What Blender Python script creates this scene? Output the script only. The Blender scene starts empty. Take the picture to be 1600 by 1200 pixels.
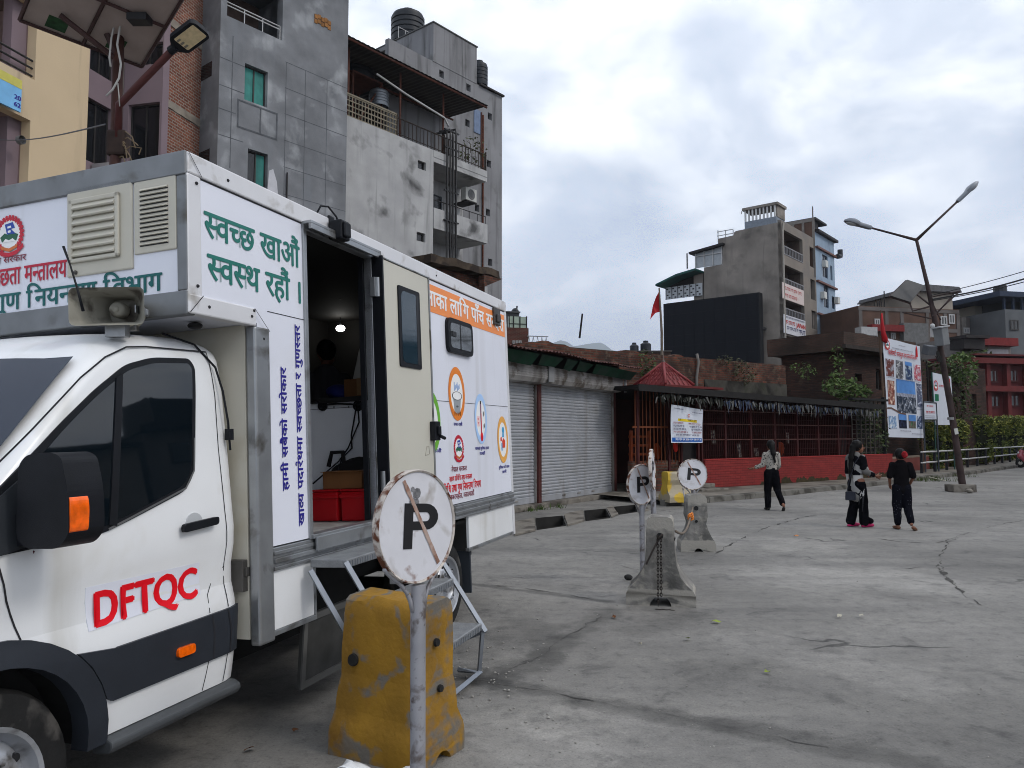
import bpy,bmesh,math,random,re
from math import sin,cos,pi,radians,atan,sqrt
from mathutils import Vector,Matrix,noise as mnoise
from mathutils.geometry import tessellate_polygon
random.seed(7)
SC = bpy.context.scene
COL = SC.collection
SKY_OFF1 = (3.1,1.7,0.0)
SKY_OFF2 = (0.4,5.2,0.0)
SUN_E = 1.45
HAZE = 0.00022
F,CH,HOR = 1200.0,1.7,680.0            # focal length and horizon in photo pixels, eye height
PITCH = atan((HOR - 600) / F)
cam = bpy.data.cameras.new('camera')
cam_ob = bpy.data.objects.new('camera',cam)
COL.objects.link(cam_ob)
cam.sensor_fit = 'HORIZONTAL'
cam.sensor_width = 36.0
cam.lens = 36.0 * F / 1600.0
cam.clip_start = 0.05
cam.clip_end = 20000
cam_ob.location = (0,0,CH)
cam_ob.rotation_euler = (pi / 2 + PITCH,0,0)
SC.camera = cam_ob
SC.cycles.filter_width = 1.0
SC.view_settings.view_transform = 'Standard'
SC.view_settings.look = 'None'
SC.view_settings.gamma = 1.0
SC.view_settings.exposure = EXPOSURE = -0.36
SUN_AZ = radians(112)       # clockwise from +Y
SUN_EL = radians(43)
world = bpy.data.worlds.new('World')
SC.world = world
world.use_nodes = True
nt = world.node_tree
bg = nt.nodes['Background']
bg.inputs['Strength'].default_value = 0.1
def wn(kind,**kw):
 n = nt.nodes.new(kind)
 for k,v in kw.items():
  setattr(n,k,v)
 return n
sky = wn('ShaderNodeTexSky',sky_type='NISHITA',sun_disc=False)
sky.sun_elevation = SUN_EL
sky.sun_rotation = SUN_AZ
sky.dust_density = 3.0
tc = wn('ShaderNodeTexCoord')
sep = wn('ShaderNodeSeparateXYZ')
nt.links.new(tc.outputs['Generated'],sep.inputs[0])
zadd = wn('ShaderNodeMath',operation='MAXIMUM')
zadd.inputs[1].default_value = 0.0
nt.links.new(sep.outputs[2],zadd.inputs[0])
zoff = wn('ShaderNodeMath',operation='ADD')
zoff.inputs[1].default_value = 0.5
nt.links.new(zadd.outputs[0],zoff.inputs[0])
dx = wn('ShaderNodeMath',operation='DIVIDE')
dy = wn('ShaderNodeMath',operation='DIVIDE')
for n_,k in ((dx,0),(dy,1)):
 nt.links.new(sep.outputs[k],n_.inputs[0])
 nt.links.new(zoff.outputs[0],n_.inputs[1])
comb = wn('ShaderNodeCombineXYZ')
nt.links.new(dx.outputs[0],comb.inputs[0])
nt.links.new(dy.outputs[0],comb.inputs[1])
def wnoise(scale,detail,dist,off):
 mp = wn('ShaderNodeMapping')
 mp.inputs['Location'].default_value = off
 nt.links.new(comb.outputs[0],mp.inputs[0])
 n = wn('ShaderNodeTexNoise')
 n.inputs['Scale'].default_value = scale
 n.inputs['Detail'].default_value = detail
 n.inputs['Roughness'].default_value = 0.56
 n.inputs['Distortion'].default_value = dist
 nt.links.new(mp.outputs[0],n.inputs['Vector'])
 return n
def wramp(src,stops):
 r = wn('ShaderNodeValToRGB')
 els = r.color_ramp.elements
 while len(els) < len(stops):
  els.new(0.5)
 for e,(p,c) in zip(els,stops):
  e.position = p
  e.color = (*c,1)
 nt.links.new(src,r.inputs[0])
 return r
def wmix(fac,a,b,blend='MIX'):
 m = wn('ShaderNodeMix',data_type='RGBA',blend_type=blend)
 m.clamp_result = False
 for sock,v in ((m.inputs[0],fac),(m.inputs[6],a),(m.inputs[7],b)):
  if hasattr(v,'is_output'):
   nt.links.new(v,sock)
  elif isinstance(v,(int,float)):
   sock.default_value = v
  else:
   sock.default_value = (*v,1)
 return m.outputs[2]
n1 = wnoise(3.3,12,0.3,SKY_OFF1)
n2 = wnoise(1.1,5,0.1,SKY_OFF2)
body = wramp(n1.outputs['Fac'],[(0.36,(0.60,0.67,0.79)),(0.46,(0.72,0.78,0.88)),(0.52,(0.90,0.94,1.0)),(0.60,(1.18,1.19,1.20)),(0.70,(1.30,1.30,1.29))])
shade = wramp(n2.outputs['Fac'],[(0.40,(0.62,0.67,0.74)),(0.49,(0.88,0.91,0.95)),(0.58,(1.08,1.08,1.08))])
cl = wmix(1.0,body.outputs[0],shade.outputs[0],'MULTIPLY')
hz = wramp(zadd.outputs[0],[(0.0,(.8,.8,.8)),(0.16,(0.35,0.35,0.35)),(0.38,(0,0,0))])
cl = wmix(hz.outputs[0],cl,(0.62,0.72,0.90))
dotn = wn('ShaderNodeVectorMath',operation='DOT_PRODUCT')
nt.links.new(tc.outputs['Generated'],dotn.inputs[0])
dotn.inputs[1].default_value = (sin(SUN_AZ) * cos(SUN_EL),cos(SUN_AZ) * cos(SUN_EL),sin(SUN_EL))
glow = wramp(dotn.outputs['Value'],[(0.0,(18.4,18.3,18.1)),(0.55,(18.6,18.4,18.1)),(1.0,(23,22,21))])
cl10 = wmix(1.0,cl,glow.outputs[0],'MULTIPLY')
fin = wmix(0.9,sky.outputs[0],cl10)
nt.links.new(fin,bg.inputs['Color'])
sun = bpy.data.lights.new('sun','SUN')
sun.energy = SUN_E
sun.angle = radians(14)
sun.color = (1.0,0.955,0.89)
sun_ob = bpy.data.objects.new('sun',sun)
COL.objects.link(sun_ob)
sd = Vector((sin(SUN_AZ) * cos(SUN_EL),cos(SUN_AZ) * cos(SUN_EL),sin(SUN_EL)))
sun_ob.rotation_euler = (-sd).to_track_quat('-Z','Y').to_euler()
sun_ob.location = sd * 60
_cp,_sp = cos(PITCH),sin(PITCH)
def ray(u,v):
 x = (u - 800) / F
 up = (600 - v) / F
 return Vector((x,_cp - up * _sp,_sp + up * _cp))
EYE = Vector((0,0,CH))
def gnd(u,v,z=0.0):
 d = ray(u,v)
 return EYE + d * ((z - CH) / d.z)
def at(u,v,y):
 d = ray(u,v)
 return EYE + d * (y / d.y)
MATS = {}
def lin(c):
 return tuple((x / 12.92 if x <= 0.04045 else ((x + 0.055) / 1.055) ** 2.4) for x in c)
def M(name,col,rough=0.6,metal=0.0,var=0.12,scale=4.0,col2=None,amt=0.5,scale2=1.2,sharp=0.12,
 bump=0.0,bscale=40.0,streak=None,streak_amt=0.5,col3=None,amt3=0.4,scale3=6.0,coat=0.0,emit=0.0,
 brick=None,spec=0.3,trans=0.0,edge=None,edge_t=.575,soft3=0.16):
 """procedural principled material: base colour broken up by noise, patches of col2 and col3, vertical streaks, bump"""
 if name in MATS:
  return MATS[name]
 m = bpy.data.materials.new(name)
 MATS[name] = m
 m.use_nodes = True
 t = m.node_tree
 N,L = t.nodes,t.links
 b = N['Principled BSDF']
 b.inputs['Roughness'].default_value = rough
 b.inputs['Metallic'].default_value = metal
 b.inputs['Specular IOR Level'].default_value = spec
 b.inputs['Coat Weight'].default_value = coat
 b.inputs['Coat Roughness'].default_value = 0.12
 if trans:
  b.inputs['Transmission Weight'].default_value = trans
 co = N.new('ShaderNodeTexCoord')
 src = co.outputs['Object']
 def noise(s,detail=6,sc=None,dist=0.0):
  n = N.new('ShaderNodeTexNoise')
  n.inputs['Scale'].default_value = s
  n.inputs['Detail'].default_value = detail
  n.inputs['Distortion'].default_value = dist
  if sc:
   mp = N.new('ShaderNodeMapping')
   mp.inputs['Scale'].default_value = sc
   L.new(src,mp.inputs[0])
   L.new(mp.outputs[0],n.inputs['Vector'])
  else:
   L.new(src,n.inputs['Vector'])
  return n.outputs['Fac']
 def mix(fac,a,bb,blend='MIX'):
  x = N.new('ShaderNodeMix')
  x.data_type = 'RGBA'
  x.blend_type = blend
  for sock,v in ((x.inputs[0],fac),(x.inputs[6],a),(x.inputs[7],bb)):
   if hasattr(v,'is_output'):
    L.new(v,sock)
   elif isinstance(v,(int,float)):
    sock.default_value = v
   else:
    sock.default_value = (*v,1)
  return x.outputs[2]
 def thr(fac,lo,hi,top=1.0):
  r = N.new('ShaderNodeMapRange')
  r.inputs['From Min'].default_value = lo
  r.inputs['From Max'].default_value = hi
  r.inputs['To Max'].default_value = top
  L.new(fac,r.inputs['Value'])
  return r.outputs['Result']
 h = None
 if brick:
  br = N.new('ShaderNodeTexBrick')
  uv = N.new('ShaderNodeUVMap')
  uv.uv_map = 'uv'
  L.new(uv.outputs[0],br.inputs['Vector'])
  br.inputs['Scale'].default_value = 1.0
  br.inputs['Brick Width'].default_value = brick[0]
  br.inputs['Row Height'].default_value = brick[1]
  br.inputs['Mortar Size'].default_value = brick[2]
  br.inputs['Mortar Smooth'].default_value = 0.3
  br.inputs['Bias'].default_value = -0.1
  br.inputs['Color1'].default_value = (*col,1)
  br.inputs['Color2'].default_value = (*brick[3],1)
  br.inputs['Mortar'].default_value = (*brick[4],1)
  c = br.outputs['Color']
  h = br.outputs['Fac']
 else:
  c = col
 if var:
  f = noise(scale)
  lo = tuple(max(0,x * (1 - var)) for x in (1,1,1))
  hi = tuple(x * (1 + var) for x in (1,1,1))
  c = mix(1.0,c,mix(thr(f,0.3,0.7),lo,hi),'MULTIPLY')
 if col2:
  f = noise(scale2,8,dist=0.4)
  c = mix(thr(f,0.62 - amt * 0.3,0.62 - amt * 0.3 + sharp),c,col2)
 if col3:
  f = noise(scale3,8,dist=0.2)
  c = mix(thr(f,0.66 - amt3 * 0.3,0.66 - amt3 * 0.3 + soft3),c,col3)
 if streak:
  f = noise(1.0,7,(2.3,2.3,0.17),.6)
  c = mix(thr(f,0.62 - streak_amt * 0.3,0.82 - streak_amt * 0.3,0.85),c,streak)
 if edge:
  ge = N.new('ShaderNodeNewGeometry')
  ad = N.new('ShaderNodeMath')
  ad.operation = 'ADD'
  L.new(ge.outputs['Pointiness'],ad.inputs[0])
  nm = N.new('ShaderNodeMath')
  nm.operation = 'MULTIPLY_ADD'
  L.new(noise(14,6),nm.inputs[0])
  nm.inputs[1].default_value = .16
  nm.inputs[2].default_value = -.08
  L.new(nm.outputs[0],ad.inputs[1])
  c = mix(thr(ad.outputs[0],edge_t,edge_t + .055),c,edge)
 if hasattr(c,'is_output'):
  L.new(c,b.inputs['Base Color'])
 else:
  b.inputs['Base Color'].default_value = (*c,1)
 if bump:
  bp = N.new('ShaderNodeBump')
  bp.inputs['Strength'].default_value = bump
  bp.inputs['Distance'].default_value = 0.01
  if h is not None:
   bp.invert = True
   L.new(h,bp.inputs['Height'])
  else:
   L.new(noise(bscale,6),bp.inputs['Height'])
  L.new(bp.outputs[0],b.inputs['Normal'])
 if emit:
  b.inputs['Emission Color'].default_value = (*col,1)
  b.inputs['Emission Strength'].default_value = emit
 return m
class MB:
 """collects shapes; build() links them as ONE mesh object with box-projected metre UVs"""
 def __init__(self):
  self.bm = bmesh.new()
 def _v(self,pts,mat=None):
  return [self.bm.verts.new((mat @ Vector(p)) if mat else Vector(p)) for p in pts]
 def quad(self,*pts):
  self.bm.faces.new(self._v(pts))
  return self
 def box(self,x0,x1,y0,y1,z0,z1,mat=None):
  if x0 > x1: x0,x1 = x1,x0
  if y0 > y1: y0,y1 = y1,y0
  if z0 > z1: z0,z1 = z1,z0
  v = self._v([(x0,y0,z0),(x1,y0,z0),(x1,y1,z0),(x0,y1,z0),
     (x0,y0,z1),(x1,y0,z1),(x1,y1,z1),(x0,y1,z1)],mat)
  for f in ((3,2,1,0),(4,5,6,7),(0,1,5,4),(1,2,6,5),(2,3,7,6),(3,0,4,7)):
   self.bm.faces.new([v[i] for i in f])
  return self
 def cyl(self,p0,p1,r0,r1=None,n=12,caps=True):
  r1 = r0 if r1 is None else r1
  p0,p1 = Vector(p0),Vector(p1)
  d = (p1 - p0)
  if d.length < 1e-6:
   return self
  q = d.normalized().to_track_quat('Z','Y')
  a,b = [],[]
  for i in range(n):
   o = q @ Vector((cos(2 * pi * i / n),sin(2 * pi * i / n),0))
   a.append(self.bm.verts.new(p0 + o * r0))
   b.append(self.bm.verts.new(p1 + o * r1))
  for i in range(n):
   self.bm.faces.new((a[i],a[(i + 1) % n],b[(i + 1) % n],b[i]))
  if caps:
   self.bm.faces.new(a[::-1])
   self.bm.faces.new(b)
  return self
 def tube(self,pts,r,n=8,caps=True,closed=False):
  pts = [Vector(p) for p in pts]
  rs = r if isinstance(r,(list,tuple)) else [r] * len(pts)
  rings = []
  q = None
  for i,p in enumerate(pts):
   if closed:
    d = pts[(i + 1) % len(pts)] - pts[i - 1]
   else:
    d = pts[min(i + 1,len(pts) - 1)] - pts[max(i - 1,0)]
   d = d.normalized() if d.length > 1e-9 else Vector((0,0,1))
   if q is None:
    q = d.to_track_quat('Z','Y')
   else:
    q = (q @ Vector((0,0,1))).rotation_difference(d) @ q
   rings.append([self.bm.verts.new(p + q @ Vector((cos(2 * pi * k / n) * rs[i],sin(2 * pi * k / n) * rs[i],0))) for k in range(n)])
  m = len(rings)
  for i in range(m if closed else m - 1):
   A,B = rings[i],rings[(i + 1) % m]
   for k in range(n):
    self.bm.faces.new((A[k],A[(k + 1) % n],B[(k + 1) % n],B[k]))
  if caps and not closed:
   self.bm.faces.new(rings[0][::-1])
   self.bm.faces.new(rings[-1])
  return self
 def prism(self,poly,frame,d0,d1):
  """2-D polygon extruded: frame = (origin, xaxis, yaxis); from d0 to d1 along x cross y"""
  o,x,y = (Vector(k) for k in frame)
  z = x.cross(y)
  a = [self.bm.verts.new(o + x * p[0] + y * p[1] + z * d0) for p in poly]
  b = [self.bm.verts.new(o + x * p[0] + y * p[1] + z * d1) for p in poly]
  tr = tessellate_polygon([[Vector((p[0],p[1],0)) for p in poly]])
  area = sum(poly[i - 1][0] * poly[i][1] - poly[i][0] * poly[i - 1][1] for i in range(len(poly)))
  if len(poly) <= 4:
   self.bm.faces.new(b if area > 0 else b[::-1])
   self.bm.faces.new(a[::-1] if area > 0 else a)
  else:
   for t in tr:
    for vs in (a,b):
     try:
      self.bm.faces.new([vs[i] for i in t])
     except ValueError:
      pass
  n = len(poly)
  for i in range(n):
   self.bm.faces.new((a[i],a[(i + 1) % n],b[(i + 1) % n],b[i]))
  return self
 def lathe(self,prof,origin=(0,0,0),axis=(0,0,1),n=24,arc=2 * pi):
  o,ax = Vector(origin),Vector(axis).normalized()
  q = ax.to_track_quat('Z','Y')
  full = abs(arc - 2 * pi) < 1e-6
  m = n if full else n + 1
  rings = []
  for r,z in prof:
   rings.append([self.bm.verts.new(o + q @ Vector((r * cos(arc * k / n),r * sin(arc * k / n),z))) for k in range(m)])
  for i in range(len(rings) - 1):
   for k in range(n):
    k2 = (k + 1) % m
    self.bm.faces.new((rings[i][k],rings[i][k2],rings[i + 1][k2],rings[i + 1][k]))
  return self
 def ball(self,c,r,n=12,sc=(1,1,1),rot=None):
  m = Matrix.Translation(Vector(c))
  if rot is not None:
   m = m @ rot.to_matrix().to_4x4()
  m = m @ Matrix.Diagonal((r * sc[0],r * sc[1],r * sc[2],1))
  bmesh.ops.create_uvsphere(self.bm,u_segments=n,v_segments=max(6,n * 2 // 3),radius=1,matrix=m)
  return self
 def ring(self,c,xa,ya,r0,r1,n=32,d=0.0):
  c,xa,ya = Vector(c),Vector(xa),Vector(ya)
  a = [self.bm.verts.new(c + xa * cos(2 * pi * k / n) * r0 + ya * sin(2 * pi * k / n) * r0) for k in range(n)]
  b = [self.bm.verts.new(c + xa * cos(2 * pi * k / n) * r1 + ya * sin(2 * pi * k / n) * r1) for k in range(n)]
  for k in range(n):
   self.bm.faces.new((a[k],b[k],b[(k + 1) % n],a[(k + 1) % n]))
  return self
 def jitter(self,amp,scale=3.0,seed=0.0):
  for v in self.bm.verts:
   p = v.co * scale + Vector((seed,seed * 1.7,-seed))
   v.co += Vector(mnoise.noise_vector(p)) * amp
  return self
 def cut(self,step,axes=(0,1,2)):
  """slice into a grid so that jitter can shape large faces"""
  for ax in axes:
   lo = min(v.co[ax] for v in self.bm.verts)
   hi = max(v.co[ax] for v in self.bm.verts)
   k = 1
   while lo + k * step < hi - 1e-4:
    co = [0,0,0]; no = [0,0,0]
    co[ax] = lo + k * step; no[ax] = 1
    bmesh.ops.bisect_plane(self.bm,geom=self.bm.verts[:] + self.bm.edges[:] + self.bm.faces[:],plane_co=co,plane_no=no)
    k += 1
  return self
 def mesh(self,name,mat=None,smooth=False,recalc=True):
  bm = self.bm
  if recalc:
   bmesh.ops.recalc_face_normals(bm,faces=bm.faces[:])
  uv = bm.loops.layers.uv.new('uv')
  for f in bm.faces:
   n = f.normal
   ax = max(range(3),key=lambda i: abs(n[i]))
   for l in f.loops:
    c = l.vert.co
    l[uv].uv = ((c.y,c.z),(c.x,c.z),(c.x,c.y))[ax]
   f.smooth = smooth
  me = bpy.data.meshes.new(name)
  bm.to_mesh(me)
  bm.free()
  for m_ in (mat if isinstance(mat,(list,tuple)) else [mat]):
   if m_:
    me.materials.append(m_)
  return me
 def build(self,name,mat=None,parent=None,bevel=0.0,smooth=False,auto=False,seg=2,matrix=None,recalc=True):
  me = self.mesh(name,mat,smooth or auto,recalc)
  o = bpy.data.objects.new(name,me)
  COL.objects.link(o)
  if parent is not None:
   o.parent = parent
  if matrix is not None:
   o.matrix_local = matrix
  if auto:
   sharp_edges(me,35)
  if bevel:
   md = o.modifiers.new('bevel','BEVEL')
   md.width = bevel
   md.segments = seg
   md.limit_method = 'ANGLE'
   md.angle_limit = radians(35)
   md.use_clamp_overlap = True
  return o
def sharp_edges(me,deg):
 bm = bmesh.new()
 bm.from_mesh(me)
 a = radians(deg)
 for e in bm.edges:
  if len(e.link_faces) == 2 and e.calc_face_angle(0) > a:
   e.smooth = False
 bm.to_mesh(me)
 bm.free()
def tag(o,label=None,cat=None,group=None,kind=None):
 if label: o['label'] = label
 if cat: o['category'] = cat
 if group: o['group'] = group
 if kind: o['kind'] = kind
 return o
def thing(name,label,cat,loc=(0,0,0),rz=0.0,group=None,matrix=None):
 o = bpy.data.objects.new(name,None)
 o.empty_display_size = 0.2
 COL.objects.link(o)
 if matrix is not None:
  o.matrix_world = matrix
 else:
  o.location = loc
  o.rotation_euler = (0,0,rz)
 return tag(o,label,cat,group)
def copy_tree(o,parent=None):
 c = o.copy()
 COL.objects.link(c)
 if parent is not None:
  c.parent = parent
 for ch in list(o.children):
  copy_tree(ch,c)
 return c
def frame_mat(o,phi):
 """local x along a wall running at angle phi right of the view axis, local y into the building, z up"""
 d = Vector((sin(phi),cos(phi),0))
 n = Vector((-cos(phi),sin(phi),0))
 return Matrix(((d.x,n.x,0,o[0]),(d.y,n.y,0,o[1]),(d.z,n.z,1,o[2] if len(o) > 2 else 0),(0,0,0,1)))
class Wall:
 """a facade frame: matrix plus pixel -> (s, z) on a plane at depth y behind the face"""
 def __init__(self,o,phi):
  self.o = Vector((o[0],o[1],0))
  self.m = frame_mat(self.o,phi)
  self.inv = self.m.inverted()
 def px(self,u,v,y=0.0):
  e = self.inv @ EYE
  d = self.inv.to_3x3() @ ray(u,v)
  t = (y - e.y) / d.y
  p = e + d * t
  return p.x,p.z
 def s(self,u,y=0.0):
  return self.px(u,600,y)[0]
 def z(self,u,v,y=0.0):
  return self.px(u,v,y)[1]
def round_poly(pts,r,n=4):
 out = []
 m = len(pts)
 for i in range(m):
  p,a,b = Vector(pts[i]),Vector(pts[i - 1]),Vector(pts[(i + 1) % m])
  d0,d1 = (a - p),(b - p)
  rr = min(r if not isinstance(r,(list,tuple)) else r[i],d0.length * .45,d1.length * .45)
  if rr <= 1e-6:
   out.append((p.x,p.y)); continue
  s,e = p + d0.normalized() * rr,p + d1.normalized() * rr
  for k in range(n + 1):
   t = k / n
   q = s * (1 - t) ** 2 + p * 2 * t * (1 - t) + e * t * t
   out.append((q.x,q.y))
 return out
def rect(x0,x1,y0,y1):
 return [(x0,y0),(x1,y0),(x1,y1),(x0,y1)]
_glyph = {}
def _font_mesh(s):
 cu = bpy.data.curves.new('t','FONT')
 cu.body = s
 cu.size = 1.0
 cu.resolution_u = 3
 ob = bpy.data.objects.new('t',cu)
 COL.objects.link(ob)
 dg = bpy.context.evaluated_depsgraph_get()
 me = bpy.data.meshes.new_from_object(ob.evaluated_get(dg))
 bm = bmesh.new()
 bm.from_mesh(me)
 bpy.data.objects.remove(ob)
 bpy.data.curves.remove(cu)
 bpy.data.meshes.remove(me)
 return bm
def _maxx(bm):
 return max((v.co.x for v in bm.verts),default=0)
def glyph(ch,half=False):
 """(verts, faces, advance) of one character; half = Devanagari half form (stem cut away)"""
 k = (ch,half)
 if k in _glyph:
  return _glyph[k]
 bm = _font_mesh(ch + '|')
 b2 = _font_mesh('|')
 adv = _maxx(bm) - _maxx(b2)
 bm.free(); b2.free()
 bm = _font_mesh(ch)
 if half:
  xm = _maxx(bm)
  bmesh.ops.bisect_plane(bm,geom=bm.verts[:] + bm.edges[:] + bm.faces[:],plane_co=(xm - 0.175,0,0),plane_no=(1,0,0),clear_outer=True)
  adv -= 0.17
 bm.verts.index_update()
 r = ([v.co.copy() for v in bm.verts],[[v.index for v in f.verts] for f in bm.faces],adv)
 bm.free()
 _glyph[k] = r
 return r
def layout(s):
 """markup: x~ half form, ` ra-stroke under the letter before, ^ reph over the letter before, < step back"""
 s = re.sub('((?:[\u0915-\u0939]~)*[\u0915-\u0939]`?)\u093f','\u093f\\1',s)     # short i is drawn before its letter
 out = []
 x = 0.0
 i = 0
 while i < len(s):
  c = s[i]
  if c == '<':
   x -= 0.14
  elif c == ' ':
   x += 0.3
  elif c == '`':
   out.append(([Vector((x - .22,.13,0)),Vector((x - .15,.19,0)),Vector((x - .38,-.02,0)),Vector((x - .44,.03,0))],[[0,1,2,3]],0.0))
  elif c == '^':
   p = [(-.30,.80),(-.26,.88),(-.19,.92),(-.12,.89),(-.08,.82),(-.08,.72),(-.13,.72),(-.14,.80),(-.18,.84),(-.23,.82),(-.24,.78)]
   out.append(([Vector((x + a,b,0)) for a,b in p],[list(range(len(p)))],0.0))
  else:
   half = i + 1 < len(s) and s[i + 1] == '~'
   v,f,adv = glyph(c,half)
   out.append((v,f,x))
   x += adv - (.13 if c == '\u093f' else 0)
   if half:
    i += 1
  i += 1
 return out,x
def text(name,s,mat,parent,frame,box,bold=0.0,align='fit',proud=0.0025):
 """lettering as a thin mesh laid on a plane; box = (x0, x1, y0, y1) in the frame, y of the base line and cap / head line"""
 o,xa,ya = (Vector(k) for k in frame)
 za = xa.cross(ya)
 parts,w = layout(s)
 x0,x1,y0,y1 = box
 cap = 0.62 if any(ord(c) > 0x900 for c in s) else 0.70
 sy = (y1 - y0) / cap
 xs = [v.x + off for vs,fs,off in parts for v in vs]
 if not xs:
  return None
 lo,hi = min(xs),max(xs)
 sx = (x1 - x0) / (hi - lo)
 if align == 'left':
  sx = sy
 elif align == 'right':
  sx = sy
  x0 = x1 - (hi - lo) * sx
 bm = bmesh.new()
 offs = [(0,0)] if not bold else [(-bold,0),(bold,0),(0,bold * .6),(0,-bold * .6)]
 for gi,(vs,fs,off) in enumerate(parts):
  for bi,(bx,by) in enumerate(offs):
   d = proud + (gi % 3) * 0.0001 + bi * 0.0003
   nv = [bm.verts.new(o + xa * (x0 + (v.x + off - lo + bx) * sx) + ya * (y0 + (v.y + by) * sy) + za * d) for v in vs]
   for f in fs:
    try:
     bm.faces.new([nv[i] for i in f])
    except ValueError:
     pass
 me = bpy.data.meshes.new(name)
 bm.normal_update()
 flip = [f for f in bm.faces if f.normal.dot(za) < 0]
 if flip:
  bmesh.ops.reverse_faces(bm,faces=flip)
 bm.to_mesh(me)
 bm.free()
 me.materials.append(mat)
 ob = bpy.data.objects.new(name,me)
 COL.objects.link(ob)
 ob.parent = parent
 return ob
def smear(name,mat,parent,frame,x0,x1,y,h,seed=0,proud=0.003):
 """a line of writing too small to read in the photograph: little strokes under a head line"""
 o,xa,ya = (Vector(k) for k in frame)
 rnd = random.Random(seed)
 b = MB()
 x = x0
 za = xa.cross(ya)
 def q(a0,a1,b0,b1):
  b.quad(*[o + xa * p + ya * r + za * proud for p,r in ((a0,b0),(a1,b0),(a1,b1),(a0,b1))])
 while x < x1 - h * .5:
  w = min(rnd.uniform(1.2,3.2) * h,x1 - x)
  q(x,x + w,y + h * .82,y + h)
  k = x + h * .1
  while k < x + w - h * .15:
   q(k,k + h * .17,y + rnd.choice((0,0,.2)) * h,y + h * .80)
   if rnd.random() < .6:
    q(k + h * .18,k + h * .5,y + h * (j := rnd.choice((.15,.35,.5))),y + h * (j + .18))
   k += h * rnd.uniform(.45,.7)
  x += w + h * .45
 return b.build(name,mat,parent)
# ================================================================== the laboratory truck
white_paint = M('white_paint',lin((.88,.885,.89)),.30,var=.05,scale=1.5,streak=lin((.72,.71,.68)),streak_amt=.02,col2=lin((.80,.79,.76)),amt=.12,scale2=2.2,sharp=.3,coat=.35)
panel_white = M('panel_white',lin((.86,.87,.91)),.38,var=.04,scale=1.2,streak=lin((.74,.74,.75)),streak_amt=.02,col2=lin((.78,.78,.77)),amt=.10,scale2=1.6,sharp=.4,coat=.2)
alu = M('aluminium',lin((.62,.63,.64)),.38,.75,var=.12,scale=6,col2=lin((.40,.39,.37)),amt=.25,scale2=4)
trim_white = M('trim_white',lin((.83,.83,.84)),.36,.15,var=.05,scale=3,col2=lin((.62,.60,.57)),amt=.18,scale2=3.5)
cream = M('cream_panel',lin((.74,.725,.675)),.45,var=.05,scale=2,col2=lin((.66,.62,.53)),amt=.2,scale2=2.6,sharp=.3)
door_cream = M('door_cream',lin((.76,.75,.705)),.42,var=.03,scale=1.4,col2=lin((.72,.70,.63)),amt=.12,scale2=2,sharp=.4)
black_plastic = M('black_plastic',(.007,.008,.011),.5,var=.2,scale=8,bump=.12,bscale=220,spec=.2)
grey_clad = M('grey_cladding',(.022,.026,.034),.5,var=.15,scale=5,bump=.1,bscale=260,spec=.25)
rubber = M('tyre_rubber',(.011,.011,.011),.8,var=.3,scale=10,col2=(.07,.065,.06),amt=.25,scale2=6,bump=.3,bscale=60)
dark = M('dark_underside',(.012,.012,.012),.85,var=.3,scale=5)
void = M('interior_dark',(.010,.009,.008),.8,var=.2,scale=3)  # near black; puts the shade of interiors and canopies into the colour
glass = M('dark_glass',(.003,.006,.009),.03,var=0,spec=.75)
rim_m = M('steel_rim',lin((.72,.73,.75)),.35,.6,var=.1,scale=9,col2=lin((.38,.37,.36)),amt=.3,scale2=7)
amber = M('amber_lens',lin((.93,.38,.03)),.18,var=.25,scale=30,coat=.6)
red_vinyl = M('red_vinyl',lin((.85,.07,.13)),.4,var=.03)
green_vinyl = M('green_vinyl',lin((.13,.44,.40)),.4,var=.03)
dgreen_vinyl = M('deep_green_vinyl',lin((.02,.36,.36)),.4,var=.03)
navy_vinyl = M('navy_vinyl',lin((.16,.14,.52)),.4,var=.03)
crim_vinyl = M('crimson_vinyl',lin((.72,.10,.22)),.4,var=.03)
maroon_vinyl = M('maroon_vinyl',lin((.50,.13,.22)),.4,var=.03)
orange_vinyl = M('orange_vinyl',lin((.93,.55,.28)),.4,var=.04)
white_vinyl = M('white_vinyl',lin((.93,.93,.93)),.4,var=.02)
blue_vinyl = M('pale_blue_vinyl',lin((.66,.79,.95)),.4,var=.03)
ochre_vinyl = M('ochre_vinyl',lin((.90,.66,.32)),.4,var=.03)
lime_vinyl = M('lime_vinyl',lin((.42,.68,.22)),.4,var=.03)
grey_vinyl = M('grey_vinyl',lin((.58,.60,.62)),.4,var=.03)
ink = M('black_ink',(.015,.015,.017),.45,var=.1)
seam_m = M('seam_line',(.02,.02,.024),.7,var=0)
A_ = Vector((0.32261793,0.94650815,0.00632376))
B_ = Vector((0.94554333,-0.32257954,0.04347707))
C_ = Vector((-0.04319132,0.00804709,0.99903441))
O_ = Vector((-1.50768197,3.7559543,-0.00822089))
TM = Matrix(((-A_.x,B_.x,C_.x,O_.x),(-A_.y,B_.y,C_.y,O_.y),(-A_.z,B_.z,C_.z,O_.z),(0,0,0,1)))
truck = thing('laboratory_truck','white food laboratory truck with open side door and loudspeaker over the cab','truck',matrix=TM)
def P(a,b,c):                      # a rearward from the box front, b outward from its left side, c up
 return Vector((-a,b,c))
SIDE = (P(0,0,0),P(1,0,0),P(0,0,1))       # x = a, y = c, outward = +b
FRONT = (P(0,0,0),P(0,1,0),P(0,0,1))      # x = b, y = c, outward = forward
def sbox(m,a0,a1,b0,b1,c0,c1):
 m.box(-a1,-a0,b0,b1,c0,c1)
 return m
BW = 2.15
L_,HT,H1,AI = 4.85,3.14,2.315,0.52
D0,D1,DB,DT = 1.03,1.85,1.08,3.0
m = MB()
t_ = .045
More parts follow.
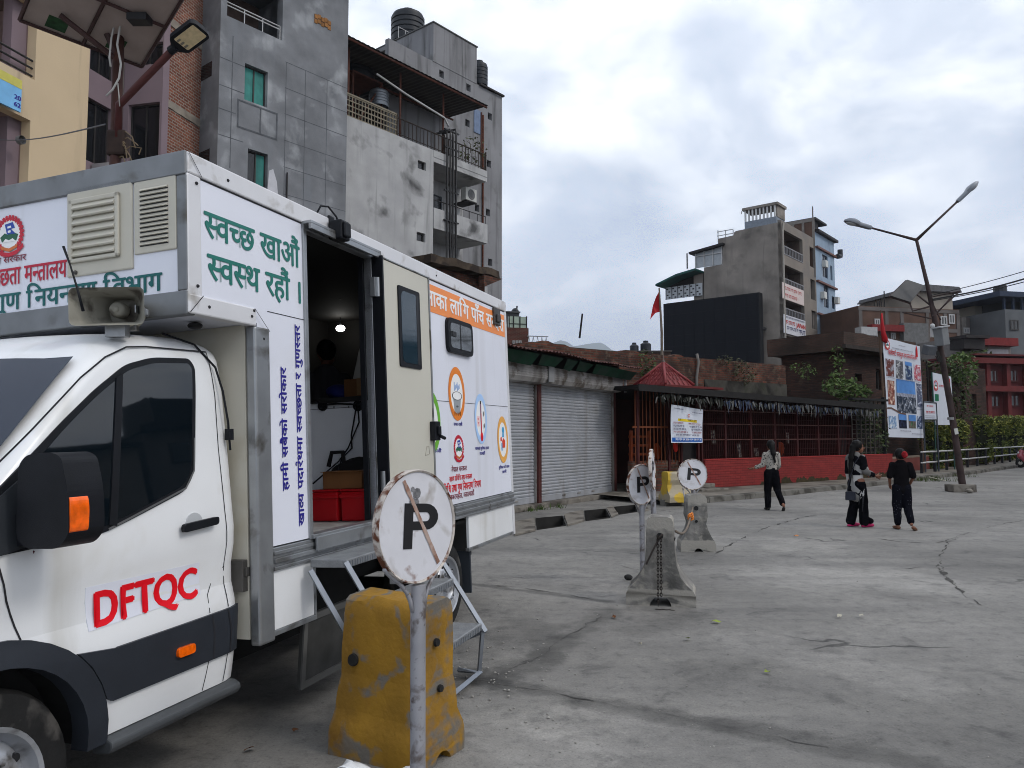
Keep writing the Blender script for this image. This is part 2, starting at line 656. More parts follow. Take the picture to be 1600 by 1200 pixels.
for (a0,a1,c0,c1) in ((.02,D0,H1 + .02,HT - .02),(AI + .02,D0,DB,H1 + .02),(D0,D1,DT,HT - .02),(D1,L_ - .02,DB,HT - .02)):
 sbox(m,a0,a1,-t_,0,c0,c1)
sbox(m,.02,L_ - .02,-BW,-BW + t_,DB,HT - .02)
sbox(m,L_ - t_,L_,-BW + t_,-t_,DB,HT - .02)
sbox(m,.02,L_ - .02,-BW + .002,-.002,HT - .05,HT - .012)
sbox(m,0.004,.05,-BW + t_,-t_,H1,HT - .05)
sbox(m,.05,AI + .06,-BW + t_,-t_,H1 + .012,H1 + .06)
sbox(m,AI + .02,AI + .06,-BW + t_,-t_,DB,H1 + .012)
box_body = m.build('box_body',panel_white,truck)
m = MB()
sbox(m,AI + .062,L_ - .046,-BW + .046,-.046,DB - .07,DB - .002)
m.build('floor',M('lab_floor',lin((.58,.58,.57)),.5,var=.2,scale=9),truck)
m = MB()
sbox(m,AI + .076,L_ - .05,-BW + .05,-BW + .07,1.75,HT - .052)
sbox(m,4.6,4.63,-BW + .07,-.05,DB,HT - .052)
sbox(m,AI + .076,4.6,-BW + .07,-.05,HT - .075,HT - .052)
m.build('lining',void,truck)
m = MB()
sbox(m,AI + .062,AI + .075,-BW + .05,-.05,DB,HT - .08)
m.build('bulkhead',panel_white,truck)  # unseen front wall, made white to bounce light onto the bench
EI,RI = TM.inverted() @ EYE,TM.inverted().to_3x3()
def tpa(u,v,a):                    # photo pixel -> (b, c) on the cross plane at a
 d = RI @ ray(u,v)
 p = EI + d * ((-a - EI.x) / d.x)
 return p.y,p.z
AP = 2.35
ctop = tpa(530,621,AP)[1]
m = MB()
sbox(m,AP,AP + .04,-BW + .08,-.06,DB + .001,ctop - .04)
bench = m.build('laboratory_bench',M('bench_grey',lin((.90,.91,.93)),.5,var=.05,scale=3),truck)
m = MB()
sbox(m,AP - .03,AP + .75,-BW + .08,-.06,ctop - .039,ctop)
m.build('worktop',M('worktop_edge',(.02,.02,.02),.4),bench)
def pb(u,v,off=.03):
 b,c = tpa(u,v,AP)
 return P(AP - off,b,c)
for u in (505,560):
 m = MB()
 m.lathe([(0,.03),(.022,.03),(.028,.018),(.042,.016),(.044,0)],pb(u,634,.001),P(-1,0,0),14)
 m.build('socket',black_plastic,bench)
m = MB()
m.tube([pb(486,629),pb(497,626),pb(506,633),pb(530,631),pb(560,632)],.009,6)
m.tube([pb(560,634),pb(552,680),pb(556,700,.06),pb(545,715,.1),pb(548,735,.2)],.006,6)
m.tube([pb(562,634),pb(564,660),pb(550,700,.06),pb(540,720,.1),pb(522,752,.3)],.006,6)
m.build('cable',black_plastic,bench,smooth=True)
m = MB()
b0_,c0_ = tpa(488,640,AP); b1_,c1_ = tpa(578,640,AP)
sbox(m,AP - .003,AP - .0005,-BW + .08,-.06,c0_ - .002,c0_ + .002)
for u in (500,522,545):
 for v in (623,636):
  m.ball(pb(u,v,.002),.007,6)
m.build('screw_row',M('screw_grey',(.12,.12,.13),.5,.5),bench)
for (u,v,b,r) in ((531,455,-1.2,.035),(532,513,-1.75,.05)):
 e = TM.inverted() @ EYE
 d = TM.inverted().to_3x3() @ ray(u,v)
 p = e + d * ((b - e.y) / d.y)
 m = MB()
 m.ball(p,r,14,(1,1,.7))
 m.build('ceiling_lamp',M('lit_lamp',(1,.98,.92),.4,var=0,emit=22.0),truck,smooth=True)
 m = MB()
 m.cyl(p + Vector((0,0,r * .5)),Vector((p.x,p.y,HT - .08)),.006,n=6)
 m.build('lamp_cord',black_plastic,truck)
m = MB()
def frame_bar(a0,a1,c0,c1,b1=.012):
 sbox(m,a0,a1,-.05,b1,c0,c1)
frame_bar(0,L_,3.03,HT,.012)
frame_bar(-.004,.095,H1 + .002,3.03,.010)
frame_bar(0.002,AI + .001,H1,H1 + .10,.013)
m.build('cornice_rail',trim_white,truck,bevel=.008)
m = MB()
frame_bar(AI - .02,AI + .115,.565,H1 - .001,.016)
m.build('corner_post',alu,truck,bevel=.012)
m = MB()
frame_bar(L_ - .055,L_ + .004,.62,3.029,.009)
m.build('corner_post',trim_white,truck,bevel=.008)
m = MB()
sbox(m,-.012,.05,-BW,.004,3.02,HT + .003)
sbox(m,-.010,.05,-BW,.004,H1 - .006,2.43)
sbox(m,-.008,.045,-.055,.006,2.43,3.02)
m.build('front_rail',M('front_alu',lin((.47,.48,.49)),.45,.6,var=.15,scale=5,col2=lin((.34,.33,.31)),amt=.3,scale2=3),truck,bevel=.006)
m = MB()
for (a0,c0,a1,c1) in ((.0,HT - .004,.095,3.03),(0.0,H1 + .004,.095,H1 + .10),(AI - .02,H1 + .098,AI + .115,H1 - .02)):
 d = Vector((a1 - a0,c1 - c0)).normalized() * .0022
 n_ = Vector((-d.y,d.x))
 m.quad(*[P(a,.0175,c) for a,c in ((a0 + n_.x,c0 + n_.y),(a1 + n_.x,c1 + n_.y),(a1 - n_.x,c1 - n_.y),(a0 - n_.x,c0 - n_.y))])
sbox(m,AI + .116,D0 - .03,0,.0022,2.415,2.419)
sbox(m,D1 + .04,L_ - .056,0,.0022,1.985,1.989)
sbox(m,.096,L_ - .056,.0,.003,3.022,3.0295)
for a,c in ((.06,2.99),(.06,2.46),(.14,2.365),(.48,2.365),(.50,2.40),(.58,2.25),(.30,3.08),(3.0,3.08)):
 m.ball(P(a,.012,c),.009,8)
m.build('joint_line',seam_m,box_body)
m = MB()
for (c0,c1,b1) in ((.945,.965,.020),(.965,.985,.012),(.985,1.012,.026),(1.012,1.03,.012),(1.03,1.052,.020),(1.052,1.072,.012)):
 sbox(m,AI + .116,L_ - .002,-.03,b1,c0,c1)
m.build('side_rail',alu,truck,bevel=.003)
m = MB()
sbox(m,D0 - .02,D1 + .02,-.06,.032,1.073,1.10)
sbox(m,D0 - .012,D1 + .01,.0321,.05,1.0,1.085)
m.build('door_sill',alu,truck,bevel=.004)
m = MB()
sbox(m,AI + .116,1.04,-.03,0,.615,.944)
m.build('skirt_panel',white_paint,truck,bevel=.004)
m = MB()
sbox(m,AI + .116,1.06,-.035,.006,.585,.614)
sbox(m,1.041,1.06,-.03,.006,.6145,.944)
m.build('skirt_trim',alu,truck,bevel=.003)
m = MB()
sbox(m,3.56,L_ - .056,-.03,0,.655,.944)
m.build('skirt_panel',white_paint,truck,bevel=.004)
m = MB()
sbox(m,3.54,L_ - .002,-.035,.006,.625,.654)
m.build('skirt_trim',alu,truck,bevel=.003)
m = MB()
sbox(m,D0 - .035,D0,-.05,.014,1.073,3.02)
sbox(m,D1,D1 + .03,-.05,.012,1.073,3.02)
sbox(m,D0 - .035,D1 + .03,-.05,.0145,DT - .01,3.021)
m.build('door_frame',alu,truck,bevel=.003)
m = MB()
sbox(m,D0 - .04,D1 + .04,.0,.075,3.021,3.04)
sbox(m,D0 - .04,D1 + .04,.055,.075,2.985,3.021)
m.build('drip_rail',alu,truck,bevel=.003)
m = MB()
sbox(m,D1 - .02,D1 - .001,-.09,-.051,DB,DT)
sbox(m,D0 + .001,D0 + .012,-.09,-.051,DB,DT)
m.build('door_seal',black_plastic,truck)
door = MB()
sbox(door,1.885,2.665,.045,.085,1.03,2.985)
door = door.build('side_door',door_cream,truck,bevel=.008)
m = MB()
sbox(m,1.872,1.884,.035,.095,1.02,2.995)
sbox(m,2.666,2.68,.035,.093,1.02,2.995)
sbox(m,1.884,2.666,.035,.092,2.986,2.996)
m.build('door_edge',alu,door,bevel=.002)
m = MB()
sbox(m,1.852,1.871,.013,.10,1.02,3.0)
m.build('rubber_seal',black_plastic,door)
m = MB()
fp = rect(2.105,2.475,2.21,2.83)
m.prism(round_poly(fp,.02),SIDE,.083,.096)
wf = m.build('door_window',black_plastic,door,bevel=.003)
m = MB()
m.prism(round_poly(rect(2.145,2.44,2.245,2.795),.06,5),SIDE,.0961,.0975)
m.build('pane',M('tinted_glass',(.012,.03,.045),.06,var=0,spec=.6),wf)
m = MB()
m.prism(round_poly(rect(2.40,2.44,2.245,2.795),.0),SIDE,.0976,.099)
m.build('pane_edge',ink,wf)
m = MB()
sbox(m,2.60,2.70,.0851,.135,1.645,1.80)
sbox(m,2.63,2.68,.135,.155,1.69,1.76)
m.cyl(P(2.66,.15,1.68),P(2.73,.16,1.66),.014)
m.build('door_latch',black_plastic,door,bevel=.006)
m = MB()
m.cyl(P(1.862,.055,2.70),P(1.862,.055,2.84),.022,n=14)
sbox(m,1.82,1.86,.013,.05,2.70,2.84)
m.build('hinge',alu,door)
m = MB()
m.cyl(P(1.862,.055,1.30),P(1.862,.055,1.44),.022,n=14)
m.build('hinge',alu,door)
m = MB()
m.tube([P(2.50,.0865,1.53),P(2.53,.0865,1.60),P(2.57,.0865,1.60),P(2.58,.0865,1.54),P(2.50,.0865,1.53)],.003,5)
m.build('pencil_mark',M('pencil_mark',(.35,.33,.28),.7),door)
m = MB()
m.prism(rect(1.882,L_ - .057,2.745,2.985),SIDE,0,.003)
ban = m.build('orange_banner',orange_vinyl,truck)
text('banner_text','<खानाका लागि पाँच सन~देश',white_vinyl,ban,SIDE,(2.55,4.76,2.80,2.925),bold=.03,proud=.0045)
m = MB()
sbox(m,4.42,4.60,.004,.03,2.84,3.02)
sbox(m,4.46,4.56,.03,.05,2.87,2.95)
m.build('door_catch',M('dull_steel',(.10,.095,.09),.5,.7),truck,bevel=.006)
m = MB()
m.prism(round_poly(rect(3.175,3.765,2.43,2.745),.075,5),SIDE,0,.035)
sw = m.build('small_window',black_plastic,truck,bevel=.01)
m = MB()
m.prism(round_poly(rect(3.222,3.715,2.475,2.70),.05,5),SIDE,.0351,.0365)
m.build('pane',M('grey_glass',(.05,.055,.06),.05,var=.3,scale=5,spec=.7),sw)
m = MB()
sbox(m,3.44,3.455,.0366,.0395,2.475,2.70)
sbox(m,3.24,3.33,.0366,.045,2.575,2.62)
m.build('catch',ink,sw)
def medal(name,a,c,ra,rc,colr):
 o = MB()
 o.ring(P(a,.0035,c),P(ra,0,0),P(0,0,rc),.74,1.0,40)
 r = o.build(name,colr,truck)
 mm = MB()
 mm.prism([(a + cos(2 * pi * k / 36) * ra * .74,c + sin(2 * pi * k / 36) * rc * .74) for k in range(36)],SIDE,.0,.0025)
 mm.build('disc',white_vinyl,r)
 return r
md = medal('orange_pictogram',3.385,2.065,.19,.245,M('strong_orange_vinyl',lin((.88,.50,.16)),.4))
m = MB()
m.prism([(3.30,2.02),(3.47,2.02),(3.45,1.90),(3.32,1.90)],SIDE,.003,.0045)
m.build('bucket',grey_vinyl,md)
m = MB()
m.prism([(3.385 + .11 * cos(k * pi / 8),2.045 + .035 * sin(k * pi / 8)) for k in range(16)],SIDE,.003,.005)
m.build('basin',white_vinyl,md)
m = MB()
m.ring(P(3.385,.0056,2.045),P(.115,0,0),P(0,0,.04),.88,1.0,24)
for k in range(7):
 sbox(m,3.315 + k * .022,3.322 + k * .022,.005,.0058,1.865 + (k % 2) * .012,1.90)
sbox(m,3.36,3.41,.005,.0058,1.945,1.95); sbox(m,3.37,3.376,.005,.0058,1.935,1.96); sbox(m,3.39,3.396,.005,.0058,1.935,1.96)
m.build('outline',ink,md)
m = MB()
for k in range(6):
 sbox(m,3.325 + k * .023,3.337 + k * .023,.003,.0045,2.09 + .012 * (k % 3),2.17 - .014 * ((k * 2) % 3))
m.build('water_jets',M('jet_blue',lin((.45,.60,.80)),.4),md)
md = medal('pale_blue_pictogram',3.968,1.845,.165,.245,blue_vinyl)
m = MB()
m.prism(round_poly(rect(3.955,3.985,1.68,2.01),.012),SIDE,.003,.0045)
m.build('thermometer',M('mauve_vinyl',lin((.55,.40,.50)),.4),md)
m = MB()
m.prism([(3.972 + .033 * cos(k * pi / 8),1.67 + .045 * sin(k * pi / 8)) for k in range(16)],SIDE,.0046,.006)
sbox(m,3.965,3.977,.0046,.006,1.70,1.90)
m.build('bulb',red_vinyl,md)
m = MB()
m.prism(rect(3.87,3.935,1.77,1.87),SIDE,.003,.004)
m.build('note',M('pale_pink_vinyl',lin((.93,.80,.80)),.4),md)
smear('note_text',red_vinyl,md,SIDE,3.875,3.93,1.83,.022,3,.0046)
smear('note_text',red_vinyl,md,SIDE,3.88,3.93,1.79,.022,4,.0046)
m = MB()
for a,c in ((4.03,1.89),(4.05,1.90),(4.035,1.77),(4.05,1.78)):
 m.prism(rect(a,a + .012,c - .02,c + .02),SIDE,.003,.0042)
sbox(m,3.958,3.982,.0047,.006,1.99,2.02)
m.build('scale_mark',ink,md)
md = medal('ochre_pictogram',4.585,1.635,.165,.245,ochre_vinyl)
m = MB()
m.ball(P(4.60,.004,1.735),.035,10,(1,.08,1))
m.prism([(4.565,1.66),(4.62,1.66),(4.615,1.71),(4.58,1.71)],SIDE,.003,.0045)
m.prism([(4.53,1.52),(4.56,1.52),(4.57,1.60),(4.535,1.60)],SIDE,.003,.0045)
m.build('cook',M('cook_blue',lin((.25,.62,.82)),.4),md)
m = MB()
m.prism([(4.56,1.55),(4.64,1.55),(4.65,1.62),(4.60,1.65),(4.56,1.62)],SIDE,.0046,.006)
m.prism([(4.51,1.62),(4.55,1.62),(4.55,1.665),(4.51,1.655)],SIDE,.003,.0045)
m.build('pan',M('pan_red',lin((.85,.28,.18)),.4),md)
md = medal('lime_pictogram',2.80,1.80,.20,.27,lime_vinyl)
m = MB()
m.prism([(2.80,1.72),(2.86,1.72),(2.85,1.92),(2.82,1.92)],SIDE,.003,.0045)
m.build('tool',M('pan_red',lin((.85,.28,.18)),.4),md)
def crest(name,o,xa,ya,r,parent):
 """round state crest: red flower wreath, flag over white peaks, green hills and a red scroll"""
 o,xa,ya = Vector(o),Vector(xa),Vector(ya)
 za = xa.cross(ya)
 def pl(mm,pts,d):
  vs = [mm.bm.verts.new(o + xa * p[0] * r + ya * p[1] * r + za * d) for p in pts]
  mm.bm.faces.new(vs)
 mm = MB()
 pl(mm,[(cos(k * pi / 12) * .82,sin(k * pi / 12) * .82) for k in range(24)],.003)
 root = mm.build(name,white_vinyl,parent)
 mm = MB()
 for k in range(22):
  an = -.30 * pi + k / 21 * 1.6 * pi
  for q in range(2):
   c = ((.80 + q * .12) * cos(an + q * .08),(.80 + q * .12) * sin(an + q * .08))
   pl(mm,[(c[0] + .085 * (1 + .4 * (j % 2)) * cos(j * pi / 5),c[1] + .085 * (1 + .4 * (j % 2)) * sin(j * pi / 5)) for j in range(10)],.0036 + .0003 * q + .0002 * (k % 2))
 pl(mm,[(-.95,-.55),(-.5,-.85),(0,-.95),(.5,-.85),(.95,-.55),(1.0,-.75),(.5,-1.08),(0,-1.15),(-.5,-1.08),(-1.0,-.75)],.0046)
 mm.build('wreath',M('crest_red',lin((.74,.10,.20)),.4),root)
 mm = MB()
 pl(mm,[(-.62,-.1),(-.3,.1),(-.1,0),(.2,.12),(.62,-.05),(.5,-.35),(-.5,-.35)],.0042)
 mm.build('hills',M('crest_green',lin((.12,.36,.26)),.4),root)
 mm = MB()
 pl(mm,[(-.3,.55),(.25,.62),(.4,.3),(.12,.28),(.45,-.0),(-.15,.02)],.0046)
 mm.build('flag',M('crest_blue',lin((.12,.26,.62)),.4),root)
 mm = MB()
 pl(mm,[(-.12,.42),(.12,.45),(.16,.34),(-.1,.32)],.005)
 pl(mm,[(-.08,.2),(.1,.22),(.12,.1),(-.08,.08)],.005)
 pl(mm,[(-.45,-.38),(.45,-.38),(.25,-.22),(0,-.3),(-.25,-.2)],.0048)
 mm.build('flag_mark',white_vinyl,root)
 mm = MB()
 pl(mm,[(-.6,-.55),(0,-.72),(.6,-.55),(.55,-.72),(0,-.9),(-.55,-.72)],.005)
 mm.build('scroll',M('crest_gold',lin((.78,.42,.20)),.4),root)
 return root
crest('state_crest',P(3.385,0,1.575),P(1,0,0),P(0,0,1),.115,truck)
text('sign_text','नेपाल सरकार',maroon_vinyl,truck,SIDE,(3.20,3.56,1.365,1.405),bold=.01)
text('sign_text','खाद~य प`विधि तथा मन~त`ालय',red_vinyl,truck,SIDE,(3.15,3.68,1.285,1.325),bold=.02)
text('sign_text','प`विधि तथा गुण नियन~त`ण विभाग',red_vinyl,truck,SIDE,(2.98,3.90,1.19,1.25),bold=.025)
text('sign_text','बबरमहल, काठमाडौं',maroon_vinyl,truck,SIDE,(3.15,3.72,1.125,1.165),bold=.01)
text('caption_text','सफा राखौं',navy_vinyl,truck,SIDE,(3.29,3.49,1.775,1.80),bold=.02)
text('caption_text','खानालाई सुरक~षित तापमा',navy_vinyl,truck,SIDE,(3.79,4.16,1.545,1.57),bold=.02)
text('caption_text','राखौं',navy_vinyl,truck,SIDE,(3.90,4.05,1.495,1.52),bold=.02)
text('caption_text','सुरक~षित पानी र खाना',navy_vinyl,truck,SIDE,(4.43,4.76,1.335,1.36),bold=.02)
text('caption_text','छानौं',navy_vinyl,truck,SIDE,(4.53,4.66,1.285,1.31),bold=.02)
text('caption_text','पकाऔं',navy_vinyl,truck,SIDE,(2.72,3.0,1.545,1.57),bold=.02)
text('slogan_text','स~वच~छ खाऔं',green_vinyl,truck,SIDE,(.125,.965,2.735,2.865),bold=.022)
text('slogan_text','स~वस~थ रहौं ।',green_vinyl,truck,SIDE,(.145,.965,2.515,2.645),bold=.022)
UP = (P(0,0,0),P(0,0,1),P(-1,0,0))
text('vertical_text','हामी सबैको सरोकार',navy_vinyl,truck,UP,(1.385,2.105,-.800,-.750),bold=.03)
text('vertical_text','खाद~य पदार^थमा स~वच~छता र गुणस~तर',navy_vinyl,truck,UP,(1.165,2.375,-.950,-.900),bold=.03)
m = MB()
sbox(m,-.012,.004,-.775,-.335,2.575,3.055)
lv = m.build('louvre_panel',cream,truck,bevel=.012)
m = MB()
fr = .055
for (b0,b1,c0,c1) in ((-.745,-.41,2.985,2.985 - fr * .5),(-.745,-.41,2.645,2.645 + fr * .4),(-.745,-.72,2.645,2.985),(-.435,-.41,2.645,2.985)):
 sbox(m,-.030,-.013,b0,b1,min(c0,c1),max(c0,c1))
m.build('louvre_frame',cream,lv,bevel=.006)
m = MB()
for k in range(7):
 c = 2.675 + k * .042
 m.prism([(.013,c),(.032,c),(.036,c + .006),(.014,c + .042)],(P(0,0,0),P(-1,0,0),P(0,0,1)),.435,.72)
m.build('louvre_slats',cream,lv)
m = MB()
m.ball(P(-.016,-.71,2.595),.012,8)
m.build('rivet',M('dull_steel',(.1,.1,.1)),lv)
m = MB()
sbox(m,-.009,.004,-.325,-.058,2.645,3.03)
vp = m.build('vent_panel',cream,truck,bevel=.006)
m = MB()
for k in range(13):
 c = 2.68 + k * .0235
 m.prism([(-.285,c),(-.105,c),(-.105,c + .006),(-.195,c + .013),(-.285,c + .008)],FRONT,.0092,.0102)
m.build('vent_slots',ink,vp)
m = MB()
for k in range(13):
 c = 2.68 + k * .0235
 m.prism([(.0103,c + .006),(.020,c + .007),(.0103,c + .019)],(P(0,0,0),P(-1,0,0),P(0,0,1)),.108,.282)
m.build('vent_slats',cream,vp)
m = MB()
sbox(m,.001,.003,-2.1,-.06,2.43,3.02)
fpn = m.build('front_panel',panel_white,truck)
crest('state_crest',P(0,-1.20,2.865),P(0,1,0),P(0,0,1),.108,truck)
text('sign_text','नेपाल सरकार',maroon_vinyl,fpn,FRONT,(-1.40,-1.075,2.71,2.742),bold=.015)
text('sign_text','कृषि तथा खाद~य स~वच~छता मन~त`ालय',crim_vinyl,fpn,FRONT,(-2.02,-.785,2.585,2.675),bold=.02)
text('sign_text','प`विधि तथा गुण नियन~त`ण विभाग',dgreen_vinyl,fpn,FRONT,(-2.02,-.155,2.445,2.535),bold=.022)
m = MB()
sbox(m,1.27,1.38,.02,.12,2.985,3.115)
sbox(m,1.285,1.365,.12,.14,3.0,3.10)
sbox(m,1.29,1.36,.0,.02,3.06,3.16)
wl = m.build('work_light',black_plastic,truck,bevel=.012)
m = MB()
m.tube([P(1.20,-.02,3.145),P(1.22,0,3.20),P(1.28,.02,3.21),P(1.33,.05,3.15),P(1.34,.06,3.10)],.007,6)
m.build('cable',black_plastic,wl,smooth=True)
m = MB()
for a in (2.05,2.10,2.22,2.30):
 m.ball(P(a,-.10,3.15),.025,8,(1.4,1,.8))
m.build('roof_fitting',black_plastic,truck,smooth=True)
SPK = Matrix.Translation(P(-.22,-.22,2.32))
spk_dir = (P(-1.0,.50,-.06)).normalized()
q = spk_dir.to_track_quat('X','Z')
sm = SPK @ q.to_matrix().to_4x4()
m = MB()
N_ = 6
def horn_ring(x,hw,hh,k):
 return [(x,sgn * 0 + yy,zz) for yy,zz in round_poly([(-hw,-hh),(hw,-hh),(hw,hh),(-hw,hh)],k,3)]
prof = [(.13,.165,.088,.03),(.10,.150,.080,.03),(.02,.115,.064,.03),(-.06,.075,.06,.04),(-.10,.068,.06,.05)]
rings = []
for x,hw,hh,k in prof:
 pts = round_poly([(-hw,-hh),(hw,-hh),(hw,hh),(-hw,hh)],k,3)
 rings.append([m.bm.verts.new((x,y,z)) for y,z in pts])
for i in range(len(rings) - 1):
 n_ = len(rings[i])
 for k in range(n_):
  m.bm.faces.new((rings[i][k],rings[i][(k + 1) % n_],rings[i + 1][(k + 1) % n_],rings[i + 1][k]))
m.bm.faces.new(rings[-1])
horn_m = M('horn_grey',lin((.60,.59,.55)),.55,var=.2,scale=8,col2=lin((.36,.34,.31)),amt=.3,scale2=7)
spk = m.build('loudspeaker',horn_m,truck,auto=True,matrix=sm)
m = MB()
m.lathe([(.055,-.10),(.075,-.11),(.078,-.17),(.06,-.21),(.0,-.215)],(0,0,0),(1,0,0),20)
m.build('driver',M('horn_cream',lin((.68,.66,.60)),.5,var=.1),spk,auto=True)
m = MB()
m.lathe([(0,.02),(.030,.015),(.038,-.01),(.038,-.06)],(0,0,0),(1,0,0),18)
m.lathe([(0,.026),(.014,.024),(.017,.015)],(0,0,0),(1,0,0),12)
m.build('horn_cone',horn_m,spk,smooth=True)
m = MB()
m.box(-.16,-.11,-.045,.045,-.09,-.06)
m.box(-.15,-.12,-.10,.10,-.014,.014)
m.box(-.17,.02,.085,.092,-.02,.02)
m.box(-.02,.05,-.04,.05,-.135,-.07)
m.build('bracket',alu,spk,bevel=.003)
m = MB()
m.tube([TM.inverted() @ at(u,v,3.45) for u,v in ((130,486),(122,455),(110,415),(99,385))],[.007,.005,.004,.006],6)
m.build('aerial',black_plastic,truck,smooth=True)
m = MB()
m.ball(P(.28,-.20,2.305),.04,12,(1,1,.5))
m.build('marker_lamp',ink,truck,smooth=True)
BC = -1.075                          # middle of the truck
def lerp_tab(tab,x):
 if x <= tab[0][0]: return tab[0][1]
 for (x0,y0),(x1,y1) in zip(tab,tab[1:]):
  if x <= x1:
   t = (x - x0) / (x1 - x0)
   return y0 + (y1 - y0) * t
 return tab[-1][1]
def smooth_tab(tab,x):
 """Catmull-Rom through the table"""
 n = len(tab)
 if x <= tab[0][0]: return tab[0][1]
 if x >= tab[-1][0]: return tab[-1][1]
 for i in range(n - 1):
  if x <= tab[i + 1][0]:
   break
 x0,y0 = tab[i]; x1,y1 = tab[i + 1]
 h = x1 - x0
 m0 = (y1 - tab[i - 1][1]) / (x1 - tab[i - 1][0]) if i else (y1 - y0) / h
 m1 = (tab[i + 2][1] - y0) / (tab[i + 2][0] - x0) if i + 2 < n else (y1 - y0) / h
 t = (x - x0) / h
 return (2*t**3 - 3*t*t + 1) * y0 + (t**3 - 2*t*t + t) * h * m0 + (-2*t**3 + 3*t*t) * y1 + (t**3 - t*t) * h * m1
TOP = [(-1.97,.86),(-1.90,.98),(-1.75,1.07),(-1.5,1.17),(-1.30,1.255),(-1.22,1.31),(-.78,1.775),(-.44,2.125),(-.34,2.195),(-.20,2.245),(0,2.275),(.30,2.285),(.455,2.27)]
BASE = [(.40,-.10),(.55,-.075),(.70,-.062),(.80,-.058),(.86,-.066),(.95,-.085),(1.05,-.080),(1.14,-.062),(1.22,-.060),(1.30,-.068),(1.45,-.080),(1.75,-.108),(2.05,-.142),(2.2,-.185),(2.35,-.26)]
TAPER = [(-2.0,.42),(-1.9,.26),(-1.75,.15),(-1.5,.07),(-1.25,.03),(-1.0,.008),(-.8,0),(.30,0),(.38,.008),(.44,.035),(.47,.08)]
def Ssurf(a,c):
 return smooth_tab(BASE,c) - smooth_tab(TAPER,a)
def contour(a,c0):
 top = smooth_tab(TOP,a)
 cs = max(c0 + .02,top - .15)
 pts = []
 for k in range(13):
  c = c0 + (cs - c0) * k / 12
  pts.append((Ssurf(a,c),c))
 s = Vector(pts[-1])
 e = Vector((Ssurf(a,top - .1) - .20,top - .035))
 p = Vector((Ssurf(a,top - .05),top - .055))
 for k in range(1,7):
  t = k / 6
  q = s * (1 - t) ** 2 + p * 2 * t * (1 - t) + e * t * t
  pts.append((q.x,q.y))
 for k in range(1,7):
  t = k / 6
  b = e.x + (BC - e.x) * t
  pts.append((b,e.y + .035 * (1 - (1 - t) ** 2)))
 return pts
def roof_c(a,b):
 ct = contour(a,.93)[18:]
 b = b if b > BC else 2 * BC - b
 for (b0,c0),(b1,c1) in zip(ct,ct[1:]):
  if b1 <= b <= b0:
   return c0 + (c1 - c0) * (b0 - b) / (b0 - b1)
 return ct[0][1]
m = MB()
stations = [-1.97,-1.93,-1.85,-1.75,-1.6,-1.45,-1.32,-1.22,-1.1,-.95,-.8,-.65,-.5,-.43,-.36,-.28,-.18,-.05,.1,.22,.32,.38,.42,.45,.465]
rows = []
for a in stations:
 ct = contour(a,.93)
 full = ct + [(2 * BC - b,c) for b,c in ct[-2::-1]]
 rows.append([m.bm.verts.new(P(a,b,c)) for b,c in full])
for r0,r1 in zip(rows,rows[1:]):
 for k in range(len(r0) - 1):
  m.bm.faces.new((r0[k],r0[k + 1],r1[k + 1],r1[k]))
m.bm.faces.new(rows[0]); m.bm.faces.new(rows[-1][::-1])
cab = m.build('cab',white_paint,truck,auto=True)
def patch(name,poly,off,th,mat,parent,smooth=True,step=.06,side=Ssurf):
 """outline given in (a, c), laid over the curved side of the cab at height off, with a rim of depth th"""
 bm = bmesh.new()
 vs = [bm.verts.new((x,y,0)) for x,y in poly]
 for t in tessellate_polygon([[Vector((x,y,0)) for x,y in poly]]):
  try:
   bm.faces.new([vs[i] for i in t])
  except ValueError:
   pass
 for ax in (0,1):
  lo,hi = min(p[ax] for p in poly),max(p[ax] for p in poly)
  k = math.floor(lo / step) + 1
  while k * step < hi:
   co = [0,0,0]; no = [0,0,0]
   co[ax] = k * step; no[ax] = 1
   bmesh.ops.bisect_plane(bm,geom=bm.verts[:] + bm.edges[:] + bm.faces[:],plane_co=co,plane_no=no)
   k += 1
 bmesh.ops.remove_doubles(bm,verts=bm.verts[:],dist=1e-5)
 bnd = [e for e in bm.edges if len(e.link_faces) == 1]
 ring = bmesh.ops.extrude_edge_only(bm,edges=bnd)
 low = {v for v in ring['geom'] if isinstance(v,bmesh.types.BMVert)}
 for v in bm.verts:
  a,c = v.co.x,v.co.y
  v.co = P(a,side(a,c) + off - (th if v in low else 0),c)
 mm = MB()
 mm.bm.free()
 mm.bm = bm
 o = mm.build(name,mat,parent,auto=smooth)
 return o
def ribbon(name,pts,w,mat,parent,off=.0012,side=Ssurf):
 """thin line on the cab side"""
 b = MB()
 out = []
 pts = [Vector(p) for p in pts]
 fine = []
 for p,q2 in zip(pts,pts[1:]):
  n = max(1,int((q2 - p).length / .05))
  fine += [p + (q2 - p) * k / n for k in range(n)]
 fine.append(pts[-1])
 for i,p in enumerate(fine):
  d = (fine[min(i + 1,len(fine) - 1)] - fine[max(i - 1,0)]).normalized()
  n = Vector((-d.y,d.x)) * w / 2
  out.append([b.bm.verts.new(P(x.x,side(x.x,x.y) + off,x.y)) for x in (p + n,p - n)])
 for r0,r1 in zip(out,out[1:]):
  b.bm.faces.new((r0[0],r0[1],r1[1],r1[0]))
 return b.build(name,mat,parent)
WCA,WCC,WR = -.955,.385,.385
arch = [(WCA + .47 * cos(t),WCC + .03 + .47 * sin(t)) for t in [pi - k * pi / 16 for k in range(17)]]
patch('side_panel',[(.462,.425),(.462,.93),(WCA,.93),(WCA,arch[8][1])] + arch[9:] + [(WCA + .47,.425)],0,.05,white_paint,cab)
patch('side_panel',[(WCA,.93),(-1.93,.93),(-1.93,.425),(WCA - .47,.425)] + arch[:9],0,.05,white_paint,cab)
